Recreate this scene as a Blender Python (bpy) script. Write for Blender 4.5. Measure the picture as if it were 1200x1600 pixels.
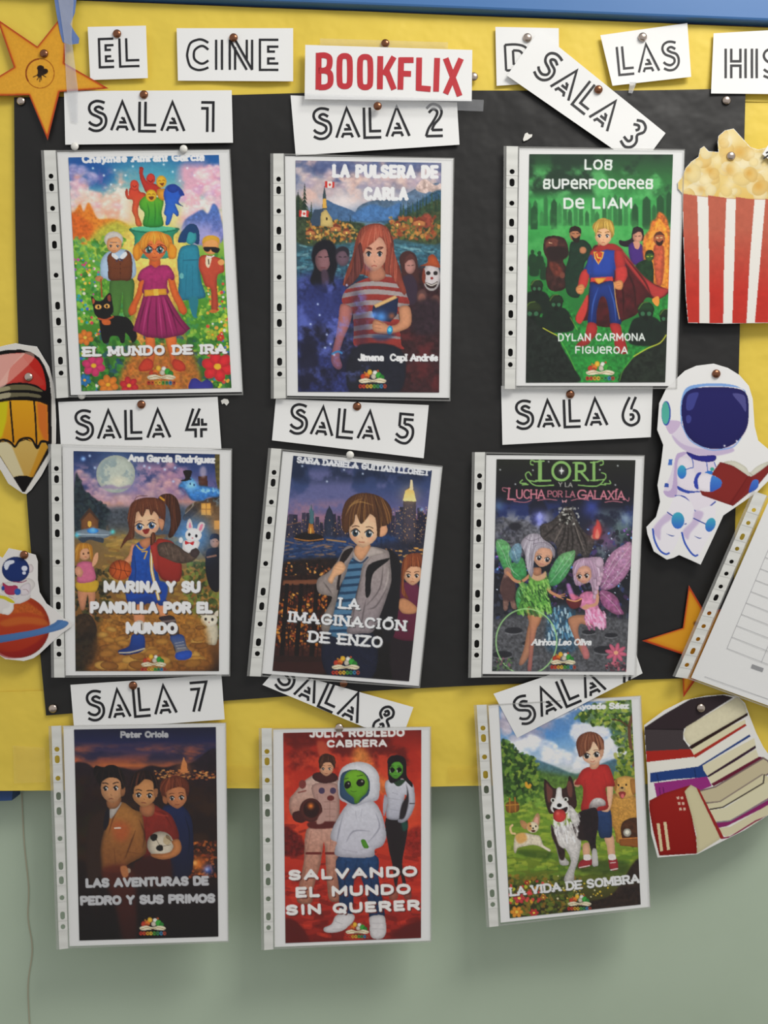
import bpy, bmesh, math, random
import numpy as np
from mathutils import Vector
for o in list(bpy.data.objects): bpy.data.objects.remove(o, do_unlink=True)
SC = bpy.context.scene
# ---------------------------------------------------------------- camera, world, lights, exposure
S = 0.0008            # metres per photo pixel on the board plane
D = 1.35              # camera distance to the board plane (board face is y = 0, camera looks along +y)
CZ = 1.55             # height of the camera above the floor
cam = bpy.data.objects.new('camera', bpy.data.cameras.new('camera')); SC.collection.objects.link(cam)
cam.location = (0, -D, CZ); cam.rotation_euler = (math.pi/2, 0, 0)
cam.data.sensor_fit = 'VERTICAL'; cam.data.sensor_height = 24; cam.data.lens = 24*D/(1600*S)
cam.data.clip_start = 0.02
SC.camera = cam
W = bpy.data.worlds.new('world'); SC.world = W; W.use_nodes = True
W.node_tree.nodes['Background'].inputs[0].default_value = (0.98, 0.985, 1.0, 1)
W.node_tree.nodes['Background'].inputs[1].default_value = 0.58
def area(name, loc, target, size, size_y, power, col):
    l = bpy.data.lights.new(name, 'AREA'); l.shape = 'RECTANGLE'; l.size = size; l.size_y = size_y
    l.energy = power; l.color = col
    o = bpy.data.objects.new(name, l); SC.collection.objects.link(o); o.location = loc
    o.rotation_euler = (Vector(target)-Vector(loc)).to_track_quat('-Z', 'Y').to_euler(); return o
area('ceiling_light', (0.98, -1.15, CZ+1.62), (0.12, 0, CZ), 0.9, 0.6, 32, (1.0, 0.97, 0.92))
SC.view_settings.view_transform = 'Standard'; SC.view_settings.look = 'None'
SC.view_settings.exposure = -0.1; SC.view_settings.gamma = 1; SC.view_settings.use_curve_mapping = False
# ---------------------------------------------------------------- helpers
def lin(c):
    c = np.asarray(c, float); return np.where(c <= .04045, c/12.92, ((c+.055)/1.055)**2.4)
def hx(c):
    if not isinstance(c, str): return np.array(c, float)
    if len(c) == 3: c = c[0]*2+c[1]*2+c[2]*2
    return np.array([int(c[i:i+2], 16)/255 for i in (0, 2, 4)])
def at(px, py, d=0.0):
    """point d metres in front of the board that lies at photo pixel (px, py)"""
    k = (D-d)/D
    return ((px-600)*S*k, -d, CZ+(800-py)*S*k)
MATS = {}
def mat(name, c='fff', rough=.6, metal=0, spec=.4, bump=None, var=None, alb=1.0):
    """procedural material: c is an sRGB hex; bump=(scale,strength,detail); var=(scale,other hex,factor)"""
    if name in MATS: return MATS[name]
    m = bpy.data.materials.new(name); m.use_nodes = True; nt = m.node_tree; b = nt.nodes['Principled BSDF']
    col = tuple(lin(hx(c))*alb)+(1,)
    b.inputs['Base Color'].default_value = col; b.inputs['Roughness'].default_value = rough
    b.inputs['Metallic'].default_value = metal; b.inputs['Specular IOR Level'].default_value = spec
    tc = nt.nodes.new('ShaderNodeTexCoord')
    if var:
        n = nt.nodes.new('ShaderNodeTexNoise'); n.inputs['Scale'].default_value = var[0]; n.inputs['Detail'].default_value = 5
        nt.links.new(tc.outputs['Object'], n.inputs['Vector'])
        r = nt.nodes.new('ShaderNodeValToRGB'); r.color_ramp.elements[0].position = .35; r.color_ramp.elements[1].position = .7
        r.color_ramp.elements[0].color = col
        o2 = np.array(lin(hx(var[1]))*alb); mixc = np.array(col[:3])*(1-var[2])+o2*var[2]
        r.color_ramp.elements[1].color = tuple(mixc)+(1,)
        nt.links.new(n.outputs['Fac'], r.inputs['Fac']); nt.links.new(r.outputs['Color'], b.inputs['Base Color'])
    if bump:
        n = nt.nodes.new('ShaderNodeTexNoise'); n.inputs['Scale'].default_value = bump[0]
        n.inputs['Detail'].default_value = bump[2] if len(bump) > 2 else 4
        nt.links.new(tc.outputs['Object'], n.inputs['Vector'])
        bp = nt.nodes.new('ShaderNodeBump'); bp.inputs['Strength'].default_value = bump[1]; bp.inputs['Distance'].default_value = .004
        nt.links.new(n.outputs['Fac'], bp.inputs['Height']); nt.links.new(bp.outputs['Normal'], b.inputs['Normal'])
    MATS[name] = m; return m
def link(name, me, m=None, parent=None, smooth=False):
    o = bpy.data.objects.new(name, me); SC.collection.objects.link(o)
    if m is not None: me.materials.append(m)
    if parent is not None: o.parent = parent
    if smooth: me.polygons.foreach_set('use_smooth', [True]*len(me.polygons))
    return o
def mesh(name, v, f, m=None, parent=None, smooth=False):
    me = bpy.data.meshes.new(name); me.from_pydata(v, [], f); me.update()
    return link(name, me, m, parent, smooth)
def thing(name, label, cat, loc=None, group=None):
    o = bpy.data.objects.new(name, None); SC.collection.objects.link(o); o.empty_display_size = .02
    o['label'] = label; o['category'] = cat
    if group: o['group'] = group
    return o
def tag(o, label, cat, group=None):
    o['label'] = label; o['category'] = cat
    if group: o['group'] = group
    return o
def bez(pts, closed=False, n=5):
    """Catmull-Rom through the points"""
    p = [np.array(q, float) for q in pts]; N = len(p); out = []
    rng = range(N) if closed else range(N-1)
    for i in rng:
        a = p[(i-1) % N] if closed or i > 0 else p[0]; b = p[i]; c = p[(i+1) % N]
        d = p[(i+2) % N] if closed or i+2 < N else p[-1]
        for j in range(n):
            t = j/n
            out.append(.5*((2*b)+(c-a)*t+(2*a-5*b+4*c-d)*t*t+(3*b-a-3*c+d)*t**3))
    if not closed: out.append(p[-1])
    return out
def PT(s):
    return [tuple(float(q) for q in w.split(',')) for w in s.split()]
def ribbon(paths, width, pos, closed=False, th=0.00012):
    """flat printed/inked strokes: paths in photo px, width in px; returns verts, faces of thin raised strips"""
    V = []; F = []
    for path in paths:
        P = [np.array(q[:2], float) for q in path]
        cl = closed or (len(P) > 3 and np.allclose(P[0], P[-1]))
        if cl and np.allclose(P[0], P[-1]): P = P[:-1]
        n = len(P); L = []; R = []
        for i in range(n):
            a = P[i-1] if (i > 0 or cl) else None; c = P[(i+1) % n] if (i < n-1 or cl) else None
            d1 = (P[i]-a) if a is not None else None; d2 = (c-P[i]) if c is not None else None
            if d1 is not None: d1 = d1/max(np.linalg.norm(d1), 1e-9)
            if d2 is not None: d2 = d2/max(np.linalg.norm(d2), 1e-9)
            if d1 is None: d1 = d2
            if d2 is None: d2 = d1
            n1 = np.array([-d1[1], d1[0]]); n2 = np.array([-d2[1], d2[0]])
            m = n1+n2; m = m/max(np.linalg.norm(m), 1e-6); k = min(1/max(m.dot(n1), .35), 2.2)
            L.append(P[i]+m*width/2*k); R.append(P[i]-m*width/2*k)
        b = len(V)
        for q in L: V.append(pos(q[0], q[1], th))
        for q in R: V.append(pos(q[0], q[1], th))
        for i in range(n if cl else n-1):
            j = (i+1) % n; F.append((b+i, b+j, b+n+j, b+n+i))
    return V, F
def quadpt(q, u, v):
    q = [np.array(c, float) for c in q]      # TL TR BR BL
    return (1-v)*((1-u)*q[0]+u*q[1])+v*((1-u)*q[3]+u*q[2])
def inv_quad(q, px, py):
    u = v = .5
    for _ in range(6):
        p = quadpt(q, u, v); e = .001
        a = (quadpt(q, u+e, v)-p)/e; b = (quadpt(q, u, v+e)-p)/e
        r = np.array([px, py])-p; det = a[0]*b[1]-a[1]*b[0]
        u += (r[0]*b[1]-r[1]*b[0])/det; v += (a[0]*r[1]-a[1]*r[0])/det
    return u, v
class Sheet:
    """a bent sheet of paper: four corners in photo px and a depth law in mm: base + lift*v^p + curl(u)"""
    def __init__(s, q, base, lift=0., side=0., top=0., wave=0.): s.q = q; s.b = base; s.l = lift; s.s = side; s.t = top; s.w = wave
    def dep(s, u, v):
        return (s.b+s.l*v*abs(v)+s.s*(u-.5)**2*4+s.t*max(0, .3-v)**2*11*abs(u-.5)*2+s.w*math.sin(u*7+v*3))/1000
    def pos(s, px, py, off=0.):
        u, v = inv_quad(s.q, px, py); return at(px, py, s.dep(u, v)+off)
    def grid(s, nu, nv, q=None, off=0.):
        q = q or s.q; V = []; F = []
        for j in range(nv+1):
            for i in range(nu+1):
                p = quadpt(q, i/nu, j/nv); V.append(s.pos(p[0], p[1], off))
        for j in range(nv):
            for i in range(nu):
                a = j*(nu+1)+i; F.append((a, a+nu+1, a+nu+2, a+1))
        return V, F
def solid(o, t):
    m = o.modifiers.new('thickness', 'SOLIDIFY'); m.thickness = t; m.offset = -1; e = o.modifiers.new('edges', 'EDGE_SPLIT'); e.split_angle = .7; return o
def cutpoly(name, pts, base, m, tx=0, ty=0, th=.0004, parent=None):
    """flat cut-out sheet, outline in photo px, tilted: depth = base + tx*(px-c)+ty*(py-c) (mm)"""
    cx = sum(p[0] for p in pts)/len(pts); cy = sum(p[1] for p in pts)/len(pts)
    f = lambda x, y, off=0.: at(x, y, (base+tx*(x-cx)+ty*(y-cy))/1000+off)
    a = sum(pts[i][0]*pts[(i+1) % len(pts)][1]-pts[(i+1) % len(pts)][0]*pts[i][1] for i in range(len(pts)))
    if a > 0: pts = pts[::-1]
    n = len(pts); V = [f(x, y) for x, y in pts]+[f(x, y, -th) for x, y in pts]
    F = [tuple(range(n)), tuple(range(2*n-1, n-1, -1))]+[(i, n+i, n+(i+1) % n, (i+1) % n) for i in range(n)]
    o = mesh(name, V, F, m, parent); o['_'] = 0; del o['_']
    return o, f
# ---------------------------------------------------------------- a small painter for the flat prints (colours end up on the print's own mesh)
SS = 2
def blur(m, r):
    r = int(round(r))
    if r < 1: return m
    for _ in range(2):
        for ax in (0, 1):
            p = np.pad(m, [(r+1, r) if a == ax else (0, 0) for a in (0, 1)], mode='edge')
            c = np.cumsum(p, axis=ax); n = 2*r+1
            m = (c[n:]-c[:-n])/n if ax == 0 else (c[:, n:]-c[:, :-n])/n
    return m
def vnoise(h, w, cell, rs):
    gh, gw = int(h/cell)+3, int(w/cell)+3; g = rs.rand(gh, gw)
    y = np.arange(h)/cell; x = np.arange(w)/cell; yi = y.astype(int); xi = x.astype(int)
    fy = y-yi; fx = x-xi; fy = (fy*fy*(3-2*fy))[:, None]; fx = (fx*fx*(3-2*fx))[None, :]
    a = g[np.ix_(yi, xi)]; b = g[np.ix_(yi, xi+1)]; c = g[np.ix_(yi+1, xi)]; d = g[np.ix_(yi+1, xi+1)]
    return (a*(1-fx)+b*fx)*(1-fy)+(c*(1-fx)+d*fx)*fy
def fbm(h, w, cell, rs, o=4):
    t = 0; s = 0; k = 1.
    for i in range(o):
        t = t+vnoise(h, w, max(cell/2**i, 1.5), rs)*k; s += k; k *= .55
    return t/s
class Cv:
    def __init__(s, crop, zw, bg='888', pad=(0, 0)):
        s.x0, s.y0, x1, y1 = crop; s.f = SS*(x1-s.x0)/zw
        s.o = np.array([pad[0]*SS, 0.]); s.x0 -= pad[0]; x1 += pad[1]
        s.w = int((x1-s.x0)*SS); s.h = int((y1-s.y0)*SS); s.a = np.ones((s.h, s.w, 3))*hx(bg); s.rs = np.random.RandomState(7)
    def sl(s, x0, y0, x1, y1):
        return max(0, int(x0)), max(0, int(y0)), min(s.w, int(x1)+2), min(s.h, int(y1)+2)
    def G(s, stops, x=0):
        """gradient background: [(coord, colour)...] along y (or x)"""
        n = s.w if x else s.h; c = np.arange(n)/s.f; xs = [q[0] for q in stops]; cs = np.array([hx(q[1]) for q in stops])
        g = np.stack([np.interp(c, xs, cs[:, i]) for i in range(3)], 1)
        s.a[:] = g[None, :, :] if x else g[:, None, :]
    def mask(s, pts, sm, pad=0):
        P = [np.array(p)*s.f+s.o for p in pts]
        if sm: P = bez(P, True, 5)
        P = np.array(P); x0, y0, x1, y1 = s.sl(P[:, 0].min()-pad, P[:, 1].min()-pad, P[:, 0].max()+pad, P[:, 1].max()+pad)
        if x1 <= x0 or y1 <= y0: return None
        h, w = y1-y0, x1-x0; t = np.zeros((h, w+1)); Q = np.roll(P, -1, 0)
        ys = np.arange(y0, y1)+.5
        for (ax, ay), (bx, by) in zip(P, Q):
            if ay == by: continue
            lo, hi = (ay, by) if ay < by else (by, ay)
            i0 = max(0, int(math.ceil(lo-y0-.5))); i1 = min(h-1, int(math.ceil(hi-y0-.5))-1)
            if i1 < i0: continue
            yy = ys[i0:i1+1]; xx = ax+(bx-ax)*(yy-ay)/(by-ay)
            xi = np.clip(np.ceil(xx-.5-x0).astype(int), 0, w)
            np.add.at(t, (np.arange(i0, i1+1), xi), 1)
        return (x0, y0, x1, y1), (np.cumsum(t, 1)[:, :w] % 2)
    def comp(s, b, m, col):
        x0, y0, x1, y1 = b; r = s.a[y0:y1, x0:x1]; m = m[..., None]; s.a[y0:y1, x0:x1] = r*(1-m)+col*m
    def P(s, pts, c, c2=None, g='v', sm=1, bl=0, al=1, sh=0, sr=14, sd=(0, 0), tx=0, tc=14):
        if isinstance(pts, str): pts = PT(pts)
        bl *= s.f; sr *= s.f; r = s.mask(pts, sm, bl*2+2)
        if r is None: return
        b, m = r; col = hx(c)
        if c2 is not None:
            n = m.shape[0] if g in 'vV' else m.shape[1]
            nz = np.nonzero(m.any(1 if g in 'vV' else 0))[0]
            if len(nz) == 0: return
            t = np.clip((np.arange(n)-nz[0])/max(nz[-1]-nz[0], 1), 0, 1)
            if g in 'VH': t = np.clip(t*2-.5, 0, 1)
            t = t[:, None, None] if g in 'vV' else t[None, :, None]
            col = hx(c)*(1-t)+hx(c2)*t
        col = np.ones(m.shape+(3,))*col
        if sh:
            p = int(sr*2+2); mm = np.pad(m, p); k = blur(mm, sr)
            dx, dy = int(sd[0]*s.f), int(sd[1]*s.f)
            k = np.roll(np.roll(k, dy, 0), dx, 1)[p:-p, p:-p]
            e = np.clip(1-k, 0, 1)*sh; col = col*(1-e[..., None])
        if tx: col = col*(1+tx*(fbm(m.shape[0], m.shape[1], max(2., tc*s.f), s.rs, 3)[..., None]-.5)*2)
        if bl >= 1: m = blur(m, bl)
        s.comp(b, m*al, np.clip(col, 0, 1))
    def E(s, cx, cy, rx, ry, c, c2=None, rot=0, al=1, bl=0, **k):
        n = 20; a = math.radians(rot); ca, sa = math.cos(a), math.sin(a)
        pts = [(cx+rx*math.cos(t)*ca-ry*math.sin(t)*sa, cy+rx*math.cos(t)*sa+ry*math.sin(t)*ca) for t in np.arange(n)*2*math.pi/n]
        s.P(pts, c, c2, al=al, bl=bl, **k)
    def B(s, cx, cy, r, c, al=1., ry=None, add=0):
        """soft blob"""
        ry = ry or r; X, Y, R, Q = cx*s.f+s.o[0], cy*s.f, r*s.f, ry*s.f; b = s.sl(X-R*2, Y-Q*2, X+R*2, Y+Q*2)
        if b[2] <= b[0] or b[3] <= b[1]: return
        yy, xx = np.mgrid[b[1]:b[3], b[0]:b[2]]; m = np.exp(-((xx-X)/R)**2*1.5-((yy-Y)/Q)**2*1.5)*al
        if add:
            x0, y0, x1, y1 = b; s.a[y0:y1, x0:x1] = np.clip(s.a[y0:y1, x0:x1]+m[..., None]*hx(c), 0, 1)
        else: s.comp(b, m, hx(c))
    def L(s, pts, w, c, sm=1, al=1, taper=0, w2=None, bl=.7):
        if isinstance(pts, str): pts = PT(pts)
        P = [np.array(p)*s.f+s.o for p in pts]
        if sm and len(P) > 2: P = bez(P, False, 4)
        n = len(P)-1; col = hx(c); w *= s.f/2; w2 = w if w2 is None else w2*s.f/2
        A = np.array(P); b = s.sl(A[:, 0].min()-w-2, A[:, 1].min()-w-2, A[:, 0].max()+w+2, A[:, 1].max()+w+2)
        if b[2] <= b[0] or b[3] <= b[1]: return
        M = np.zeros((b[3]-b[1], b[2]-b[0]))
        for i in range(n):
            p, q = P[i], P[i+1]; t0, t1 = i/n, (i+1)/n
            wa = w+(w2-w)*t0; wb = w+(w2-w)*t1
            if taper: wa = w*math.sin(math.pi*max(.06, min(.94, t0))); wb = w*math.sin(math.pi*max(.06, min(.94, t1)))
            ww = max(wa, wb); c0 = s.sl(min(p[0], q[0])-ww-2, min(p[1], q[1])-ww-2, max(p[0], q[0])+ww+2, max(p[1], q[1])+ww+2)
            if c0[2] <= c0[0] or c0[3] <= c0[1]: continue
            yy, xx = np.mgrid[c0[1]:c0[3], c0[0]:c0[2]]; d = q-p; l2 = max(d.dot(d), 1e-6)
            t = np.clip(((xx+.5-p[0])*d[0]+(yy+.5-p[1])*d[1])/l2, 0, 1)
            dist = np.hypot(xx+.5-p[0]-t*d[0], yy+.5-p[1]-t*d[1]); m = np.clip((wa+(wb-wa)*t-dist)/bl+.5, 0, 1)
            v = M[c0[1]-b[1]:c0[3]-b[1], c0[0]-b[0]:c0[2]-b[0]]; np.maximum(v, m, out=v)
        s.comp(b, M*al, col)
    def Ls(s, txt, w, c, **k):
        for q in txt.split('|'): s.L(q, w, c, **k)
    def dabs(s, rect, n, cols, r0, r1, el=1.6, ang=None, al=.8, poly=None, seed=1, fall=None):
        rs = np.random.RandomState(seed); cols = cols.split()
        pm = None
        if poly is not None: pm = s.mask(PT(poly) if isinstance(poly, str) else poly, 1)
        for i in range(n):
            x = rs.uniform(rect[0], rect[2]); y = rs.uniform(rect[1], rect[3]); c = cols[rs.randint(len(cols))]
            r = rs.uniform(r0, r1); a = rs.uniform(0, 180) if ang is None else ang+rs.uniform(-18, 18)
            if pm is not None:
                X, Y = int(x*s.f+s.o[0])-pm[0][0], int(y*s.f)-pm[0][1]
                if X < 0 or Y < 0 or Y >= pm[1].shape[0] or X >= pm[1].shape[1] or pm[1][Y, X] < .5: continue
            t = math.radians(a); dx, dy = math.cos(t)*r*(el-1), math.sin(t)*r*(el-1)
            s.L([(x-dx, y-dy), (x+dx, y+dy)], r*1.6, c, sm=0, al=al)
    def cloud(s, rect, c, cell=60, lo=.45, hi=.7, al=1, seed=3, poly=None, soft=60, sx=1.):
        rect = (rect[0]-35, rect[1]-35, rect[2]+35, rect[3]+35); rs = np.random.RandomState(seed); b = s.sl(rect[0]*s.f+s.o[0], rect[1]*s.f, rect[2]*s.f+s.o[0], rect[3]*s.f)
        h, w = b[3]-b[1], b[2]-b[0]; n = fbm(h, int(w/sx)+2, cell*s.f, rs, 5)
        if sx != 1: n = n[:, (np.arange(w)/sx).astype(int)]
        n = n[:, :w]; m = np.clip((n-lo)/(hi-lo), 0, 1); m = m*m*(3-2*m)
        yy = np.arange(h)[:, None]/h; xx = np.arange(w)[None, :]/w; e = soft*s.f
        ed = np.clip(np.minimum(yy, 1-yy)*h/max(e, 1), 0, 1)*np.clip(np.minimum(xx, 1-xx)*w/max(e, 1), 0, 1)
        m = m*ed*al
        if poly is not None:
            r = s.mask(PT(poly) if isinstance(poly, str) else poly, 1); full = np.zeros((s.h, s.w)); (x0, y0, x1, y1), k = r
            full[y0:y1, x0:x1] = k; m = m*blur(full, 3)[b[1]:b[3], b[0]:b[2]]
        s.comp(b, m, hx(c))
    def puff(s, poly, n, r0, r1, cols, seed=1, hi='fff4ec', al=.55):
        """billowing clouds: soft discs, each lit from above"""
        rs = np.random.RandomState(seed); P = PT(poly); xs = [p[0] for p in P]; ys = [p[1] for p in P]; r_ = s.mask(P, 1); cols = cols.split(); L_ = []
        while len(L_) < n:
            x, y = rs.uniform(min(xs), max(xs)), rs.uniform(min(ys), max(ys)); X, Y = int(x*s.f+s.o[0])-r_[0][0], int(y*s.f)-r_[0][1]
            if 0 <= X < r_[1].shape[1] and 0 <= Y < r_[1].shape[0] and r_[1][Y, X] > .5: L_.append((y, x, rs.uniform(r0, r1), cols[rs.randint(len(cols))]))
            elif rs.rand() < .002: break
        for y, x, r, c in sorted(L_): s.E(x, y, r, r*.8, c, bl=r*.22, al=al); s.B(x-r*.1, y-r*.42, r*.55, hi, al*.7, r*.35)
    def grain(s, amp=.03, cell=3, seed=5):
        rs = np.random.RandomState(seed); n = fbm(s.h, s.w, cell*2, rs, 3)-.5; s.a = np.clip(s.a*(1+amp*2*n[..., None]), 0, 1)
    # faces: big-eyed painted children, plainer small faces
    def face(s, cx, cy, w, h, skin, iris='468', cap=None, rot=0, look=0, brow='532', mouth='a44', mood=0, hi=1, blush=None, eyey=.08, es=1.):
        a = math.radians(rot); ca, sa = math.cos(a), math.sin(a)
        def T(x, y): x *= w; y *= h; return (cx+x*ca-y*sa, cy+x*sa+y*ca)
        if cap: p = T(0, -.4); s.E(p[0], p[1], w*.58, h*.5, cap, rot=rot)
        s.P([T(-.5, -.25), T(-.5, .1), T(-.42, .28), T(-.22, .44), T(0, .53), T(.22, .44), T(.42, .28), T(.5, .1), T(.5, -.25), T(.3, -.5), T(0, -.56), T(-.3, -.5)],
            skin, sh=.32, sr=w*.16, sd=(w*.06, -h*.03))
        if blush:
            for k in (-1, 1): p = T(k*.3+look, .22); s.B(p[0], p[1], w*.12, blush, .45)
        for k in (-1, 1):
            ex = k*.24+look; p = T(ex, eyey); ew, eh = w*.115*es, h*.11*es
            s.E(p[0], p[1], ew*1.08, eh*.97, 'e8e0d8', rot=rot)
            s.E(p[0]+w*look*.2, p[1]+eh*.08, ew*.84, eh*.96, iris, rot=rot, sh=.5, sr=ew*.5)
            s.E(p[0]+w*look*.2, p[1], ew*.42, eh*.6, '111')
            if hi: s.E(p[0]+ew*.25, p[1]-eh*.35, ew*.25, eh*.25, 'fff')
            s.L([T(ex-.14*es, eyey-.03), T(ex, eyey-.12*es), T(ex+.14*es, eyey-.03)], h*.035, '221510')
            q = -.03*min(mood, 0); s.L([T(ex-.12*k, eyey-.2+q), T(ex, eyey-.22+q*.3), T(ex+.13*k, eyey-.18-q)], h*(.028 if mood >= 0 else .042), brow)
        s.L([T(look-.015, .2), T(look+.03, .245)], h*.022, hx(skin)*.72)
        my = .018*mood+.004
        if mouth: s.L([T(look-.1, .36-my), T(look, .365+my), T(look+.1, .36-my)], h*.03, mouth)
    def hair(s, pts, c, n=14, hi=None, seed=2, sh=.35, d='v', w=3, sr=14):
        """a lock mass with strands running along it"""
        s.P(pts, c, sh=sh, sr=sr)
        P = PT(pts) if isinstance(pts, str) else pts; xs = [p[0] for p in P]; ys = [p[1] for p in P]; rs = np.random.RandomState(seed)
        r = s.mask(P, 1)
        if r is None: return
        keep = s.a.copy(); c0 = hx(c); H = hx(hi) if hi else np.clip(c0*1.45+.04, 0, 1)
        for i in range(n):
            k = rs.rand(); col = H if rs.rand() < .5 else c0*.62; jit = rs.uniform(-.12, .12)
            if d == 'v':
                x = min(xs)+(max(xs)-min(xs))*k; l = (max(xs)-min(xs)); mx = (min(xs)+max(xs))/2
                q = [(x*.6+mx*.4, min(ys)), (x+jit*l, (min(ys)+max(ys))/2), (x+(x-mx)*.12, max(ys))]
            else:
                y = min(ys)+(max(ys)-min(ys))*k; l = max(ys)-min(ys); q = [(min(xs), y), ((min(xs)+max(xs))/2, y-l*.15), (max(xs), y+jit*l)]
            s.L(q, w, col, al=.55, taper=1)
        (x0, y0, x1, y1), m = r; full = np.zeros((s.h, s.w, 1)); full[y0:y1, x0:x1, 0] = m; s.a = keep*(1-full)+s.a*full
    def folds(s, txt, c='000', w=5, al=.3):
        for q in txt.split('|'): s.L(q, w, c, al=al, taper=1, bl=2.5)
    # lettering
    def T(s, txt, x0, y0, x1, y1, h, w, c='f2f2f2', slab=0, ital=0, sh=None, gap=.28, ang=0):
        """text with the baseline from (x0,y0) to (x1,y1), cap height h, stroke w"""
        adv = sum((GL.get(ch, GL[' '])[0])+gap*10 for ch in txt)-gap*10
        dx, dy = x1-x0, y1-y0; Ln = math.hypot(dx, dy); ux, uy = dx/Ln, dy/Ln; nx, ny = uy, -ux
        kx = Ln/adv; ky = h/10; X = 0
        for pas in ((sh, (w*.35, w*.35)), (c, (0, 0))):
            if pas[0] is None: continue
            X = 0
            for ch in txt:
                g = GL.get(ch, GL[' '])
                for st in g[1]:
                    sm = st[0] == '~' and not ang; q = []
                    for (a, b) in PT(st.lstrip('~')):
                        gx = X+a+ital*(10-b)*.25; gy = 10-b
                        q.append((x0+ux*gx*kx+nx*gy*ky+pas[1][0], y0+uy*gx*kx+ny*gy*ky+pas[1][1]))
                    s.L(q, w, pas[0], sm=sm)
                    if slab and st[0] != '~':
                        for e in (q[0], q[-1]):
                            gyr = abs((e[1]-y0-uy*(e[0]-x0)))
                            s.L([(e[0]-ux*w*slab, e[1]-uy*w*slab), (e[0]+ux*w*slab, e[1]+uy*w*slab)], w*.75, pas[0], sm=0)
                X += g[0]+gap*10
    def logo(s, cx, cy, w, t=0):
        """small crowd of coloured figures on an open book over a row of letters"""
        k = w/160
        for dx, dy, r, c in ((-52, -14, 16, 'b5402a'), (-30, -22, 15, 'd9742c'), (-16, -40, 14, 'e3b33c'), (14, -36, 13, 'e8e4da'), (6, -16, 14, 'c8bfae'), (34, -22, 17, '3e9e3c'), (52, -10, 15, '2e7f34'), (30, -48, 6, 'd0663a'), (-44, -38, 5, 'e0a040'), (-34, -6, 12, 'a8552c')):
            s.E(cx+dx*k, cy+dy*k, r*k, r*1.1*k, c, sh=.35, sr=6*k)
        s.P([(cx-78*k, cy+6*k), (cx-40*k, cy-6*k), (cx, cy+4*k), (cx+40*k, cy-6*k), (cx+78*k, cy+6*k), (cx+60*k, cy+22*k), (cx, cy+16*k), (cx-60*k, cy+22*k)], 'e9dfc0', sh=.3, sr=8*k)
        s.L([(cx-70*k, cy+14*k), (cx-30*k, cy+6*k), (cx, cy+14*k), (cx+30*k, cy+6*k), (cx+70*k, cy+14*k)], 3*k, '8a6a40')
        cols = 'c23a2c d0522c dba030 e0b840 58a040 3a9060 3f86b0 b0503c'.split()
        for i in range(8):
            x = cx+(-70+20*i)*k; s.E(x, cy+40*k, 9.5*k, 12*k, cols[i], sh=.2); s.E(x+1*k, cy+39*k, 3*k, 4.5*k, '2a2018')
GL = {' ': (3, [])}
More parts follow.
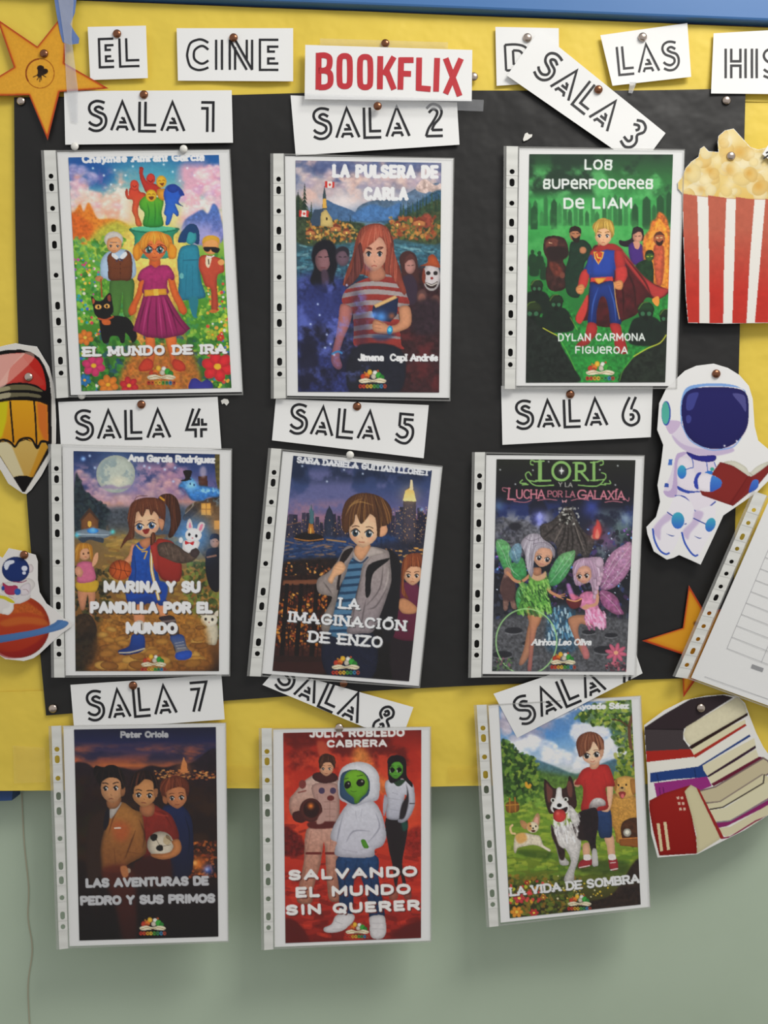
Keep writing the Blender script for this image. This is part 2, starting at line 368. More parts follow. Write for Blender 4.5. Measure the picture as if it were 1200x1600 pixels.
for ln in '''A 9 0,10 4.5,0 9,10|1.5,6.8 7.5,6.8
B 7.5 0,10 0,0|~0,0 4.5,0 6.5,1 6.5,3.6 4.5,4.7 0,4.7|~0,4.7 5,4.8 7.3,6 7.3,8.6 5,10 0,10
C 8 ~8,1.8 6.5,.4 4,0 1.3,1.3 0,5 1.3,8.7 4,10 6.5,9.6 8,8.2
D 8 0,10 0,0|~0,0 4.5,0 7.4,2 8,5 7.4,8 4.5,10 0,10
E 6.5 0,0 0,10|0,0 6.5,0|0,5 5.5,5|0,10 6.5,10
F 6.5 0,10 0,0|0,0 6.5,0|0,5 5.5,5
G 8.5 ~8.2,1.8 6.7,.4 4.2,0 1.3,1.3 0,5 1.3,8.7 4.2,10 7,9.5 8.4,8 8.4,5.6|5,5.6 8.4,5.6
H 8 0,0 0,10|8,0 8,10|0,5 8,5
I 1.5 .75,0 .75,10
J 5 ~5,0 5,7 4.2,9.5 2,10 0,8.6
K 8 0,0 0,10|7.5,0 0,5.5|2.5,4 8,10
L 6 0,0 0,10|0,10 6,10
M 10 0,10 0,0|0,0 5,7.5|5,7.5 10,0|10,0 10,10
N 8 0,10 0,0|0,0 8,10|8,10 8,0
O 9 ~4.5,0 1.3,1.3 0,5 1.3,8.7 4.5,10 7.7,8.7 9,5 7.7,1.3 4.5,0
P 7 0,10 0,0|~0,0 4.5,0 7,1.2 7,4.2 4.5,5.4 0,5.4
Q 9 ~4.5,0 1.3,1.3 0,5 1.3,8.7 4.5,10 7.7,8.7 9,5 7.7,1.3 4.5,0|5,7 8.5,11
R 7.5 0,10 0,0|~0,0 4.5,0 7,1.2 7,4 4.5,5.2 0,5.2|4,5.4 7.5,10
S 7 ~6.8,1.6 5,0.2 2,.2 .2,1.6 .4,3.9 3.4,4.9 6.4,6 6.9,8.2 5.2,9.8 2,9.9 0,8.5
T 8 0,0 8,0|4,0 4,10
U 8 ~0,0 0,6 1,9 4,10 7,9 8,6 8,0
V 8.5 0,0 4.2,10|4.2,10 8.5,0
X 8 0,0 8,10|8,0 0,10
7 7 0,0 7,0|7,0 2.5,10
Y 8 0,0 4,5|8,0 4,5|4,5 4,10
Z 7.5 0,0 7.5,0|7.5,0 0,10|0,10 7.5,10
a 5.5 ~.6,4.4 2.6,3.5 4.6,4.2 5,6 5,10|~5,6.4 2,6.3 0,8.2 1.6,10 3.6,9.8 5,8.4
c 5 ~5,4.4 3,3.5 .6,4.6 0,6.8 .8,9.2 3,10 5,9.2
d 6 5.6,0 5.6,10|~5.6,5 3,3.5 .6,4.6 0,6.8 .8,9.2 3,10 5.6,8.6
e 5.5 ~0,6.6 5.4,6.6 4.8,4.4 2.8,3.5 .7,4.6 0,6.8 .8,9.2 3,10 5.2,9
f 4 ~4,.4 2.2,.4 1.6,2 1.6,10|0,4 3.6,4
g 6 ~5.6,5 3,3.5 .6,4.6 0,6.8 .8,9 3,9.8 5.6,8.2|~5.6,3.6 5.6,10.5 4.4,12.6 1,12.6
h 5.5 0,0 0,10|~0,5.5 2.6,3.6 4.8,4.4 5.3,6.5 5.3,10
i 1.2 .6,3.8 .6,10|.6,1 .6,1.4
j 2.5 ~2,3.8 2,11 0,12.6|2,1 2,1.4
l 1.2 .6,0 .6,10
m 8.5 0,3.8 0,10|~0,5.5 2,3.6 4,4.6 4.2,6.5 4.2,10|~4.2,5.5 6.3,3.6 8,4.6 8.3,6.5 8.3,10
n 5.5 0,3.8 0,10|~0,5.5 2.6,3.6 4.8,4.4 5.3,6.5 5.3,10
o 6 ~3,3.5 .7,4.6 0,6.8 .7,9 3,10 5.3,9 6,6.8 5.3,4.6 3,3.5
p 6 0,3.8 0,13|~0,5 3,3.5 5.4,4.6 6,6.8 5.4,9 3,10 0,8.6
r 4 0,3.8 0,10|~0,6 1.5,4 4,3.8
s 4.5 ~4.4,4.6 2.4,3.5 .4,4.6 1,6.2 3.6,7 4.4,8.6 2.4,10 0,9
t 4 1.6,1.4 1.6,10|0,4 4,4|1.6,10 3.8,9.8
u 5.5 ~0,3.8 0,8 1,9.8 3,10 5.3,8|5.3,3.8 5.3,10
v 5.5 0,3.8 2.7,10|2.7,10 5.5,3.8
y 5.5 0,3.8 2.8,9.6|~5.5,3.8 2.8,9.8 .6,12.8
z 5 0,3.9 5,3.9|5,3.9 0,10|0,10 5,10'''.split('\n'):
    a, b, c = ln.split(' ', 2); GL[a] = (float(b), c.split('|'))
GL['Ē'] = (7, ['~0,5 7,5 6.4,1.6 3.5,0 .4,1.8 0,5 .6,8.4 3.6,10 7,9.4']); GL['Ŝ'] = (7, ['7,.4 1.4,0 0,3 1,4.8 6,4.8 7,7 6,10 .6,9.8 0,7 1,4.8 6,4.8 6.6,2 5.6,0'])
for a, b, x, y in (('á', 'a', 3, 2.4), ('é', 'e', 3, 2.4), ('í', 'i', .6, 2), ('Ó', 'O', 4.5, -1), ('Í', 'I', .75, -1)):
    GL[a] = (GL[b][0], ([GL[b][1][0]] if a == 'í' else GL[b][1])+[f'{x},{y} {x+1.4},{y-1.6}'])
# ---------------------------------------------------------------- cover prints
def art_garden():
    c = Cv((60, 220, 400, 630), 1200)
    c.G([(80, '1f5f96'), (200, '2f87b5'), (330, '8fc0c0'), (430, 'd9c98a'), (520, '9cb84e'), (700, '5d9a34'), (1000, '4d8a30'), (1380, '2c5a22')])
    c.B(620, 360, 260, 'f2dc9a', .8, 220); c.B(620, 200, 200, '3f9fb8', .6, 120)
    c.P('160,90 330,100 420,200 330,260 160,200', '1f4f96', bl=30, al=.8); c.P('800,80 1010,80 1010,240 860,220', '1c5a9c', bl=30, al=.8)
    c.cloud((160, 180, 520, 460), 'f4b8a0', 110, .34, .6, .9, 3); c.cloud((160, 240, 480, 420), 'fae6d8', 70, .5, .7, .9, 8)
    c.cloud((780, 130, 1020, 460), 'e8a8b8', 110, .3, .6, .9, 5); c.cloud((800, 240, 1020, 400), 'fbe8e0', 70, .45, .7, .9, 9)
    c.cloud((160, 140, 380, 260), '7a6aa8', 60, .5, .7, .7, 12); c.cloud((860, 120, 1010, 220), '9a94c8', 50, .5, .7, .7, 14)
    c.puff('165,190 230,170 300,230 350,290 420,310 480,360 470,430 300,400 180,420', 55, 14, 38, 'f0b09c f6c8b4 e8a088 fadccc d8a8b8', 3); c.puff('165,130 240,150 330,210 300,240 170,200', 30, 14, 30, '6a78b0 8a8cc0 b0a0c8', 5, 'c8c8e8', .4)
    c.puff('1000,140 900,160 850,210 900,230 800,300 770,360 800,410 900,380 1010,330', 60, 14, 36, 'e8a8b8 f4c4c0 d898b0 fadcd8 c8a0c8', 4)
    for i, (x, y) in enumerate(((300, 150), (360, 190), (420, 160), (450, 240), (480, 190), (690, 130), (740, 170), (820, 150), (860, 190), (520, 140), (400, 240), (780, 220))): c.B(x, y, 7, 'e8f8ff', .9)
    c.P('180,420 200,390 230,350 250,390 275,340 300,380 330,430 400,430 470,450 520,500 400,560 200,560', 'e07a28', 'd98a30', tx=.2, bl=4)
    c.P('180,400 240,420 300,470 290,540 185,545', 'c85a1e', bl=8, al=.7, tx=.3)
    c.P('800,450 860,400 905,380 935,400 965,345 1000,400 1010,560 800,560', '4a6fb0', '7a7ab8', tx=.2, bl=3); c.cloud((760, 470, 1020, 560), 'b0a8d8', 50, .3, .6, .7, 4)
    c.P('300,520 420,440 520,470 700,480 800,520 800,620 300,640', 'a8bc48', bl=14, al=.8, tx=.2)
    c.P('470,520 780,520 800,760 760,980 860,1200 820,1390 480,1390 500,1150 520,900', 'e8c060', 'c8863a', bl=20, tx=.25)
    c.B(640, 620, 190, 'f6e27a', .8, 170)
    c.dabs((180, 540, 480, 1000), 420, '3f8a2c 6aa83a 8fc24a 2f7028 a8cc58 4a9a60', 5, 16, al=.6, seed=2)
    c.dabs((780, 620, 1060, 1200), 380, '5a9a34 8aba48 3a7a2a b8cc50 3f8a5a', 5, 15, al=.6, seed=3)
    c.dabs((190, 640, 340, 1380), 130, 'd83a5a e8a030 3a5fc0 e8e0d0 c04a9a f0c84a 2a9ab0', 6, 12, el=1, al=.9, seed=4)
    c.dabs((200, 1080, 1060, 1375), 520, '2a6a2a 3f8a34 1f4a2a 5a9a3a 27506a', 8, 18, al=.7, seed=5)
    c.dabs((930, 780, 1060, 1370), 120, 'e8c030 d84a3a f0a040 4a6ac8 e8e8e0 c8d840', 6, 13, el=1, al=.9, seed=6)
    c.P('520,1120 560,1140 800,1130 880,1250 860,1380 460,1380 500,1200', 'b86a2c', bl=14, al=.85, tx=.3)
    # statue group
    c.P('512,480 755,478 770,500 745,530 735,640 545,640 530,530', '2f8a6a', '3aa08a', sh=.4, sr=14); c.E(634, 484, 122, 14, '5ab890'); c.L('515,495 640,510 755,492', 5, '1f6a50')
    c.P('500,270 520,240 545,245 560,280 590,290 585,330 560,340 550,400 572,465 540,468 530,420 515,385 520,330 490,320 478,290 484,265 492,268 497,300', 'c8402e', 'd8703c', sh=.5, sr=8)
    c.E(530, 245, 24, 30, 'd04a34', sh=.4, sr=6, rot=-10); c.L('520,248 530,256 540,248', 4, '7a1c14')
    c.P('556,150 568,143 580,152 578,185 600,225 625,230 665,250 690,290 650,300 600,290 580,260 560,205', 'c03a2c', 'b83428', sh=.5, sr=8)
    c.E(620, 210, 25, 30, 'c83c2e', sh=.4, sr=6); c.L('607,218 620,228 632,216', 5, '6a1814')
    c.P('560,330 600,300 650,310 690,330 680,400 685,470 580,470 585,400 560,370', '6ab030', '2f8a3a', sh=.5, sr=10); c.folds('600,340 610,400 600,460|640,330 645,400 640,465|665,340 665,460', '145020', 6, .5)
    c.E(622, 302, 30, 33, 'e0b42c', sh=.35, sr=7); c.P('608,309 622,306 638,308 632,322 622,326 613,321', '7a3c14'); c.L('604,298 611,292 618,297', 4, '9a6418'); c.L('627,297 634,292 641,298', 4, '9a6418')
    c.E(678, 225, 29, 34, 'e6b030', sh=.4, sr=7); c.P('668,235 680,233 693,232 688,246 680,248', '7a3c14'); c.L('662,224 668,218 675,222', 4, '9a6418'); c.L('684,221 690,216 697,221', 4, '9a6418')
    c.P('655,270 700,265 715,300 690,330 660,310', 'e09a30', sh=.4)
    c.P('700,260 725,240 765,245 785,290 800,300 785,310 775,340 800,362 775,355 755,350 775,400 765,418 745,400 735,430 720,462 700,462 705,420 692,400 700,350 690,300', '2a58b8', '2f70c8', sh=.5, sr=8)
    c.E(742, 262, 32, 24, '2448a0', sh=.3); c.P('770,250 795,275 805,300 780,300', '1f3f90')
    # old man
    c.P('400,760 520,760 525,860 515,960 470,960 465,830 445,960 400,950', '4a7038', '54843a', sh=.5, sr=12)
    c.P('350,650 390,610 480,600 525,640 540,730 510,760 500,700 400,770 370,760 345,750 340,700', 'a8c0d8', sh=.35, sr=12)
    c.P('380,640 410,615 450,660 480,605 515,640 512,760 455,770 390,765 384,700', '7a4424', '6a3a20', sh=.45, sr=12); c.folds('450,665 452,765|400,700 440,705|470,700 505,695', '2a140a', 4, .5)
    for y in (680, 705, 730): c.E(452, y, 3, 3, '2a140a')
    c.P('425,640 445,650 470,635 462,665 445,655 430,670', '4a3a4a'); c.P('410,618 440,640 430,655 405,635', 'd8dce0'); c.P('480,610 450,640 465,652 488,630', 'd8dce0')
    c.E(415, 545, 52, 45, 'cfc8c0', sh=.3, sr=10); c.face(418, 575, 80, 84, 'e0a070', '433', mouth='9a4a34', brow='b0a8a0', es=.7); c.P('378,545 400,520 450,515 462,550 440,530 400,535', 'dcd8d2', sh=.2)
    c.L('398,560 432,560', 3, '6a4a3a'); c.E(335, 760, 22, 16, 'd89060', sh=.3); c.L('345,765 350,860', 8, 'a0522a')
    # pale-blue woman, boy in red suit
    c.P('790,500 830,460 870,465 888,510 884,570 850,560 800,560 770,560 775,530', '1f4a78', sh=.3)
    c.E(840, 530, 32, 42, '3a98a0', sh=.35, sr=8); c.P('800,490 840,462 875,490 860,510 830,505 812,560 790,550', '1c4470')
    c.P('800,580 870,575 888,620 888,700 900,780 922,850 900,870 800,880 770,870 775,760 765,680 775,610', '2f8aa0', '2a7890', sh=.45, sr=12)
    c.folds('820,680 810,860|850,690 850,870|880,700 890,850|800,620 795,740', '0e4a5a', 7, .5); c.L('800,660 885,655', 6, '246a80'); c.P('830,870 880,870 872,960 880,975 850,965', '2a7a88'); c.E(790, 745, 12, 16, '6ab0b0')
    c.P('890,640 930,630 980,640 1015,660 1025,720 990,740 985,800 990,930 955,935 950,820 920,800 900,740 885,700', 'c05038', 'b04a34', sh=.45, sr=10); c.P('925,640 955,640 945,690 935,700 922,680', 'e8d0b0'); c.L('938,655 940,680', 6, '3a1c14')
    c.E(950, 575, 45, 52, 'e8a060', sh=.35, sr=10); c.P('905,570 910,535 950,520 995,535 1000,570 985,555 960,545 925,555', 'e8b23c', sh=.25); c.P('915,585 995,590 990,618 960,612 950,600 940,612 918,608', '1c1c20'); c.L('930,636 950,642 968,634', 5, 'fff'); c.E(1008, 670, 18, 16, 'e8a060'); c.E(965, 940, 22, 10, 'c06a34')
    # flowers
    def flower(x, y, r, col, ctr='f0b030'):
        for k in range(6):
            a = k*math.pi/3+.3; c.E(x+math.cos(a)*r*.6, y+math.sin(a)*r*.55, r*.46, r*.36, col, rot=math.degrees(a), sh=.35, sr=r*.2)
        c.E(x, y, r*.24, r*.2, ctr, sh=.3, sr=4)
    # cat
    c.P('290,862 300,858 318,880 350,880 375,850 392,838 402,850 408,890 415,940 400,965 440,965 490,975 520,1010 545,1080 520,1115 500,1080 480,1060 475,1110 455,1115 440,1080 400,1080 385,1115 355,1110 340,1040 333,985 310,955 300,910', '141212', sh=-.6, sr=10)
    c.P('300,868 312,885 300,900', 'b0583c'); c.P('382,858 396,850 398,885 384,880', '8a4434'); c.E(330, 916, 18, 13, 'e8a85a'); c.E(378, 912, 16, 12, 'e8a85a'); c.E(331, 916, 6, 9, '111'); c.E(377, 912, 6, 9, '111')
    c.L('330,980 370,988 412,970', 10, 'b0522c'); c.P('352,990 392,990 398,1010 375,1016 355,1010', 'c8642c')
    c.E(505, 1090, 0, 0, '000') if 0 else None
    # girl
    c.P('570,540 620,510 720,520 745,580 765,600 750,640 720,650 700,600 600,600 555,655 525,645 522,600 545,570', 'e08a2c', sh=.3, sr=12)
    c.P('520,600 552,560 560,600 555,650 535,660', 'e8952c', sh=.4, sr=8); c.P('722,560 760,590 760,640 735,652 715,630', 'e8952c', sh=.4, sr=8)
    c.P('560,760 590,765 575,840 545,910 540,945 510,965 495,940 505,910 540,840', 'd86c30', 'd0602c', sh=.4, sr=8); c.P('715,760 745,750 770,830 805,900 820,940 800,960 775,940 765,910 735,850', 'd86c30', 'd0602c', sh=.4, sr=8)
    c.P('590,1080 640,1085 640,1200 625,1240 575,1230 600,1200', 'e07838', 'c86030', sh=.4, sr=8); c.P('700,1080 760,1078 755,1200 790,1230 765,1245 730,1230 725,1190', 'e07838', 'c86030', sh=.4, sr=8)
    c.P('590,1200 630,1215 632,1255 600,1270 560,1270 553,1245', 'c0402c', sh=.4, sr=8); c.P('745,1205 790,1215 812,1245 805,1268 765,1270 740,1245', 'c0402c', sh=.4, sr=8)
    c.P('620,640 665,640 672,690 640,710 612,690', 'cf6432', sh=.3)
    c.P('585,700 620,685 645,700 672,686 720,690 752,745 740,770 718,760 710,800 712,845 580,845 582,770 560,775 545,760 560,720', 'b03470', '9a2a62', sh=.45, sr=12, tx=.1)
    c.P('580,845 712,845 740,900 790,980 838,1035 800,1070 700,1090 600,1085 520,1045 540,980 565,900', 'a02c66', '8a2258', sh=.5, sr=18, sm=0)
    c.folds('600,860 570,960 550,1055|625,860 605,970 600,1080|650,860 650,970 655,1085|675,860 695,970 710,1085|700,860 740,960 770,1070|690,855 760,980 815,1050', '4a0c30', 8, .6); c.folds('612,860 590,970 575,1070|662,860 672,970 682,1085|690,860 715,960 745,1075', 'e06aa0', 7, .45)
    c.P('583,822 705,815 708,848 585,858', 'd89a30', sh=.3, sr=6, sm=0); c.P('635,818 660,817 662,853 637,855', 'e8b84a', sm=0)
    c.face(640, 590, 125, 145, 'e07a40', '3a8a8a', mouth='a03a24', brow='8a3a14', blush='e05030', es=1.25)
    c.E(600, 598, 27, 22, '6a2a14', al=.0); c.L('572,598 580,580 604,576 624,586 628,602 616,616 590,618 574,608 572,598', 3.5, '6a2030'); c.L('650,600 656,584 678,576 700,582 706,598 694,614 668,618 654,610 650,600', 3.5, '6a2030'); c.L('628,598 650,598', 3, '6a2030')
    c.hair('560,590 565,540 600,505 650,498 700,515 725,560 715,595 690,565 660,548 640,572 620,550 600,575 580,600', 'ea9a34', 16, 'f8cc60', d='v')
    for a in ((305, 1240, 62, 'd03c70'), (385, 1345, 55, 'e0842c'), (500, 1350, 50, 'cc3038'), (988, 1245, 85, 'dc3038'), (258, 1085, 45, 'e08030', 'e8c050'), (255, 1320, 35, '2a7ab0'), (960, 1070, 32, 'a8c040'), (1005, 1085, 22, 'd04030')): flower(*a)
    c.P('840,1320 870,1310 900,1330 930,1315 960,1340 950,1375 835,1375', '3a3a90', sh=.3)
    c.logo(678, 1295, 160)
    c.T('Chaymae Amrani García', 245, 118, 912, 106, 36, 12, 'f0f4f4', slab=.5)
    c.T('EL MUNDO DE IRA', 252, 1184, 1028, 1168, 42, 15, 'f4f4f0', slab=.55, sh='5a3a2a', gap=.42)
    c.grain(.05); return c

def art_bracelet():
    c = Cv((400, 220, 740, 630), 1200)
    c.G([(100, '4a5a80'), (200, '8088a0'), (330, 'b8b0b4'), (400, '6a86a8'), (470, '5a7a88'), (560, '3a5a60'), (700, '1f3a4a'), (900, '22304a'), (1390, '2a2432')])
    c.cloud((210, 100, 700, 340), 'd8b4a8', 120, .38, .62, .9, 4); c.cloud((210, 110, 1030, 260), '4a5478', 90, .5, .7, .8, 6); c.cloud((700, 160, 1030, 280), 'e0c4b0', 80, .45, .7, .7, 9); c.B(480, 340, 110, 'e8dcd8', .8, 60)
    c.puff('215,110 420,120 700,150 1020,130 1020,210 700,260 400,300 260,230', 90, 16, 40, 'c8a8a8 a89ab0 d8b8ac 8a88a8 e0c8c0', 6, 'f0dcd0', .45); c.puff('215,110 700,105 1020,110 1020,170 600,170 220,160', 50, 16, 36, '4a5880 5a6890 3c4a74', 7, '8a90b0', .5)
    c.P('560,370 640,330 760,320 830,290 890,260 930,255 1020,240 1020,420 700,450 560,440', '6a7c94', '4a6a84', sh=.2, tx=.25, tc=20); c.P('880,265 925,210 990,245 1020,235 1020,300 960,280 930,290', 'c8b0a8', tx=.3, bl=2)
    c.P('380,330 440,350 540,390 580,440 400,450', '48688c', tx=.2); c.P('700,440 850,360 1020,270 1020,420 900,440 740,460', '33566e', tx=.3, bl=3); c.P('540,400 640,350 720,370 800,340 760,430 560,440', '4a74a4', bl=4, tx=.2)
    c.P('225,300 330,420 560,450 600,470 560,560 225,560', '3c4a34', tx=.4, bl=3); c.P('700,470 860,400 1020,330 1020,560 800,545 720,520', '3f4a30', tx=.4, bl=4)
    rs = random.Random(4)
    def fir(x, y, h, w, col):
        for k in range(9):
            t = k/9; c.P([(x-w*(t+.12), y-h*(1-t)+h*.16), (x, y-h*(1-t)-h*.02), (x+w*(t+.12), y-h*(1-t)+h*.16), (x, y-h*(1-t)+h*.1)], col, sm=0, tx=.3)
    for x, y, h in ((232, 420, 150), (268, 430, 200), (305, 450, 120), (330, 460, 90), (520, 470, 60), (545, 480, 50)): fir(x, y, h, h*.16, ('24382c', '2c4030')[x % 2])
    for i in range(14): fir(800+i*17+rs.uniform(-5, 5), 430-i*4+rs.uniform(-8, 14), rs.uniform(60, 120), 14, ('2a4230', '365038', '24402f')[i % 3])
    c.dabs((280, 440, 560, 560), 170, 'b07038 d09040 806030 5a6a34 e0b060 8a4a28', 4, 9, al=.7, seed=3); c.dabs((740, 420, 1010, 540), 200, 'b06a38 a05030 c89048 6a7038 4a5a34 8a3c28', 5, 12, al=.7, seed=8)
    c.E(940, 440, 32, 40, '8a4434', bl=4, tx=.3)
    for x, y, q in ((300, 520, 26), (440, 500, 30), (500, 515, 22), (900, 470, 34), (780, 470, 20)): c.P([(x-q, y), (x-q, y-q*.7), (x, y-q*1.5), (x+q, y-q*.7), (x+q, y)], 'b8784a', sm=0, sh=.4, sr=6); c.P([(x-q*1.15, y-q*.6), (x, y-q*1.6), (x+q*1.15, y-q*.6), (x, y-q*.9)], '7a3a28', sm=0); c.E(x, y-q*.3, 4, 6, 'f8d070')
    c.P('300,440 320,380 370,375 410,450 400,470 310,470', '3a4c60', sm=0); c.P('355,470 358,400 385,375 420,430 425,475', 'c8b070', sm=0, sh=.3, sr=8); c.P('365,380 368,300 378,245 386,300 392,380', '3a4a50', sm=0); c.P('366,370 370,320 386,320 390,370', 'd8a850', sm=0); c.E(390, 430, 5, 9, '3a2c20')
    for x, y in ((380, 222), (238, 382)):
        c.P([(x, y), (x+52, y+4), (x+50, y+38), (x, y+36)], 'e4d8d0', sm=0); c.P([(x, y), (x+14, y+1), (x+13, y+37), (x, y+36)], 'c03830', sm=0); c.P([(x+40, y+3), (x+53, y+4), (x+51, y+38), (x+39, y+37)], 'c03830', sm=0); c.E(x+27, y+20, 7, 8, 'c84038')
    # water, smoke
    c.P('225,620 400,580 560,560 760,560 1015,590 1015,700 225,760', '3f6a78', '2a4a5c', bl=8, tx=.4, tc=12); c.dabs((225, 580, 1010, 760), 160, '7ab0b8 4a8a98 2a5060 a8d0d0', 4, 9, el=4, ang=0, al=.35, seed=4)
    c.P('225,780 400,760 520,800 480,1100 520,1385 235,1385', '30386e', bl=20, al=.9, tx=.4); c.cloud((225, 760, 640, 1300), '6a78c8', 110, .42, .7, .7, 6); c.cloud((225, 900, 560, 1385), '1c1c30', 90, .45, .7, .9, 9)
    c.P('760,780 1012,760 1010,1388 740,1388', '3a2024', bl=10, tx=.4); c.cloud((780, 1020, 1012, 1388), '6a2a2c', 90, .4, .7, .7, 5)
    # side figures
    c.P('300,780 320,700 305,640 320,580 360,548 410,552 440,590 450,680 430,760 440,820 380,840', '15151f', bl=3, sh=.1); c.E(368, 655, 42, 68, '8a6468', sh=.45, sr=16, sd=(10, 0)); c.P('325,640 335,590 375,565 405,600 412,700 400,640 385,600 350,610', '15151f'); c.L('345,640 362,642', 5, '2a1c22'); c.L('380,642 398,638', 5, '2a1c22'); c.L('358,700 382,700', 5, '6a3038'); c.P('360,720 395,720 400,800 370,810', '4a3a48', bl=4)
    c.P('300,800 370,790 440,800 480,860 460,1000 300,1000 270,880', '2c3468', bl=12, al=.8, tx=.2)
    c.E(478, 640, 38, 52, '6a5460', bl=3, sh=.4, sr=14); c.P('440,630 445,595 480,582 512,600 510,640 490,610 460,612', '2a2630', bl=2); c.L('458,640 470,641', 5, '2a2228'); c.L('484,641 496,640', 5, '2a2228')
    c.P('800,700 790,650 810,615 850,608 885,640 895,720 900,780 850,800 810,760', '4a2a28', bl=2, sh=.2); c.E(850, 690, 30, 44, 'b08078', sh=.4, sr=10, sd=(-6, 0)); c.P('818,680 830,640 860,625 885,670 870,655 840,660', '5a3430'); c.L('836,688 848,688', 4, '33201c'); c.L('858,688 870,686', 4, '33201c'); c.P('805,760 860,740 890,800 880,900 800,880', '3a2c3c', bl=4)
    c.E(968, 750, 48, 78, 'c8c0c0', sh=.45, sr=14); c.P('925,690 905,690 945,670 950,640 975,626 995,645 1012,680 1012,700 960,690', 'b0542c', sh=.35); c.E(950, 730, 13, 12, '2a2222'); c.E(990, 730, 13, 12, '2a2222'); c.E(970, 758, 8, 8, '8a2a28'); c.P('935,780 970,790 1002,775 990,808 965,815 942,805', '33201f'); c.L('940,786 968,798 998,784', 5, 'd8d0c8'); c.P('925,700 915,760 930,790 935,740', '7a3a28')
    c.P('885,860 900,825 930,820 945,860 935,905 900,910', '6a4a48', bl=3, sh=.4); c.E(914, 868, 19, 26, '8a5c50', bl=2); c.E(990, 890, 30, 40, '7a5048', bl=4, sh=.4); c.P('870,900 1012,880 1012,1050 870,1060', '33242c', bl=12, tx=.3)
    # girl
    c.hair('560,520 590,475 660,455 720,475 755,540 765,620 790,690 810,770 830,850 800,900 740,840 600,740 540,760 480,800 500,720 530,640 545,570', '8a4434', 26, 'b86a50', seed=5, w=6, sr=22)
    c.P('470,900 530,920 520,1000 480,1100 460,1180 475,1240 455,1262 425,1240 415,1190 440,1080 455,980', 'b8766a', '8a5a70', sh=.45, sr=14)
    c.P('540,790 620,755 700,735 760,750 800,780 835,860 845,905 790,925 790,1000 800,1120 800,1150 560,1140 540,1050 530,925 475,890 490,830', 'c8c0bc', 'b8a8a4', sh=.4, sr=22)
    shirt = '540,790 620,755 700,735 760,750 800,780 835,860 845,905 790,925 790,1000 800,1120 800,1150 560,1140 540,1050 530,925 475,890 490,830'
    k = c.a.copy()
    for y0, y1 in ((745, 775), (800, 818), (845, 878), (905, 940), (975, 1010), (1040, 1065), (1085, 1160)): c.P([(470, y0+25), (640, y0), (850, y0+22), (850, y1+22), (640, y1), (470, y1+25)], 'b84438', 'a03a34', tx=.1)
    r = c.mask(PT(shirt), 1); full = np.zeros((c.h, c.w, 1)); (x0, y0, x1, y1), m = r; full[y0:y1, x0:x1, 0] = m; c.a = k*(1-full)+c.a*full
    c.P(shirt, '1c1018', al=.22, bl=3, tx=.8, tc=60); c.P('540,800 600,900 620,1100 560,1140 530,930', '28203c', bl=22, al=.55)
    c.P('640,690 690,690 715,745 670,775 625,760', 'b07860', sh=.4, sr=10)
    c.P('540,1140 800,1150 790,1388 520,1388', '20222e', sh=.3, bl=3, tx=.2)
    c.face(652, 625, 128, 178, 'cf9a82', '456', mouth='a05048', brow='6a3024', mood=-1, es=.72, hi=0, eyey=0, cap='8a4434')
    c.folds('600,590 620,594 640,602|665,600 688,596 702,588', '3a1c18', 6, .9); c.P('585,600 600,680 640,710 610,712 590,670', '5a5a98', bl=8, al=.5)
    c.hair('570,620 580,540 620,480 680,462 730,500 745,560 748,640 760,700 735,690 722,600 690,530 650,560 610,590 592,620', 'a85440', 18, 'd08068', seed=8, w=5)
    c.hair('745,560 770,640 790,720 825,820 815,850 770,780 735,720 735,640', '9a4a3a', 10, 'c07058', seed=9, w=5); c.hair('575,560 590,620 590,700 540,780 490,800 530,700 550,610', '6a3834', 12, '8a5048', seed=10, w=5)
    c.P('646,908 770,858 785,865 778,960 740,1000 655,985 640,940', '1f2c4c', sm=0, sh=.3); c.P('650,905 768,852 780,866 660,922', 'd8b078', sm=0, sh=.3, sr=5); c.B(690, 970, 36, '5a9ae0', .9); c.B(748, 965, 22, 'd07038', .6); c.B(648, 960, 24, '6aa0f0', .8)
    c.P('790,920 845,915 858,985 840,1030 760,1060 700,1065 650,1050 642,1010 660,985 710,1005 740,1020 790,1000', 'c88e6c', sh=.45, sr=12); c.folds('655,1010 690,1015|655,1030 690,1036|665,990 700,1005', '5a3024', 5, .7)
    c.E(738, 1045, 16, 26, '2a90c0', sh=.3, sr=5, rot=8); c.E(738, 1042, 9, 12, '6ad0e8'); c.L('422,1175 450,1162 472,1170', 12, '3a78a8')
    c.P('640,1070 770,1065 720,1100 660,1100', '2a3c60', bl=8, al=.8)
    c.cloud((380, 780, 600, 1300), '7a88e0', 60, .5, .72, .55, 12)
    for x, y in ((500, 795), (390, 1068), (380, 1140), (340, 900), (350, 960), (410, 1120), (300, 1010), (430, 1180)): c.B(x, y, 7, 'c8d8ff', .9)
    c.logo(643, 1315, 155)
    c.T('LA PULSERA DE', 430, 194, 996, 200, 56, 20, 'eceef0', gap=.5, ang=1, slab=.2); c.T('CARLA', 602, 320, 830, 320, 56, 20, 'eceef0', gap=.5, ang=1, slab=.2)
    c.T('Jimena  Capl Andrés', 566, 1210, 1000, 1212, 32, 10, 'e8e8ea', slab=.5, gap=.25)
    c.grain(.05); return c

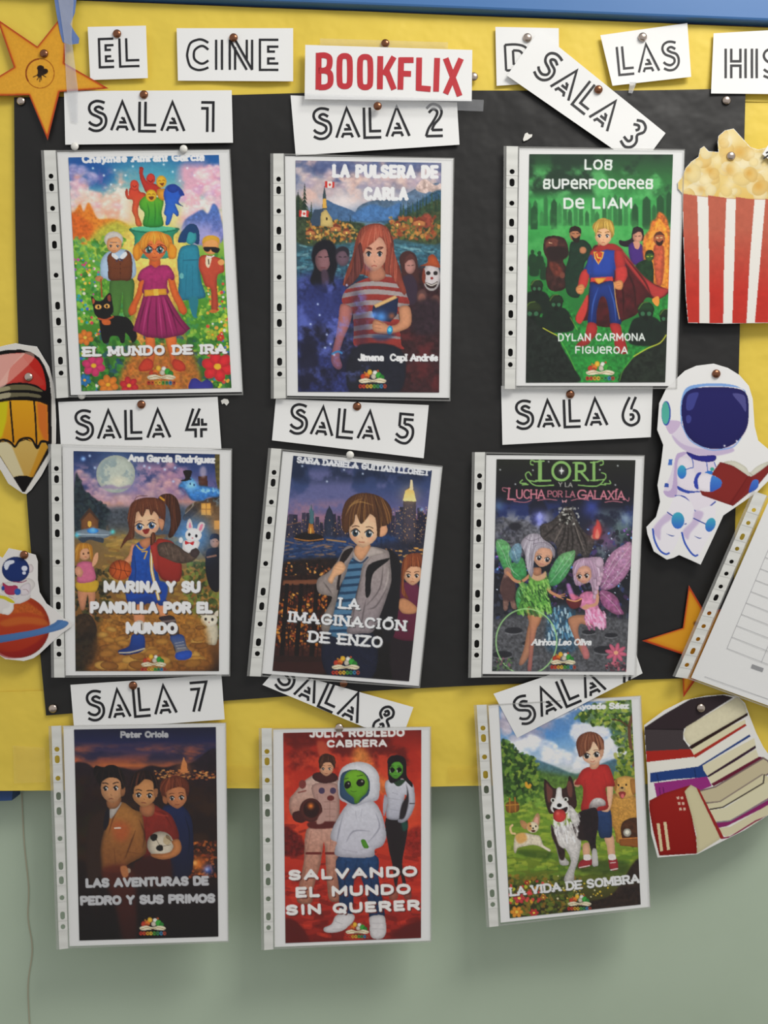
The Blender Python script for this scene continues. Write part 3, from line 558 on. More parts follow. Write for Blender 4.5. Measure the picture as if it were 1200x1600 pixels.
def art_hero():
    c = Cv((770, 210, 1100, 620), 1200)
    c.G([(100, '24402c'), (240, '2f6a38'), (400, '3f9a50'), (520, '3f9c4e'), (700, '2f7f40'), (900, '2a7838'), (1200, '246a30'), (1420, '1a3a20')])
    c.cloud((190, 100, 1030, 330), '1f3828', 130, .42, .62, .95, 4); c.cloud((190, 200, 1030, 480), '62b86c', 110, .46, .7, .8, 7); c.B(580, 450, 200, '6ac070', .7, 80)
    rs = random.Random(3)
    for i in range(26):
        x = 200+i*32+rs.uniform(-8, 8); h = rs.uniform(40, 150); c.P([(x, 520), (x, 500-h), (x+11, 478-h), (x+24, 500-h), (x+26, 520)], ('2f6a3c', '2a5c36', '377a44')[i % 3], sm=0, bl=2, al=.85)
    for x, w, t in ((215, 40, 400), (330, 36, 365), (850, 46, 350), (930, 42, 340), (790, 36, 390), (985, 34, 320)): c.P([(x, 540), (x, t+26), (x+w/2, t), (x+w, t+26), (x+w, 540)], '245230', sm=0, bl=2)
    c.cloud((190, 480, 1030, 700), '58b060', 100, .4, .7, .7, 9)
    c.P('200,880 320,860 460,1000 560,1060 760,1070 900,1000 1000,900 990,1410 190,1410', '2a8038', bl=14, tx=.35)
    # distant crowd left
    for i, (x, y, q) in enumerate(((225, 690, 22), (265, 700, 24), (235, 740, 26), (290, 760, 20))): c.E(x, y-q, q*.5, q*.6, '1f4426', bl=1); c.P([(x-q, y+60), (x-q*.8, y-q*.2), (x+q*.8, y-q*.2), (x+q, y+60)], '1c3c24', bl=2)
    # brute, man in dark suit
    c.P('288,620 300,585 350,575 405,590 428,640 425,690 400,720 430,780 420,860 380,890 320,880 300,800 310,720 290,670', '3f2420', sh=.4, sr=14, tx=.4); c.P('300,610 340,590 370,600 360,640 310,650', '6a3a30', bl=3, tx=.3); c.L('320,615 335,618', 5, 'd0a080'); c.P('320,730 370,735 400,800 350,800', '6a3428', bl=4, tx=.3); c.E(395, 800, 15, 18, '8a5040', sh=.3)
    c.P('310,640 420,650 420,700 330,715', '2a1a18', bl=4)
    c.P('440,620 470,605 520,600 560,640 555,700 520,740 500,900 470,930 420,900 410,790 430,700', '1a3626', sh=.4, sr=12, tx=.2); c.E(468, 565, 32, 42, 'b07858', sh=.5, sr=10); c.P('434,560 440,530 470,520 500,535 500,565 480,550 450,552', '2a1c16'); c.P('445,575 470,590 495,575 488,612 462,612', '241a14'); c.L('452,563 464,564', 4, '1c120e'); c.L('476,563 488,562', 4, '1c120e'); c.E(512, 658, 20, 20, 'b87c58', sh=.4, sr=6)
    # woman in purple, fire figure
    c.P('790,560 800,530 830,525 855,545 856,600 820,610 780,640 725,630 718,600 750,605 785,590', '241a24', sh=.2); c.E(822, 580, 27, 36, 'c89078', sh=.4, sr=9, sd=(5, 0)); c.P('795,570 805,540 835,532 852,560 830,552', '2a1c22'); c.L('808,578 818,578', 4, '2a1a18'); c.L('828,578 838,577', 4, '2a1a18')
    c.P('770,640 800,612 845,625 858,680 850,740 790,730', '4a2a78', sh=.4, sr=10); c.P('800,610 835,615 828,650 808,645', 'c89078')
    for p_, q in (('850,640 860,580 890,540 900,495 925,480 945,440 985,470 1000,520 1010,560 1005,700 1000,880 930,880 900,800 860,720', 'd8682c'), ('870,640 885,570 915,520 940,480 965,500 990,550 995,680 990,860 940,860 900,760', 'f09a34'), ('900,600 925,540 945,520 975,560 985,640 980,830 945,830', 'e88a40')): c.P(p_, q, bl=4, al=.85, tx=.4, tc=12)
    c.P('915,640 945,620 970,640 975,700 970,800 955,860 930,850 915,740', 'c05a3c', sh=.5, sr=10, bl=2, tx=.2); c.E(945, 592, 33, 38, 'a86040', sh=.4, sr=8); c.P('915,590 925,560 955,552 980,580 965,572 930,574', '5a3020'); c.P('925,600 945,612 968,598 960,630 935,630', '33190f'); c.L('930,588 940,588', 4, 'f8e0a0'); c.L('952,587 962,586', 4, 'f8e0a0')
    c.P('815,740 870,710 905,720 915,800 900,860 820,800', '1c3a20', sh=.4, sr=10, tx=.3); c.E(890, 690, 26, 32, '3a5a24', sh=.5, sr=8); c.P('865,685 875,660 905,658 918,685 895,676', '1c2c18'); c.L('876,694 886,694', 4, 'b8c048'); c.L('898,694 908,692', 4, 'b8c048')
    # cape
    c.P('560,660 620,625 700,630 760,690 840,790 920,850 1000,885 985,915 930,940 870,930 820,1020 740,1060 700,1095 600,1090 560,1060 500,1060 468,1050 500,980 545,900', '5a1a1e', '481418', sh=.35, sr=20, tx=.3, tc=30); c.P('720,640 770,700 850,800 930,860 1000,885 930,935 860,860 780,760 730,690', 'b03a38', bl=4, sh=.2); c.P('470,1045 510,960 540,910 535,1000 500,1075', 'c04038', bl=2); c.folds('720,700 800,860 810,1000|740,680 860,830 900,920|700,760 740,900 740,1040|560,900 540,1050', '2a0808', 12, .6); c.P('905,940 940,920 945,960 930,975', 'e09040')
    # hero
    c.P('550,690 600,655 690,640 740,690 755,760 740,800 720,870 690,860 700,800 690,770 680,820 560,825 545,770 540,820 520,880 490,880 500,800 530,740', '27408c', '1f3878', sh=.5, sr=14)
    c.P('560,660 610,645 640,665 700,640 740,680 745,740 715,740 690,690 640,700 600,690 560,740 540,740 550,690', 'b83834', bl=3, sh=.3); c.P('580,660 600,650 660,655 700,660 690,750 670,800 570,800 560,740', '28479c', bl=4, sh=.35, sr=14)
    c.P('700,640 735,660 752,720 745,800 728,850 695,850 700,770 690,700', 'b03432', sh=.45, sr=10); c.P('700,760 750,745 765,800 740,850 715,850 700,820', 'c03c38', sh=.4, sr=9); c.P('500,790 530,765 548,800 530,870 500,875 484,860', 'c03c38', sh=.4, sr=9); c.P('545,700 565,690 560,790 535,780', '24408c', bl=2)
    c.P('690,840 725,828 740,845 732,880 705,880 685,865', 'd8925c', sh=.45, sr=8); c.P('478,865 505,850 522,870 510,905 485,905 472,885', 'd8925c', sh=.45, sr=8); c.folds('700,850 720,845|702,862 725,858|485,872 505,868|484,886 508,884', '5a2c14', 4, .6)
    c.P('558,815 680,808 682,832 640,832 600,850 580,835 555,838', 'c84438', sm=0); c.P('575,818 645,815 625,838 602,850 588,838', 'e0a03c', sm=0, sh=.3, sr=5)
    c.P('556,838 600,852 680,834 700,940 710,1010 730,1060 720,1085 670,1078 660,1010 640,930 610,930 590,1010 585,1080 540,1080 545,1000 550,900', '1f3a80', '1a3070', sh=.5, sr=16); c.folds('600,870 570,960 560,1060|660,860 690,960 700,1060', '5a86d8', 8, .5); c.L('688,840 700,950 720,1050', 4, 'c89a5a')
    c.P('540,1072 588,1078 590,1130 560,1170 540,1195 480,1210 478,1190 520,1150', 'b03432', 'a02c2c', sh=.45, sr=10); c.P('665,1078 722,1080 735,1130 752,1170 765,1240 720,1245 695,1210 685,1150', 'b03432', 'a02c2c', sh=.45, sr=10)
    c.P('572,668 602,662 632,668 625,700 600,740 578,705', 'd8a040', sm=0); c.P('580,673 602,667 624,673 618,698 600,728 584,702', 'c04430', sm=0); c.L('592,680 596,700 612,702', 6, 'f0c050')
    c.P('600,610 650,610 655,640 625,660 600,640', 'c88a64', sh=.4); c.P('575,650 620,625 690,622 740,660 700,660 640,655 600,670', 'a83030', bl=2, sh=.3)
    c.face(628, 575, 92, 110, 'e8b088', '356', mouth='9a5040', brow='8a6020', mood=-1, es=.8, eyey=.02, cap='b89040')
    c.hair('566,530 575,505 600,490 640,482 675,492 690,530 688,570 672,590 668,555 640,535 600,545 585,580 578,555', 'c8a048', 18, 'ecd07c', seed=4, w=4)
    # masked soldiers
    for x, y, q, col in ((250, 870, 46, '243c24'), (360, 960, 52, '20341f'), (228, 1010, 62, '2c3c1c'), (870, 1010, 60, '1f4022'), (985, 1040, 50, '20341f')):
        c.P([(x-q*1.5, y+q*3), (x-q*1.4, y+q), (x-q*.6, y+q*.45), (x+q*.7, y+q*.45), (x+q*1.5, y+q*1.2), (x+q*1.8, y+q*3)], '15241a', bl=2, sh=-.3, sr=10, tx=.3)
        c.E(x, y, q*.72, q*.85, '1a2a1c', sh=.2); c.P([(x-q*.78, y-q*.1), (x-q*.6, y-q*.75), (x, y-q), (x+q*.6, y-q*.75), (x+q*.78, y-q*.1), (x, y-q*.2)], col, sh=.45, sr=10); c.E(x-q*.3, y+q*.15, q*.2, q*.2, '3a6a4a'); c.E(x+q*.3, y+q*.15, q*.2, q*.2, '3a6a4a'); c.E(x, y+q*.6, q*.25, q*.22, '0e1610')
        c.L([(x-q*.7, y-q*.3), (x-q*.3, y-q*.85), (x+q*.2, y-q*.95)], 4, '8ab04a', al=.6)
    c.L('440,1040 480,1110', 4, 'a8c840', al=.5)
    c.P('190,1060 280,1100 360,1140 400,1220 470,1340 480,1410 190,1410', '1c241e', tx=.5, bl=2); c.P('985,1130 940,1190 840,1240 780,1290 720,1410 985,1410', '1f281f', tx=.5, bl=2)
    c.L('285,1100 330,1125 365,1142', 5, 'c8cc40', al=.9); c.L('365,1142 420,1230 470,1340', 5, '6ab040', al=.6); c.L('985,1140 950,1185 880,1215 800,1262', 6, 'c8cc40', al=.85); c.L('800,1262 740,1340 720,1400', 5, '6ab040', al=.6); c.B(590, 1300, 110, '2f9a40', .5)
    c.logo(610, 1345, 165)
    k = dict(c='d8e0d8', gap=.36, ang=1)
    c.T('LOŜ', 526, 196, 674, 198, 50, 11, **k); c.T('ŜUPĒRPODĒRĒŜ', 290, 306, 906, 306, 48, 11, **k); c.T('DĒ LIAM', 408, 418, 786, 416, 52, 12, **k)
    c.T('DYLAN CARMONA', 374, 1172, 862, 1170, 38, 7, **k); c.T('FIGUĒROA', 472, 1242, 764, 1244, 36, 7, **k)
    c.grain(.05); return c
def art_village():
    c = Cv((60, 680, 380, 1070), 1200)
    c.G([(90, '1c3560'), (200, '3a4a7c'), (330, '7a6a98'), (390, 'c08a80'), (430, '6a6a78'), (520, '6a5c48'), (800, '8a6a38'), (1050, '7a5428'), (1250, '6a4420'), (1390, '2a1c14')])
    c.cloud((200, 100, 1065, 330), '1c2c58', 120, .4, .6, .7, 3); c.cloud((200, 190, 420, 360), 'b08aa0', 70, .4, .6, .8, 5); c.cloud((560, 170, 860, 370), 'b088a4', 80, .38, .6, .9, 8); c.B(420, 380, 190, 'e0a088', .6, 50)
    c.puff('200,190 300,230 400,330 560,350 700,240 760,170 800,200 850,330 860,380 600,400 400,390 260,320', 130, 12, 32, 'a88098 c09aa8 8a6c90 b88ca0 d8a8a8', 4, 'e8b8b0', .5)
    for x, y in ((262, 138), (300, 120), (330, 190), (620, 180), (650, 190), (700, 160), (740, 200), (800, 190), (610, 130), (820, 130), (870, 150), (790, 270)): c.B(x, y, 9, 'c8dcff', .9)
    c.B(262, 138, 16, '8ab8ff', .9)
    c.B(453, 225, 170, 'a8c0d8', .5); c.E(453, 228, 114, 110, 'b8c0b4', sh=.25, sr=20); c.cloud((350, 130, 560, 330), '8a9ca0', 40, .48, .62, .8, 4, poly=[(453+108*math.cos(a*.5), 228+104*math.sin(a*.5)) for a in range(12)]); c.B(470, 270, 60, 'f0e4c4', .6, 40); c.P('370,300 430,290 470,305 540,290 530,310 450,316 380,312', '9a88a8', bl=4, al=.8)
    c.P('215,240 240,250 270,320 330,370 400,420 440,470 430,560 215,560', '24303a', tx=.5, bl=3); c.dabs((215, 250, 440, 560), 240, '2c3a3c 1c2830 38484a 24343a', 5, 12, al=.7, poly='215,240 240,250 270,320 330,370 400,420 440,470 430,560 215,560', seed=4)
    c.P('250,560 250,490 300,430 350,500 350,560', '7a5030', sm=0, sh=.4); c.P('238,500 300,425 362,505 345,500 300,450 255,500', '4a3428', sm=0); c.E(300, 520, 12, 18, 'f0b050', bl=1); c.P('400,570 400,530 440,510 470,540 470,570', '8a6038', sm=0); c.E(436, 548, 8, 9, 'f0c060')
    c.P('430,440 560,430 760,400 860,440 860,620 430,600', '4a5058', bl=14, tx=.3); c.B(480, 620, 120, 'b0904a', .8, 70); c.B(700, 460, 120, '5a6478', .6)
    c.dabs((380, 590, 1065, 1000), 300, '9a7a3c b0903f 7a6a34 8a5c28 c8a050', 6, 14, el=3, ang=5, al=.45, seed=4)
    c.dabs((840, 740, 1065, 1200), 300, '4a5a28 6a7a34 38481f 7a8a3c 2c3a1c', 6, 14, al=.7, seed=7); c.dabs((215, 780, 420, 1390), 380, '3a3c20 2a2c18 4a4828 1c1e14 5a5830', 7, 16, al=.7, seed=9)
    # houses on the right
    c.P('860,440 920,390 1000,380 1065,370 1065,760 960,700 900,560 880,500', '54402c', tx=.4, bl=2); c.P('850,470 960,385 1065,360 1065,400 960,430 870,500', '3a2c24', tx=.4); c.P('955,400 1010,398 1012,470 955,468', 'f0b050', sm=0, sh=.4, sr=8); c.L('983,400 983,468', 4, '5a3820'); c.L('955,434 1010,434', 4, '5a3820'); c.B(985, 436, 60, 'f0a040', .5); c.P('1030,500 1062,500 1062,550 1030,552', 'f0a848', sm=0); c.B(1045, 530, 60, 'e09038', .6); c.L('860,460 900,420 912,385', 4, 'c0a080', al=.7)
    c.P('935,240 990,238 992,300 940,302', '5a3428', sm=0, sh=.4); c.E(965, 215, 20, 34, 'b8a8b8', bl=6, al=.7); c.P('1035,110 1065,100 1065,330 1040,260', '5a5028', tx=.5)
    # blue ghost with hat
    c.P('820,300 850,265 900,250 935,290 990,300 1060,320 1060,360 1000,365 960,385 900,380 870,340 850,310', '4a90d0', '3a78c0', sh=.45, sr=14, tx=.25, bl=3); c.B(895, 290, 40, 'a0d8ff', .8); c.E(890, 285, 5, 7, '1c3c70'); c.E(912, 292, 5, 7, '1c3c70'); c.cloud((850, 300, 1060, 390), 'a0d8f8', 30, .5, .7, .8, 3); c.P('848,210 888,205 900,215 888,255 870,268 840,268 860,250', '241c1c', sh=.3); c.L('838,266 895,258', 7, '1c1616')
    # spaceship
    c.P('215,570 270,550 340,545 410,560 440,570 400,600 340,610 260,600', '7a8894', sh=.4, sr=8); c.E(318, 560, 34, 16, '3a8ad8', sh=.3, sr=6); c.B(318, 556, 20, '8ad0ff', .7); c.P('240,600 370,600 380,630 350,625 300,612 270,628 250,625', '3a4450'); c.B(225, 585, 18, '58d0f0', .9); c.B(435, 565, 16, '60e0e0', .9); c.L('230,580 410,585', 5, 'c0d0d8', al=.7)
    # small blonde child
    c.P('235,900 330,900 318,1050 300,1050 290,930 270,1020 245,1010', 'c88a68', sh=.4); c.P('225,860 345,850 345,905 320,920 235,912', 'c8a030', sh=.4, sr=8); c.P('225,760 260,740 310,745 325,780 332,850 235,865 228,820', 'c86a88', sh=.4, sr=10); c.P('215,780 240,770 262,800 250,830 222,820', 'd89a7c', sh=.3); c.E(270, 690, 36, 42, 'd8a07c', sh=.3); c.hair('220,650 260,632 310,645 320,700 315,750 300,700 290,665 250,675 240,730 218,740', 'c8882c', 12, 'f0c060', w=4); c.E(264, 695, 5, 7, '4a2c18'); c.E(292, 690, 5, 7, '4a2c18'); c.L('270,712 282,714', 3, 'a04838'); c.P('330,700 350,690 345,740 320,770 315,750', 'd8a07c')
    # boy in black, rabbit, cat
    c.P('985,680 1030,660 1062,680 1062,900 1010,900 980,800', '1c1a22', sh=.3); c.E(1032, 625, 26, 34, 'c88a68', sh=.3); c.P('1002,610 1015,580 1050,578 1062,600 1062,625 1040,605 1010,612', '1c1418'); c.L('1022,625 1030,625', 3, '1c1010'); c.L('1044,625 1052,624', 3, '1c1010'); c.L('990,715 1040,705', 10, 'b87c5c', al=.8)
    c.B(905, 590, 150, '4a9af0', .65); c.B(905, 590, 95, '8ac8ff', .4)
    c.P('868,545 876,500 890,490 902,520 902,560', 'ece4e4', sh=.3); c.P('928,560 938,520 958,508 976,522 965,555 940,585', 'ece4e4', sh=.3); c.P('880,540 888,508 896,540', 'e088a0'); c.P('938,560 950,525 965,525 955,555', 'e088a0'); c.E(908, 585, 48, 40, 'f2eeec', sh=.25, sr=8); c.E(885, 660, 42, 30, 'eeeae8', sh=.3, sr=8); c.P('850,620 940,620 935,660 915,690 860,680', 'f0ecea', sh=.3); c.E(884, 582, 8, 10, '1c1c28'); c.E(925, 590, 8, 10, '1c1c28'); c.E(903, 603, 5, 4, 'd06a78'); c.P('860,618 885,628 912,622 905,645 885,635 862,642', 'c02c34'); c.E(835, 615, 12, 16, 'ece8e8')
    c.P('958,1110 1000,1095 1045,1110 1052,1170 1040,1225 1010,1228 965,1222 955,1170', 'c8bea6', sh=.45, sr=12); c.P('950,1060 952,1030 972,1048', 'd0c4b0'); c.P('1030,1048 1052,1026 1052,1062', 'd0c4b0'); c.E(1000, 1082, 50, 40, 'dcd4c0', sh=.28, sr=9); c.E(980, 1078, 8, 10, '2a2420'); c.E(1020, 1080, 8, 10, '2a2420'); c.E(1000, 1096, 5, 4, 'a05a50'); c.L('975,1190 975,1222', 5, '8a8070', al=.5); c.L('1015,1190 1012,1224', 5, '8a8070', al=.5)
    # stones of the road
    c.P('420,1050 900,1040 1000,1250 960,1390 300,1390 330,1200', 'a8742f', '7a4c1e', bl=16, tx=.3)
    rs = random.Random(8)
    for i in range(80):
        x = rs.uniform(360, 960); y = rs.uniform(1060, 1360); q = 14+(y-1040)*.07; c.E(x, y, q*1.5, q*.7, ('b8843a', '9a6a2c', 'c89a4c', '8a5a26', 'a87434')[i % 5], rot=rs.uniform(-12, 12), sh=.5, sr=7, al=.85)
    c.P('225,1060 300,1050 340,1120 330,1180 260,1200 225,1150', '3c2c1c', sh=.3, tx=.4); c.P('300,1140 335,1110 345,1250 320,1330 240,1390 200,1400 200,1200', '2a2016', tx=.5, bl=16, al=.8)
    # girl
    c.hair('700,380 720,350 770,342 810,370 830,430 835,500 810,560 780,600 760,590 775,520 765,440 740,400', '4a2818', 18, '8a5438', seed=3, w=4)
    c.P('690,620 740,610 800,640 840,760 830,850 780,860 720,840 690,760', 'a83428', '8a2a22', sh=.45, sr=14)
    c.P('700,640 760,625 820,650 880,690 920,660 945,690 900,740 820,750 740,720 705,700', '5a4a40', sh=.5, sr=12, tx=.3); c.folds('740,640 760,700|780,650 790,720|830,680 835,740', 'a89880', 7, .6); c.E(915, 690, 26, 26, '4a3c3c', sh=.3)
    c.P('545,640 570,650 560,720 520,760 500,740 530,700', 'd8946c', sh=.4, sr=8)
    c.P('530,900 720,900 745,960 760,980 700,1000 640,985 600,1010 525,985', '1c4490', '18387c', sh=.4, sr=14); c.P('560,1000 625,1000 622,1060 618,1100 565,1100', 'd08a60', sh=.4, sr=8); c.P('690,990 735,985 760,1060 730,1070 705,1050', 'd08a60', sh=.4, sr=8)
    c.P('570,1095 615,1095 612,1180 575,1185', 'd8cfc0', sh=.3); c.P('550,1170 615,1168 625,1240 600,1270 540,1285 480,1285 468,1262 530,1235', '244a94', '1c3470', sh=.4, sr=10); c.L('475,1275 540,1272 620,1250', 8, 'b8b0a0')
    c.P('705,1068 790,1060 815,1130 840,1200 880,1260 850,1290 810,1290 780,1200 740,1110', '3a2c30', '2a2434', sh=.4, sr=12); c.L('720,1095 800,1085', 12, '9a8a80', al=.6); c.P('770,1180 845,1170 870,1240 895,1270 885,1305 830,1315 805,1300 800,1250', '2c4a8c', 'a08a6a', sh=.4, sr=10); c.P('810,1275 890,1262 895,1300 850,1318 806,1310', '2a54b0', sh=.3); c.folds('800,1220 850,1210|805,1235 855,1228|815,1250 865,1245', 'e8e0d0', 6, .9)
    c.P('560,650 600,620 620,640 655,620 690,640 690,760 705,830 740,980 700,990 690,900 650,900 525,900 530,830 545,740 550,690', '2054a8', '1a4690', sh=.4, sr=16, tx=.1)
    c.P('520,860 740,860 745,960 690,970 650,940 560,960 522,960', '1c489a', bl=3); c.L('665,640 662,760 672,830 705,960', 18, 'c8a030'); c.L('665,640 662,760 672,830 705,960', 7, 'e8e0c8'); c.L('575,645 600,670 625,665 650,640', 8, 'c8a438'); c.T('7', 610, 724, 640, 722, 42, 7, 'd8a838'); c.folds('560,700 570,800 555,900|640,740 630,830', '0c2454', 8, .5)
    c.P('655,640 690,630 700,720 700,800 680,780 668,720', 'b03c34', sh=.4); c.P('600,615 660,600 655,640 625,665 595,640', 'c88660', sh=.4)
    c.E(480, 790, 66, 60, 'c05a24', sh=.5, sr=18, sd=(6, 6)); c.L('420,775 480,790 540,800', 3, '4a1c0c'); c.L('470,733 485,790 470,850', 3, '4a1c0c'); c.L('440,745 455,790 432,830', 3, '4a1c0c'); c.L('510,740 505,790 525,830', 3, '4a1c0c')
    c.face(632, 520, 150, 150, 'e8b894', '3a78b0', mouth=None, brow='5a3020', blush='e08870', es=1.2, rot=-6, look=-.03, cap='5a3020', mood=1)
    c.P('610,555 650,548 645,572 625,580', '8a2c28'); c.L('610,555 650,548', 3, '5a1c18')
    c.hair('530,560 522,480 545,400 600,370 680,365 740,400 745,470 735,540 722,560 715,490 690,430 660,470 640,420 610,480 580,440 565,520 560,600 520,620 480,665 500,610', '6a3a24', 26, 'a8704c', seed=6, w=4); c.P('700,490 735,500 730,545 715,550', 'd89a74', sh=.3); c.L('735,380 715,365', 12, 'c89030'); c.L('555,400 580,360 640,355', 3, '5a3020'); c.hair('660,580 680,570 690,610 672,640 655,640', '6a3a24', 5, w=3)
    c.logo(675, 1335, 150)
    c.T('Ana García Rodríguez', 530, 150, 1030, 160, 33, 12, 'f0f2f4', gap=.25)
    k = dict(sh='4a3a2a', gap=.4); c.T('MARINA Y SU', 392, 912, 940, 914, 50, 21, 'f0efec', **k); c.T('PANDILLA POR EL', 312, 1034, 1012, 1036, 50, 21, 'f0efec', **k); c.T('MUNDO', 522, 1154, 806, 1156, 50, 21, 'f0efec', **k)
    c.grain(.05); return c

def art_city():
    c = Cv((380, 680, 700, 1080), 1200)
    c.G([(110, '24304c'), (300, '3a4a74'), (420, '5a5c88'), (480, '8a6a84'), (540, '5a4c60'), (640, '26324a'), (800, '1c2434'), (1000, '201c20'), (1440, '14120f')])
    c.cloud((240, 200, 1120, 440), '6a6a94', 130, .45, .65, .8, 4); c.cloud((260, 400, 700, 500), 'a07888', 80, .4, .65, .7, 7); c.cloud((240, 120, 1120, 260), '1c2840', 110, .45, .65, .8, 9)
    for x, y in ((345, 180), (590, 202), (490, 270), (700, 225)): c.B(x, y, 7, 'd0dcf0', .9)
    rs = random.Random(5)
    for i in range(34):
        x = 240+i*26; h = rs.uniform(30, 90)+(40 if x > 820 else 0); c.P([(x, 600), (x, 540-h), (x+rs.uniform(16, 28), 540-h), (x+26, 600)], ('2c2c40', '363448', '242638')[i % 3], sm=0, al=.9)
    c.P('475,620 478,480 490,440 500,425 505,410 510,425 522,445 530,480 532,620', '2c3448', sm=0, sh=.3); c.P('895,640 898,450 955,445 960,640', '3a3c50', sm=0); c.P('935,640 938,380 950,330 975,300 1000,330 1012,380 1012,640', '4a4450', sm=0, sh=.35, sr=12); c.P('935,385 950,325 975,310 1000,325 1014,388', 'e8b868', 'f8e0a0', sm=0); c.P('975,320 980,262 992,262 996,320', 'e8d0a8', sm=0); c.B(975, 350, 70, 'f0c070', .35); c.P('1005,640 1015,500 1040,420 1060,460 1080,470 1080,660', '28283a', sm=0); c.B(1043, 435, 14, 'a8c8f0', .8)
    c.dabs((240, 490, 640, 600), 120, 'e0a860 8a7a8a f0c080 5a5468', 2, 4, el=1, al=.8, seed=3); c.dabs((870, 420, 1080, 700), 260, 'e8b070 f0c888 a87850 6a5a60', 2, 4, el=1, al=.75, seed=5)
    c.P('240,620 620,600 900,600 900,860 240,860', '28406a', '1c2c48', bl=10, tx=.3); c.dabs((240, 620, 640, 760), 90, '4a6a98 c88a50 8a6a60 3a5480', 3, 6, el=5, ang=0, al=.4, seed=4)
    c.P('300,600 330,578 380,565 430,575 470,600 440,622 330,620', '1c1818', bl=2); c.L('300,605 380,618 470,608', 6, 'd08a40', al=.8); c.P('378,575 382,540 385,515 408,515 412,540 418,575', 'c88438', sm=0, sh=.4); c.P('388,515 390,470 386,440 396,430 400,400 406,440 414,448 412,515', '4a7078', sh=.3, sr=4); c.L('392,445 394,415', 4, '5a8088'); c.L('395,545 395,575', 5, 'f8c060')
    c.L('490,612 600,625', 8, 'd89848', al=.8, bl=3); c.L('240,530 330,510', 4, 'c88848', al=.5)
    c.P('240,740 640,730 640,870 230,870', '241a18', bl=10, tx=.5); c.dabs((235, 745, 640, 860), 100, 'e0903c a86030 f0b060 5a3020', 3, 6, el=1.6, al=.8, seed=6)
    c.P('215,870 520,880 500,1380 175,1380', '2a1814', bl=2, tx=.5); c.dabs((195, 920, 520, 1300), 520, 'c86a24 e08a30 8a3c18 5a2414 f0a848 3a1810', 4, 10, el=1.4, al=.7, seed=7)
    c.P('215,1240 520,1260 480,1390 175,1380', '3a1c18', bl=12, al=.85)
    c.P('235,850 440,845 560,835 560,862 440,872 230,880', '7a4c34', sh=.4, sr=6, sm=0)
    for x in (245, 330, 420, 500): c.P([(x, 870), (x+24, 870), (x-6, 1330), (x-36, 1330)], '1c1210', sm=0, sh=.3)
    for x in (290, 375, 462): c.L([(x, 870), (x-28, 1300)], 5, '180f0d')
    c.P('175,1290 480,1300 480,1330 175,1325', '2c1814', sm=0)
    c.P('780,640 1080,640 1060,900 900,860 780,760', '2a2a38', bl=12, al=.8, tx=.3); c.dabs((840, 660, 1080, 760), 60, 'e0a050 f0c070 4a4450', 3, 7, el=2.5, ang=5, al=.7, seed=9)
    # sister at the edge
    c.P('870,1180 1030,1170 1000,1440 880,1440', '241c20', bl=3); c.P('915,880 950,860 1030,890 1040,1180 870,1180 880,1060 920,1000', '6a2c48', '5a1c34', sh=.4, sr=12); c.P('905,980 940,955 1000,990 1020,1020 1000,1045 930,1040', 'c08862', sh=.4, sr=10); c.face(992, 815, 100, 120, 'dca884', '432', mouth='9a5a40', brow='5a3020', es=.9, mood=-1); c.hair('930,760 950,710 1000,690 1045,700 1045,770 1010,770 975,775 945,820 945,900 970,960 930,930 925,840', '8a4a2c', 14, 'c88050', seed=4, w=5); c.P('1042,690 1080,690 1060,1200 1035,1200', '2a2a38', al=0)
    # boy
    c.P('830,690 890,690 922,760 920,900 905,1060 880,1180 830,1200 800,1000', '1c1a1e', sh=-.3, sr=12); c.P('490,1160 760,1160 755,1420 490,1400', '1c2034', sh=.4, sr=16, tx=.15)
    c.P('600,720 740,700 700,900 640,1160 500,1160 545,980 580,860', '5a88a8', sh=.35, sr=12)
    k = c.a.copy(); shp = '600,720 740,700 720,860 650,1160 500,1160 545,980 580,860'
    for y in range(745, 1170, 44): c.L([(480, y+8), (600, y+4), (760, y-10)], 17, '284a68', sm=0)
    r = c.mask(PT(shp), 1); full = np.zeros((c.h, c.w, 1)); (x0, y0, x1, y1), m = r; full[y0:y1, x0:x1, 0] = m; c.a = k*(1-full)+c.a*full; c.P(shp, '101828', al=.15, sh=.5)
    c.P('595,660 640,650 650,700 620,750 600,820 560,900 545,980 520,1080 500,1150 460,1140 470,1060 520,960 500,940 450,930 430,890 440,840 500,800 550,740', '9a8e8c', '8a8078', sh=.4, sr=16, tx=.08)
    c.P('740,660 830,670 855,690 862,760 868,850 840,950 800,1060 760,1150 700,1160 610,1160 625,1080 650,980 680,860 700,760', 'a09490', '8a8084', sh=.42, sr=18, tx=.08); c.folds('820,760 800,900 720,1000|840,900 780,1000 730,1020|700,800 660,950 640,1100|470,860 500,900 520,930|720,960 700,1060 690,1140|760,700 700,780', '3a3234', 9, .45); c.folds('850,780 845,850 820,920|560,800 530,860', 'c8beb8', 9, .5)
    c.P('650,720 690,755 740,715 830,690 800,670 740,655 700,730 670,700 640,680', 'b0a49e', sh=.4, sr=8); c.P('650,690 690,735 735,680 742,640 670,640', 'd09a74', sh=.45, sr=10); c.L('640,725 690,748 730,715', 9, '243c58')
    c.P('590,680 645,660 620,710 590,745 560,750', '241c1c'); c.L('585,745 560,850 555,900', 16, '2a2020'); c.P('735,760 850,720 845,740 770,800 750,860 745,930 720,950 715,860', '1c1a1c', sh=.2)
    c.P('530,770 560,740 590,750 600,780 580,810 540,830 520,870 495,850 515,810', 'e0ac84', sh=.4, sr=9); c.folds('540,765 590,775|535,782 588,795', '8a5838', 4, .6)
    c.face(705, 560, 165, 185, 'e8bc98', '3a5a6a', mouth='b07058', brow='4a2c1c', blush='e09070', es=1.1, rot=4, look=-.04, cap='5a3a24')
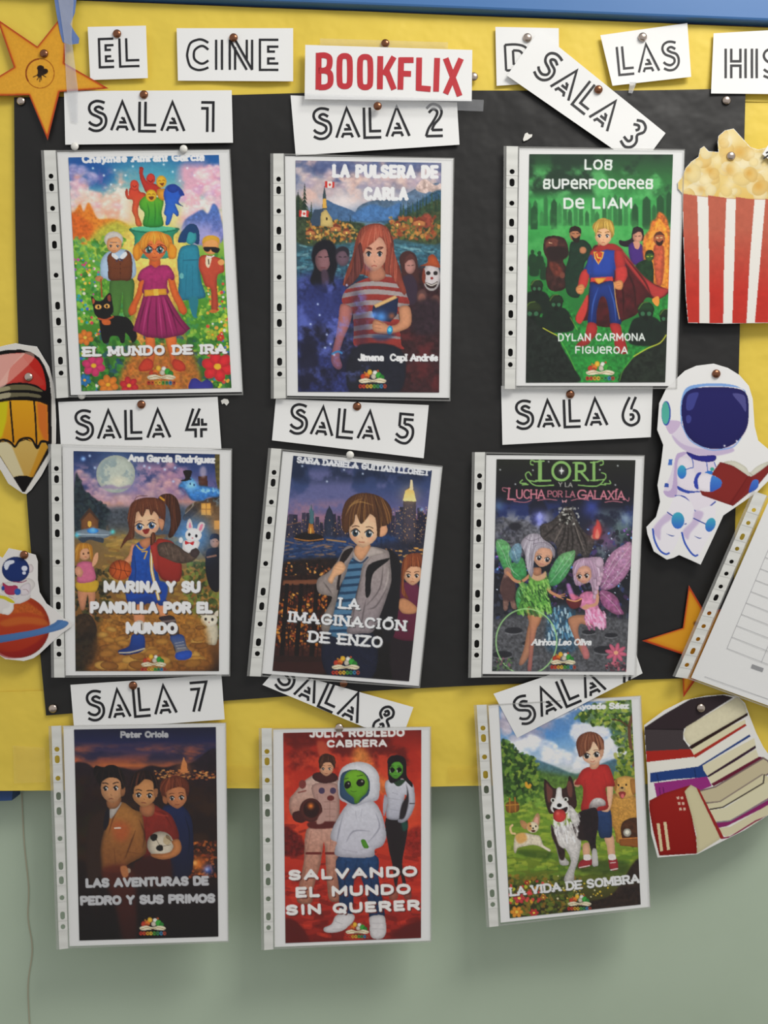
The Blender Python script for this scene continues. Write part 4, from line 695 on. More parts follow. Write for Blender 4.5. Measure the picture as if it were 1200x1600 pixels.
    c.P('800,540 835,525 845,560 825,590 795,590', 'dca27c', sh=.35, sr=6)
    c.hair('585,560 575,480 600,390 660,345 740,340 820,370 868,430 868,500 835,530 805,540 800,590 785,590 780,520 760,440 730,480 690,520 660,460 650,510 625,540 615,570', '5a3a24', 30, '9a7040', seed=7, w=5); c.folds('620,420 680,390 760,410|600,470 640,400 700,370', 'c8a060', 8, .5)
    c.logo(600, 1350, 165)
    c.T('SARA DANIELA GUITIAN LLORET', 318, 158, 1085, 234, 29, 10, 'd8dade', slab=.7, gap=.35)
    k = dict(slab=.7, sh='3a3a3a', gap=.4); c.T('LA', 566, 1010, 672, 1018, 54, 14, 'e0e2e6', **k); c.T('IMAGINACIÓN', 268, 1088, 945, 1142, 52, 14, 'e0e2e6', **k); c.T('DE ENZO', 388, 1206, 808, 1240, 54, 14, 'e0e2e6', **k)
    c.grain(.05); return c

def art_fairies():
    c = Cv((720, 690, 1020, 1070), 1200)
    c.G([(110, '24261f'), (300, '1b1a20'), (450, '20243a'), (600, '2c2e3c'), (800, '1a1c26'), (1000, '23242c'), (1180, '4a4c50'), (1430, '26262a')])
    c.cloud((200, 380, 1090, 560), '2c3a70', 110, .45, .65, .8, 4); c.cloud((210, 450, 560, 720), '8a8c94', 70, .42, .62, .9, 6); c.cloud((840, 440, 1080, 760), '6a7a80', 70, .45, .65, .8, 8)
    for x, y, q, cc in ((490, 480, 60, '7a80e0'), (810, 420, 60, '4a58b0'), (235, 400, 40, '6a90c0'), (980, 610, 110, '5a7a70'), (920, 620, 70, '8a5a90'), (240, 600, 30, '5a88c0'), (1030, 480, 40, '9ab0c8')): c.B(x, y, q, cc, .6)
    c.dabs((200, 560, 1080, 1100), 500, '14161e 2c3040 4a5064 1c1e2a 3a4a80 5a3a6a', 6, 16, al=.6, seed=5); c.dabs((200, 540, 1080, 1160), 110, '5a90e0 7ab0f0 a06ad0 e0e8ff c07ad0', 3, 8, el=1.4, al=.85, seed=6)
    c.P('210,500 260,470 330,500 380,480 450,520 500,560 560,640 400,720 210,640', '5a5a60', bl=5, tx=.6, tc=12, al=.8); c.E(340, 530, 40, 26, '2c2c34', bl=3)
    c.P('200,1120 1050,1120 1040,1435 195,1435', '55565a', bl=12, tx=.4, tc=12)
    for x, y, q in ((330, 1180, 40), (430, 1260, 34), (900, 1300, 50), (260, 1330, 44), (800, 1190, 30), (560, 1200, 26), (940, 1210, 30), (620, 1390, 40)): c.E(x, y, q*1.4, q*.5, '2a2b30', sh=-.3, sr=6); c.L([(x-q*1.3, y+q*.4), (x, y+q*.62), (x+q*1.3, y+q*.35)], 4, '8a8c90', al=.7)
    c.P('560,1060 700,1050 720,1300 540,1300', '3a5a70', bl=12, al=.8, tx=.5); c.dabs((540, 1040, 710, 1250), 90, '7ab0c8 4a80a8 c8e0e8 2a4a60', 3, 9, el=3, ang=85, al=.7, seed=3)
    # cloaked mountain figure
    c.P('495,560 500,520 560,500 610,455 645,410 690,415 715,460 740,520 790,580 835,600 820,680 780,730 740,700 690,760 620,740 590,640 540,620 510,620', '4c4644', sh=.45, sr=16, tx=.4, tc=10); c.P('625,470 655,435 690,450 690,500 650,520 630,500', '24201f', bl=3); c.folds('660,500 640,600 600,680|690,520 700,620 690,740|640,480 560,560 520,600|720,520 770,600 790,680|670,510 670,620 650,730|700,510 740,620 760,700', '1c1816', 12, .6); c.folds('650,500 600,600 580,640|710,500 740,600 780,700', '8a8078', 8, .6); c.dabs((610, 410, 740, 520), 50, 'b0b0a8 d0d0c8 6a6a64', 3, 7, seed=4, al=.7)
    c.E(832, 594, 18, 14, '9a8a80'); c.P('825,600 830,540 845,520 850,485 870,510 880,560 865,605 845,612', 'd0504a', bl=3, sh=.2); c.P('840,600 845,560 855,545 865,580 860,605', 'f0a080', bl=2); c.B(848, 560, 60, 'c04a50', .4); c.B(490, 470, 22, 'b0b8ff', .9); c.P('480,520 485,460 495,440 505,470 505,520', '9aa0f0', bl=4, al=.7)
    # wings
    def wing(p, a, b, v):
        c.P(p, a, b, al=.82, sh=.35, sr=14, tx=.25, tc=12)
        for q in v.split('|'): c.L(q, 3, 'e8f0e8', al=.45)
    wing('222,620 260,612 300,640 320,700 320,760 380,720 410,800 400,860 330,880 280,820 250,760 225,690', '78c478', '3f9a54', '230,625 270,700 300,780 360,840|300,650 300,740 330,820'); wing('345,940 380,890 420,900 400,1020 360,1050 345,1000', '6cba70', '4aa85c', '360,940 390,1000'); wing('715,688 690,683 620,710 570,780 545,850 555,900 600,895 650,850 700,760', '88cc88', '4aa45c', '705,695 640,780 560,880|650,720 590,820|690,760 620,850')
    wing('1065,632 1010,650 940,700 890,790 870,900 890,930 960,910 1030,840 1065,760', 'd49cbc', 'b47ca4', '1060,650 960,780 880,910|1060,740 960,860 900,920|980,690 910,820'); wing('870,935 930,940 980,980 1000,1040 1020,1075 980,1082 930,1060 880,1010', 'b8709c', 'a8608c', '880,945 960,1020 1000,1075'); wing('300,700 340,640 380,650 370,740 340,760', '8ab0c8', '6a98a8', '330,670 350,740')
    c.dabs((890, 680, 1065, 900), 30, 'f8e0f0 e8f0ff', 2, 4, el=1, seed=4, al=.8)
    # dark fairy companion at left
    c.P('270,830 300,800 330,850 340,920 335,980 350,1040 320,1040 305,990 290,1050 268,1050 262,980 245,920', '8a6a60', sh=.4, sr=10, tx=.3); c.P('265,860 330,850 345,950 325,1000 250,970', '4a3434', bl=3, al=.8); c.E(292, 812, 22, 26, 'a07a6a')
    # green fairy
    c.L('292,820 340,870 390,870 450,815', 18, 'c08a68'); c.L('535,900 560,940 620,970', 18, 'c08a68'); c.L('612,962 652,952', 5, 'c08a68'); c.L('615,968 650,966', 5, 'c08a68'); c.L('612,972 640,984', 5, 'c08a68')
    c.P('400,1040 510,1030 500,1120 470,1180 445,1260 430,1330 400,1380 375,1400 365,1380 395,1290 415,1180 425,1120', 'b47a54', 'b08068', sh=.45, sr=12); c.P('440,1060 510,1050 500,1110 475,1170 460,1250 450,1340 440,1430 418,1430 425,1330 430,1200', 'c08a62', 'a86a68', sh=.4, sr=10)
    c.P('430,810 465,845 510,835 530,810 545,880 535,950 560,1000 570,1080 520,1060 480,1080 430,1030 380,1080 350,1070 380,980 420,900', '6a9a4a', '5a9a44', sh=.45, sr=14, tx=.35, tc=10); c.dabs((370, 880, 560, 1080), 150, '8ac060 3a6a30 5a8a44 a8d878 24482a', 4, 8, el=3.2, ang=65, al=.7, seed=5); c.P('440,820 500,830 530,810 530,850 480,870 440,850', 'c8a080', bl=2)
    c.P('455,790 500,790 500,830 470,840 450,820', 'b88468', sh=.4)
    c.hair('375,640 400,600 440,575 490,580 515,610 560,640 588,680 582,730 560,690 480,680 450,720 455,800 440,850 410,780 400,700', 'a8a0ac', 24, 'e0dce4', seed=3, w=5); c.face(512, 722, 110, 120, 'd8a488', '445', mouth='b06068', brow='7a6a6a', es=1.2, rot=12, look=.04); c.hair('440,700 460,650 520,635 575,660 588,700 560,672 500,665 465,700 455,760 445,790', 'b4acb8', 14, 'ece8f0', seed=4, w=4); c.L('400,600 440,620 500,600', 4, '7a707c'); c.L('450,640 520,630 570,660', 4, '7a707c')
    c.L([(410+190*math.cos(a/5), 1250+205*math.sin(a/5)) for a in range(33)], 9, '8ac078', al=.75); c.L([(410+190*math.cos(a/5), 1250+205*math.sin(a/5)) for a in range(33)], 3, 'c8f0b0', al=.6)
    # pink fairy
    c.P('670,1110 720,1085 800,1090 850,1130 800,1150 745,1140 735,1200 760,1260 790,1330 765,1340 720,1250 690,1180', 'b88464', 'b07a6c', sh=.45, sr=12); c.P('755,1250 785,1280 805,1335 790,1360 765,1345', 'c07878', sh=.3)
    c.P('745,960 800,935 850,960 860,1030 900,1090 910,1160 880,1165 840,1150 800,1130 770,1110 780,1060 740,1030', 'c87a9c', 'd890b4', sh=.4, sr=12, tx=.2); c.dabs((780, 1060, 905, 1165), 80, 'e8a8c8 c8709a f0c0d8', 3, 7, el=3, ang=70, al=.7, seed=8)
    c.L('850,930 850,1010 790,1030', 20, 'c8957a'); c.P('790,1015 770,1025 755,1035 775,1050 800,1040', 'c8957a'); c.P('660,985 720,990 755,980 745,1030 700,1045 670,1020', '6a2c30', sh=.3); c.L('665,985 715,998 755,982', 7, 'f0a870'); c.P('660,900 680,890 710,960 720,985 690,985', 'c88ac8', bl=3, al=.8); c.P('680,950 720,960 745,980 700,990', 'e07890', bl=3, al=.8)
    c.hair('700,820 705,760 750,730 800,725 850,720 890,740 890,800 880,870 850,920 830,960 815,900 800,880 740,900 715,890', 'b89ab0', 24, 'e8d4e4', seed=6, w=5); c.face(768, 832, 94, 108, 'd4a088', '533', mouth='b06068', brow='7a5a60', es=1.2, rot=-6, look=-.05); c.hair('705,830 710,770 750,738 810,732 850,770 855,840 830,860 815,800 780,775 740,790 720,830', 'c0a0b8', 14, 'f0e0ec', seed=9, w=4); c.E(865, 755, 28, 34, 'c4a8bc', sh=.4, sr=8)
    for i in range(6): c.E(880-i*9, 830+i*28, 12, 16, 'c8a8bc', sh=.4, sr=5)
    # flower
    for k in range(8): a = k*math.pi/4+.2; c.E(970+math.cos(a)*36, 1320+math.sin(a)*30, 34, 13, 'c86880', rot=math.degrees(a), sh=.4, sr=6)
    c.E(970, 1320, 14, 12, 'e0a080'); c.dabs((910, 1380, 1040, 1435), 40, 'a04a5a 3a2a34 c06a7a 5a3a44', 4, 9, seed=2)
    c.dabs((200, 1340, 320, 1435), 40, '5a7a4a 3a4a34 8a5a6a 24302a', 4, 9, seed=3)
    # title lettering
    for d, col in ((3, '14200f'), (0, '86b068')):
        o = lambda s_: [(x+d, y+d) for x, y in PT(s_)]
        for q, w in (('495,125 495,240', 24), ('470,245 560,243', 12), ('460,125 520,122', 9), ('722,135 722,240', 18), ('702,243 744,243', 8), ('702,133 740,130', 8), ('748,188 796,242', 14), ('832,132 832,240', 18), ('812,243 856,243', 8), ('812,130 856,128', 8)): c.L(o(q), w, col, sm=0)
        c.L(o('726,135 770,140 773,180 726,188'), 14, col)
        c.L([(628+d+54*math.cos(a*math.pi/10), 185+d+56*math.sin(a*math.pi/10)) for a in range(21)], 16, col)
        for q in ('470,125 440,118 436,140 452,146', '470,250 420,240 405,205 425,190 440,210|850,128 885,118 890,140 872,148', '420,240 470,275 580,272', '850,240 900,235 905,205 880,195', '900,235 850,278 735,272', '410,262 370,258 385,240', '900,262 935,262 930,245', '385,270 420,268|905,270 870,268'):
            for z in q.split('|'): c.L(o(z), 7, col)
    c.P('612,182 626,178 629,158 634,178 648,182 634,187 629,206 625,187', 'e8ece0', sm=0); c.B(629, 182, 20, 'fff', .5)
    c.T('Y LA', 612, 280, 696, 282, 24, 4, 'a8a8a0', slab=.4)
    k = dict(slab=.6, gap=.26, sh='1c1014'); c.T('L', 298, 360, 336, 362, 68, 10, 'c07a88', **k); c.T('UCHA', 350, 354, 522, 354, 52, 8, 'c07a88', **k); c.T('POR LA', 545, 344, 712, 346, 36, 6, 'a86a78', **k); c.T('G', 732, 358, 782, 358, 54, 9, 'c07a88', **k); c.T('ALAXÍA', 790, 356, 1020, 362, 50, 8, 'c07a88', **k)
    for q in ('300,295 265,288 262,305 280,312', '330,372 400,380 440,366', '1020,350 1045,372 1052,350', '480,368 540,360 600,366', '690,368 740,358 800,366', '900,380 950,372 1010,380'): c.L(q, 5, 'a86a78')
    c.P('632,362 645,372 664,362 658,382 646,376 636,382', 'b08890')
    for x, y in ((245, 175), (548, 125), (980, 150), (965, 270), (340, 265), (450, 178), (868, 175)): c.B(x, y, 6, 'e0e4e8', .9)
    c.logo(640, 1370, 160)
    c.T('Ainhoa Leo Oliva', 445, 1270, 812, 1270, 34, 9, 'e0e4e6', ital=.9, slab=.4, gap=.2)
    c.grain(.05); return c
def art_cousins():
    c = Cv((60, 1050, 380, 1500), 1138)
    c.G([(310, '1c1c34'), (400, '242850'), (450, '4a3850'), (490, '8a4c3c'), (520, 'b06438'), (545, '5a3430'), (620, '2a1c1c'), (900, '241612'), (1200, '1c1010'), (1500, '120c0a')])
    c.cloud((190, 420, 1000, 540), 'c8683c', 90, .45, .65, .8, 4, sx=2.5); c.cloud((190, 340, 1000, 500), '1f2444', 100, .45, .65, .8, 6, sx=2.5)
    c.P('190,520 260,505 330,540 450,530 540,548 620,520 700,530 780,510 860,500 990,430 1000,700 190,700', '241c28', '2a1814', bl=3, tx=.3); c.cloud((190, 600, 1000, 1150), '3a2416', 90, .45, .7, .8, 5); c.cloud((190, 620, 420, 1000), '2c2a18', 60, .45, .7, .6, 8)
    c.dabs((640, 545, 985, 600), 130, 'd88848 a85c30 e8a860 5a3428', 3, 6, el=1.8, ang=0, al=.7, seed=3); c.P('788,560 795,510 802,490 808,470 814,490 825,510 830,560', 'c08050', sm=0, bl=1); c.B(808, 540, 50, 'c87840', .5)
    c.dabs((820, 940, 985, 1140), 170, '8a3c1c d87830 3a1c14 b0582c 5a2c24', 4, 9, al=.6, seed=6); c.B(885, 1065, 40, 'f0902c', .8); c.B(870, 1060, 16, 'ffd080', .8); c.B(940, 1095, 34, '3a70d8', .8); c.B(935, 1095, 12, 'b0d0ff', .8); c.B(905, 1060, 60, 'c05c24', .4)
    # smallest boy
    c.P('690,760 740,740 800,745 845,800 860,900 850,1120 740,1130 720,900', '1c2850', '1c1c30', sh=.4, sr=14); c.folds('810,790 840,900 830,1050|760,800 770,950', '0c1024', 9, .6)
    c.face(768, 690, 110, 130, 'b87850', '322', mouth='7a3c2c', brow='4a2418', es=.9, rot=-4, cap='6a3424'); c.hair('690,700 675,640 690,600 740,582 800,585 835,620 835,680 822,690 812,650 780,640 740,650 710,670 705,710', '6a3420', 18, 'a05838', seed=3, w=4); c.P('690,690 712,700 715,730 695,725', 'b07048', sh=.3)
    # middle boy with ball
    c.P('560,780 640,740 680,760 740,800 780,900 770,960 730,980 720,1130 550,1130 545,900', '8a2c20', '5a1c18', sh=.45, sr=16, tx=.1); c.P('545,1040 720,1030 725,1180 560,1180', '3a1814', bl=10); c.folds('650,770 700,790 740,860|600,800 590,950|700,850 690,890', '4a100c', 9, .5); c.L('620,760 660,790 720,800', 8, 'a04030', al=.7)
    c.P('570,740 640,730 640,790 600,805 565,780', 'a86c48', sh=.5); c.face(588, 675, 128, 142, 'c08858', '322', mouth='7a4030', brow='2a1810', es=.85, rot=3, mood=-.5, cap='241410'); c.hair('515,660 510,610 530,565 580,545 640,560 665,610 660,680 642,660 635,610 600,590 560,625 535,640 528,680', '241512', 20, '6a3c28', seed=5, w=4); c.P('640,655 662,650 660,690 645,695', 'b07850', sh=.3)
    c.E(678, 958, 74, 72, 'c8bca8', sh=.5, sr=20, sd=(8, 8)); c.P('640,900 660,905 658,930 638,940 622,925 625,908', '1c1614'); c.P('670,960 690,965 692,990 668,995 652,978', '1c1614'); c.P('712,905 730,915 738,940 722,930 708,920', '3a302c'); c.E(715, 935, 22, 26, 'a89068', al=.6); c.L('655,928 672,962', 3, '6a5c4c'); c.L('692,968 735,960', 3, '6a5c4c')
    c.P('740,940 780,930 795,980 770,1020 700,1042 640,1030 625,1012 680,1010 730,1000 750,970', 'b87848', sh=.45, sr=10); c.folds('640,1016 690,1022|650,1030 700,1034', '5a2c14', 4, .6)
    # older boy in a suit
    c.P('300,790 370,750 460,730 540,760 575,800 590,900 600,980 570,1040 500,1080 520,1140 540,1480 440,1400 420,1180 350,1100 330,1400 290,1200 270,950 280,850', '2a1c16', '1c100e', sh=.3, sr=16, bl=2)
    c.P('385,770 460,722 530,765 575,790 590,900 602,980 585,1020 490,1075 480,1110 350,1100 345,960 370,860', 'a8743c', '7a4c28', sh=.5, sr=22, tx=.08); c.P('300,800 380,765 370,860 345,980 350,1110 290,1180 265,1050 275,880', '33221a', 'bl', bl=6) if 0 else c.P('300,800 380,765 370,860 345,980 350,1110 290,1180 265,1050 275,880', '33221a', bl=8)
    c.folds('460,740 420,800 390,900|540,880 510,960 480,1040|560,820 590,900 580,980|420,980 430,1080|500,1000 560,1010', '3a1c0c', 9, .55); c.P('415,830 500,850 490,930 430,930', 'b0502c', bl=16, al=.6)
    c.P('395,770 430,735 462,725 425,790 400,815', 'b8b0a8', sh=.3); c.P('375,765 395,765 392,840 370,880 360,850', '1c1820'); c.L('425,868 455,866', 8, 'd8c8b8'); c.P('350,1100 520,1090 545,1300 540,1490 470,1490 430,1300', '5a2418', '33130f', bl=10, al=.85); c.E(500, 1104, 13, 14, 'c0a890', sh=.3); c.P('455,1085 490,1080 500,1130 470,1140', 'a86c44', bl=2)
    c.P('385,700 455,690 455,730 425,760 385,750', 'a06c48', sh=.5); c.face(408, 650, 118, 150, 'bd8a62', '211', mouth='7a4434', brow='1c100c', es=.8, rot=-2, mood=-1, look=-.05, eyey=-.02, cap='17100f'); c.P('458,645 482,640 478,680 460,690', 'b07850', sh=.4)
    c.hair('315,590 305,545 320,520 360,528 420,520 460,545 480,590 478,640 462,650 455,610 430,590 390,588 355,610 345,640 330,610', '171010', 18, '4a3428', seed=6, w=4, sh=.1)
    c.logo(635, 1415, 150)
    k = dict(sh='2a2020', gap=.35); c.T('Peter Oriola', 460, 362, 718, 360, 28, 10, 'acacae', gap=.3); c.T('LAS AVENTURAS DE', 270, 1192, 940, 1178, 38, 16, 'b4b4b6', **k); c.T('PEDRO Y SUS PRIMOS', 240, 1290, 975, 1276, 38, 16, 'b4b4b6', **k)
    c.grain(.05); return c

def art_alien():
    c = Cv((380, 1040, 700, 1500), 1113)
    c.G([(345, '7a2018'), (480, 'a82c1c'), (700, 'b8341f'), (900, 'c04024'), (1100, 'b0301e'), (1300, 'a82a1c'), (1500, '6a1814')])
    c.cloud((215, 350, 975, 560), '5a1814', 90, .45, .68, .8, 4, sx=1.5); c.cloud((215, 460, 975, 900), 'd0482c', 90, .45, .68, .8, 6); c.P('590,560 595,480 620,440 650,450 690,500 740,600 800,640 760,700 600,640', 'd0783c', bl=14, al=.8, tx=.4); c.B(640, 490, 50, 'd89048', .6); c.P('400,420 430,410 460,440 470,500 420,500', 'b8583c', bl=6, al=.7); c.B(880, 760, 90, 'e07840', .6); c.B(740, 640, 60, 'd87844', .5)
    c.dabs((215, 860, 975, 1500), 260, '7a1c16 c83c24 8a241a a82c1c 5a1410', 6, 18, el=3, ang=0, al=.45, seed=4); c.P('220,880 280,900 330,960 340,1020 220,1030', '6a1a16', bl=6, tx=.4); c.P('900,900 970,880 970,1010 880,1000', '8a241a', bl=8, tx=.3); c.P('220,1380 300,1400 360,1510 220,1510', '5a1612', bl=6); c.P('860,1420 975,1380 975,1480 800,1480', '5a1612', bl=10)
    # astronaut
    c.P('345,890 440,870 520,880 515,1000 520,1200 525,1275 470,1275 455,1180 440,960 420,1080 385,1200 370,1290 295,1285 300,1210 330,1060', 'c09484', 'a06a54', sh=.5, sr=14, tx=.12); c.L('345,1020 420,1020', 14, '6a2a24'); c.L('450,1020 510,1020', 14, '6a2a24'); c.folds('370,900 350,1000|480,900 470,1000|340,1100 320,1200|490,1100 500,1200', '5a2820', 8, .5)
    c.P('330,630 385,595 440,600 500,610 520,650 520,850 470,860 360,850 370,760 320,780 290,830 255,800 250,730 280,690', 'c8aca0', 'a87868', sh=.5, sr=14, tx=.1); c.P('375,650 500,640 518,700 510,840 430,850 400,760', 'b08c82', sh=.4, sr=10); c.E(427, 680, 17, 18, '4a3c58'); c.E(488, 680, 17, 18, '4a3c58'); c.E(475, 720, 20, 15, '6a2c28'); c.P('360,850 515,850 510,880 370,885', '5a2420', bl=2); c.folds('440,740 500,740|440,780 500,780|450,820 500,820|400,700 420,840|470,730 470,850', '5a3430', 5, .6); c.E(322, 645, 20, 24, '7a3a34'); c.L('300,690 340,680', 8, '8a5048')
    c.P('375,600 400,580 480,580 515,605 500,630 440,640 390,625', '4a2422', sh=.3); c.P('270,800 320,790 350,830 320,855 275,840', '4a201e', sh=.2)
    c.E(368, 785, 62, 65, '5a2a24', sh=.4, sr=14); c.E(370, 780, 45, 48, '2c1412', sh=-.5, sr=14); c.B(366, 762, 20, 'f08838', .9); c.P('410,820 440,790 440,850 400,860', 'b08c82', bl=2)
    c.face(452, 555, 74, 86, 'd09a78', '322', mouth='8a4434', brow='4a2418', es=.75, cap='4a2a1c'); c.hair('412,535 420,500 450,482 490,490 502,520 497,560 485,540 470,525 440,530 425,555 415,560', '4a2a1c', 12, '8a5438', seed=4, w=3)
    # dark-haired alien woman
    c.P('775,830 880,820 895,880 880,980 865,1080 885,1180 870,1200 850,1120 835,1200 820,1180 810,1080 790,990', '241c1e', sh=-.3, sr=12); c.P('860,850 890,850 893,885 870,900', '1f4a40', bl=3); c.P('800,1230 840,1225 835,1270 795,1270', '9a5a48', sh=.4); c.P('870,1225 910,1225 912,1265 880,1270', '8a4a40', sh=.4)
    c.P('770,650 790,620 870,615 920,640 932,700 932,760 900,830 860,855 840,840 880,790 895,740 880,700 870,770 860,830 790,835 775,800 785,740', 'c8c8d0', 'a8a8b4', sh=.5, sr=12); c.P('885,640 890,700 860,760 850,830 880,820 900,720', '2a2428', bl=2); c.P('770,700 785,740 765,820 760,760', 'b8b8c4', sh=.3); c.L('905,750 930,750', 6, '3a3438'); c.P('815,625 880,620 860,650 835,655', '2c4430'); c.folds('790,720 850,730|800,780 850,790|810,690 840,700', '5a5a68', 6, .5)
    c.P('790,620 785,550 785,510 810,488 860,490 885,520 890,600 920,640 915,660 870,615 850,620 810,640', '1c1418', sh=-.3); c.face(828, 560, 78, 105, '5a9a34', '111', mouth='2a4a1c', brow='1c2414', es=1.25, hi=0); c.E(811, 568, 13, 13, '0c1008', rot=15); c.E(850, 566, 13, 13, '0c1008', rot=-15); c.P('785,560 795,510 830,490 875,510 880,560 850,525 815,530 795,560', '1c1418'); c.L('795,520 790,600 800,630', 6, '1c1418')
    # alien in a white hoodie
    c.P('515,1040 720,1030 735,1150 760,1290 765,1370 690,1375 680,1290 640,1150 615,1110 600,1200 595,1350 530,1345 520,1200', '24466e', '182c4c', sh=.45, sr=14, tx=.15); c.folds('560,1060 550,1200 545,1330|680,1060 700,1200 730,1340|620,1050 612,1110', '0c1c38', 8, .5)
    c.P('510,1355 590,1350 605,1370 590,1400 540,1440 480,1452 442,1445 440,1425 480,1405', 'ccc8c8', sh=.35, sr=12); c.P('690,1365 760,1358 775,1400 776,1450 755,1482 710,1484 690,1460 688,1410', 'c8c4c4', sh=.35, sr=12); c.folds('500,1390 540,1405|700,1400 760,1400|700,1430 765,1432|485,1432 540,1430', '6a6468', 4, .6)
    c.P('560,760 600,735 700,735 750,800 775,900 775,940 755,980 715,1000 710,1035 640,1045 510,1035 500,990 510,960 478,945 480,900 520,820', 'cacad2', 'b8b6c0', sh=.38, sr=20, tx=.02); c.folds('540,820 520,900 510,960|720,800 740,880 680,960|560,960 600,900 690,900|610,790 615,830|645,780 640,820|700,980 640,1000|540,1000 620,1015', '5a5868', 8, .4); c.P('640,950 660,945 675,970 682,990 655,990', '5a9a2c', sh=.3)
    c.P('520,600 540,555 590,528 650,525 700,545 735,590 742,650 738,710 720,735 660,745 610,762 560,745 525,725 515,660', 'd8d8dc', 'c0c0c8', sh=.35, sr=18); c.P('530,600 560,572 600,565 650,575 685,620 685,690 660,720 610,755 560,735 525,700', '34506a', sh=.4, sr=10)
    c.P('552,600 580,572 620,568 660,590 682,640 672,690 640,720 625,745 605,748 600,720 565,690 548,650', '7ab02c', '5a9024', sh=.4, sr=12); c.E(568, 648, 18, 22, '140f0c', rot=20); c.E(638, 636, 24, 21, '140f0c', rot=-20); c.B(645, 628, 6, 'e8e8d8', .9); c.B(572, 640, 5, 'e8e8d8', .9); c.L('585,680 600,686 615,682', 3, '3a5c14'); c.L('545,618 570,612', 5, '3a5c14'); c.L('620,600 650,596', 5, '3a5c14'); c.L('590,655 588,664', 3, '3a5c14')
    c.L('560,745 610,762 660,745 735,712', 6, 'a8a8b4', al=.8)
    c.logo(620, 1440, 130)
    k = dict(gap=.4); c.T('JULIA ROBLEDO', 366, 386, 872, 380, 32, 12, 'e8dcd8', **k); c.T('CABRERA', 460, 440, 776, 436, 30, 11, 'e8dcd8', **k)
    k = dict(gap=.45, sh='5a2018'); c.T('SALVANDO', 256, 1160, 938, 1138, 42, 17, 'e4dcd8', **k); c.T('EL MUNDO', 294, 1254, 902, 1234, 42, 17, 'e4dcd8', **k); c.T('SIN QUERER', 242, 1350, 952, 1322, 42, 17, 'e4dcd8', **k)
    c.grain(.05); return c

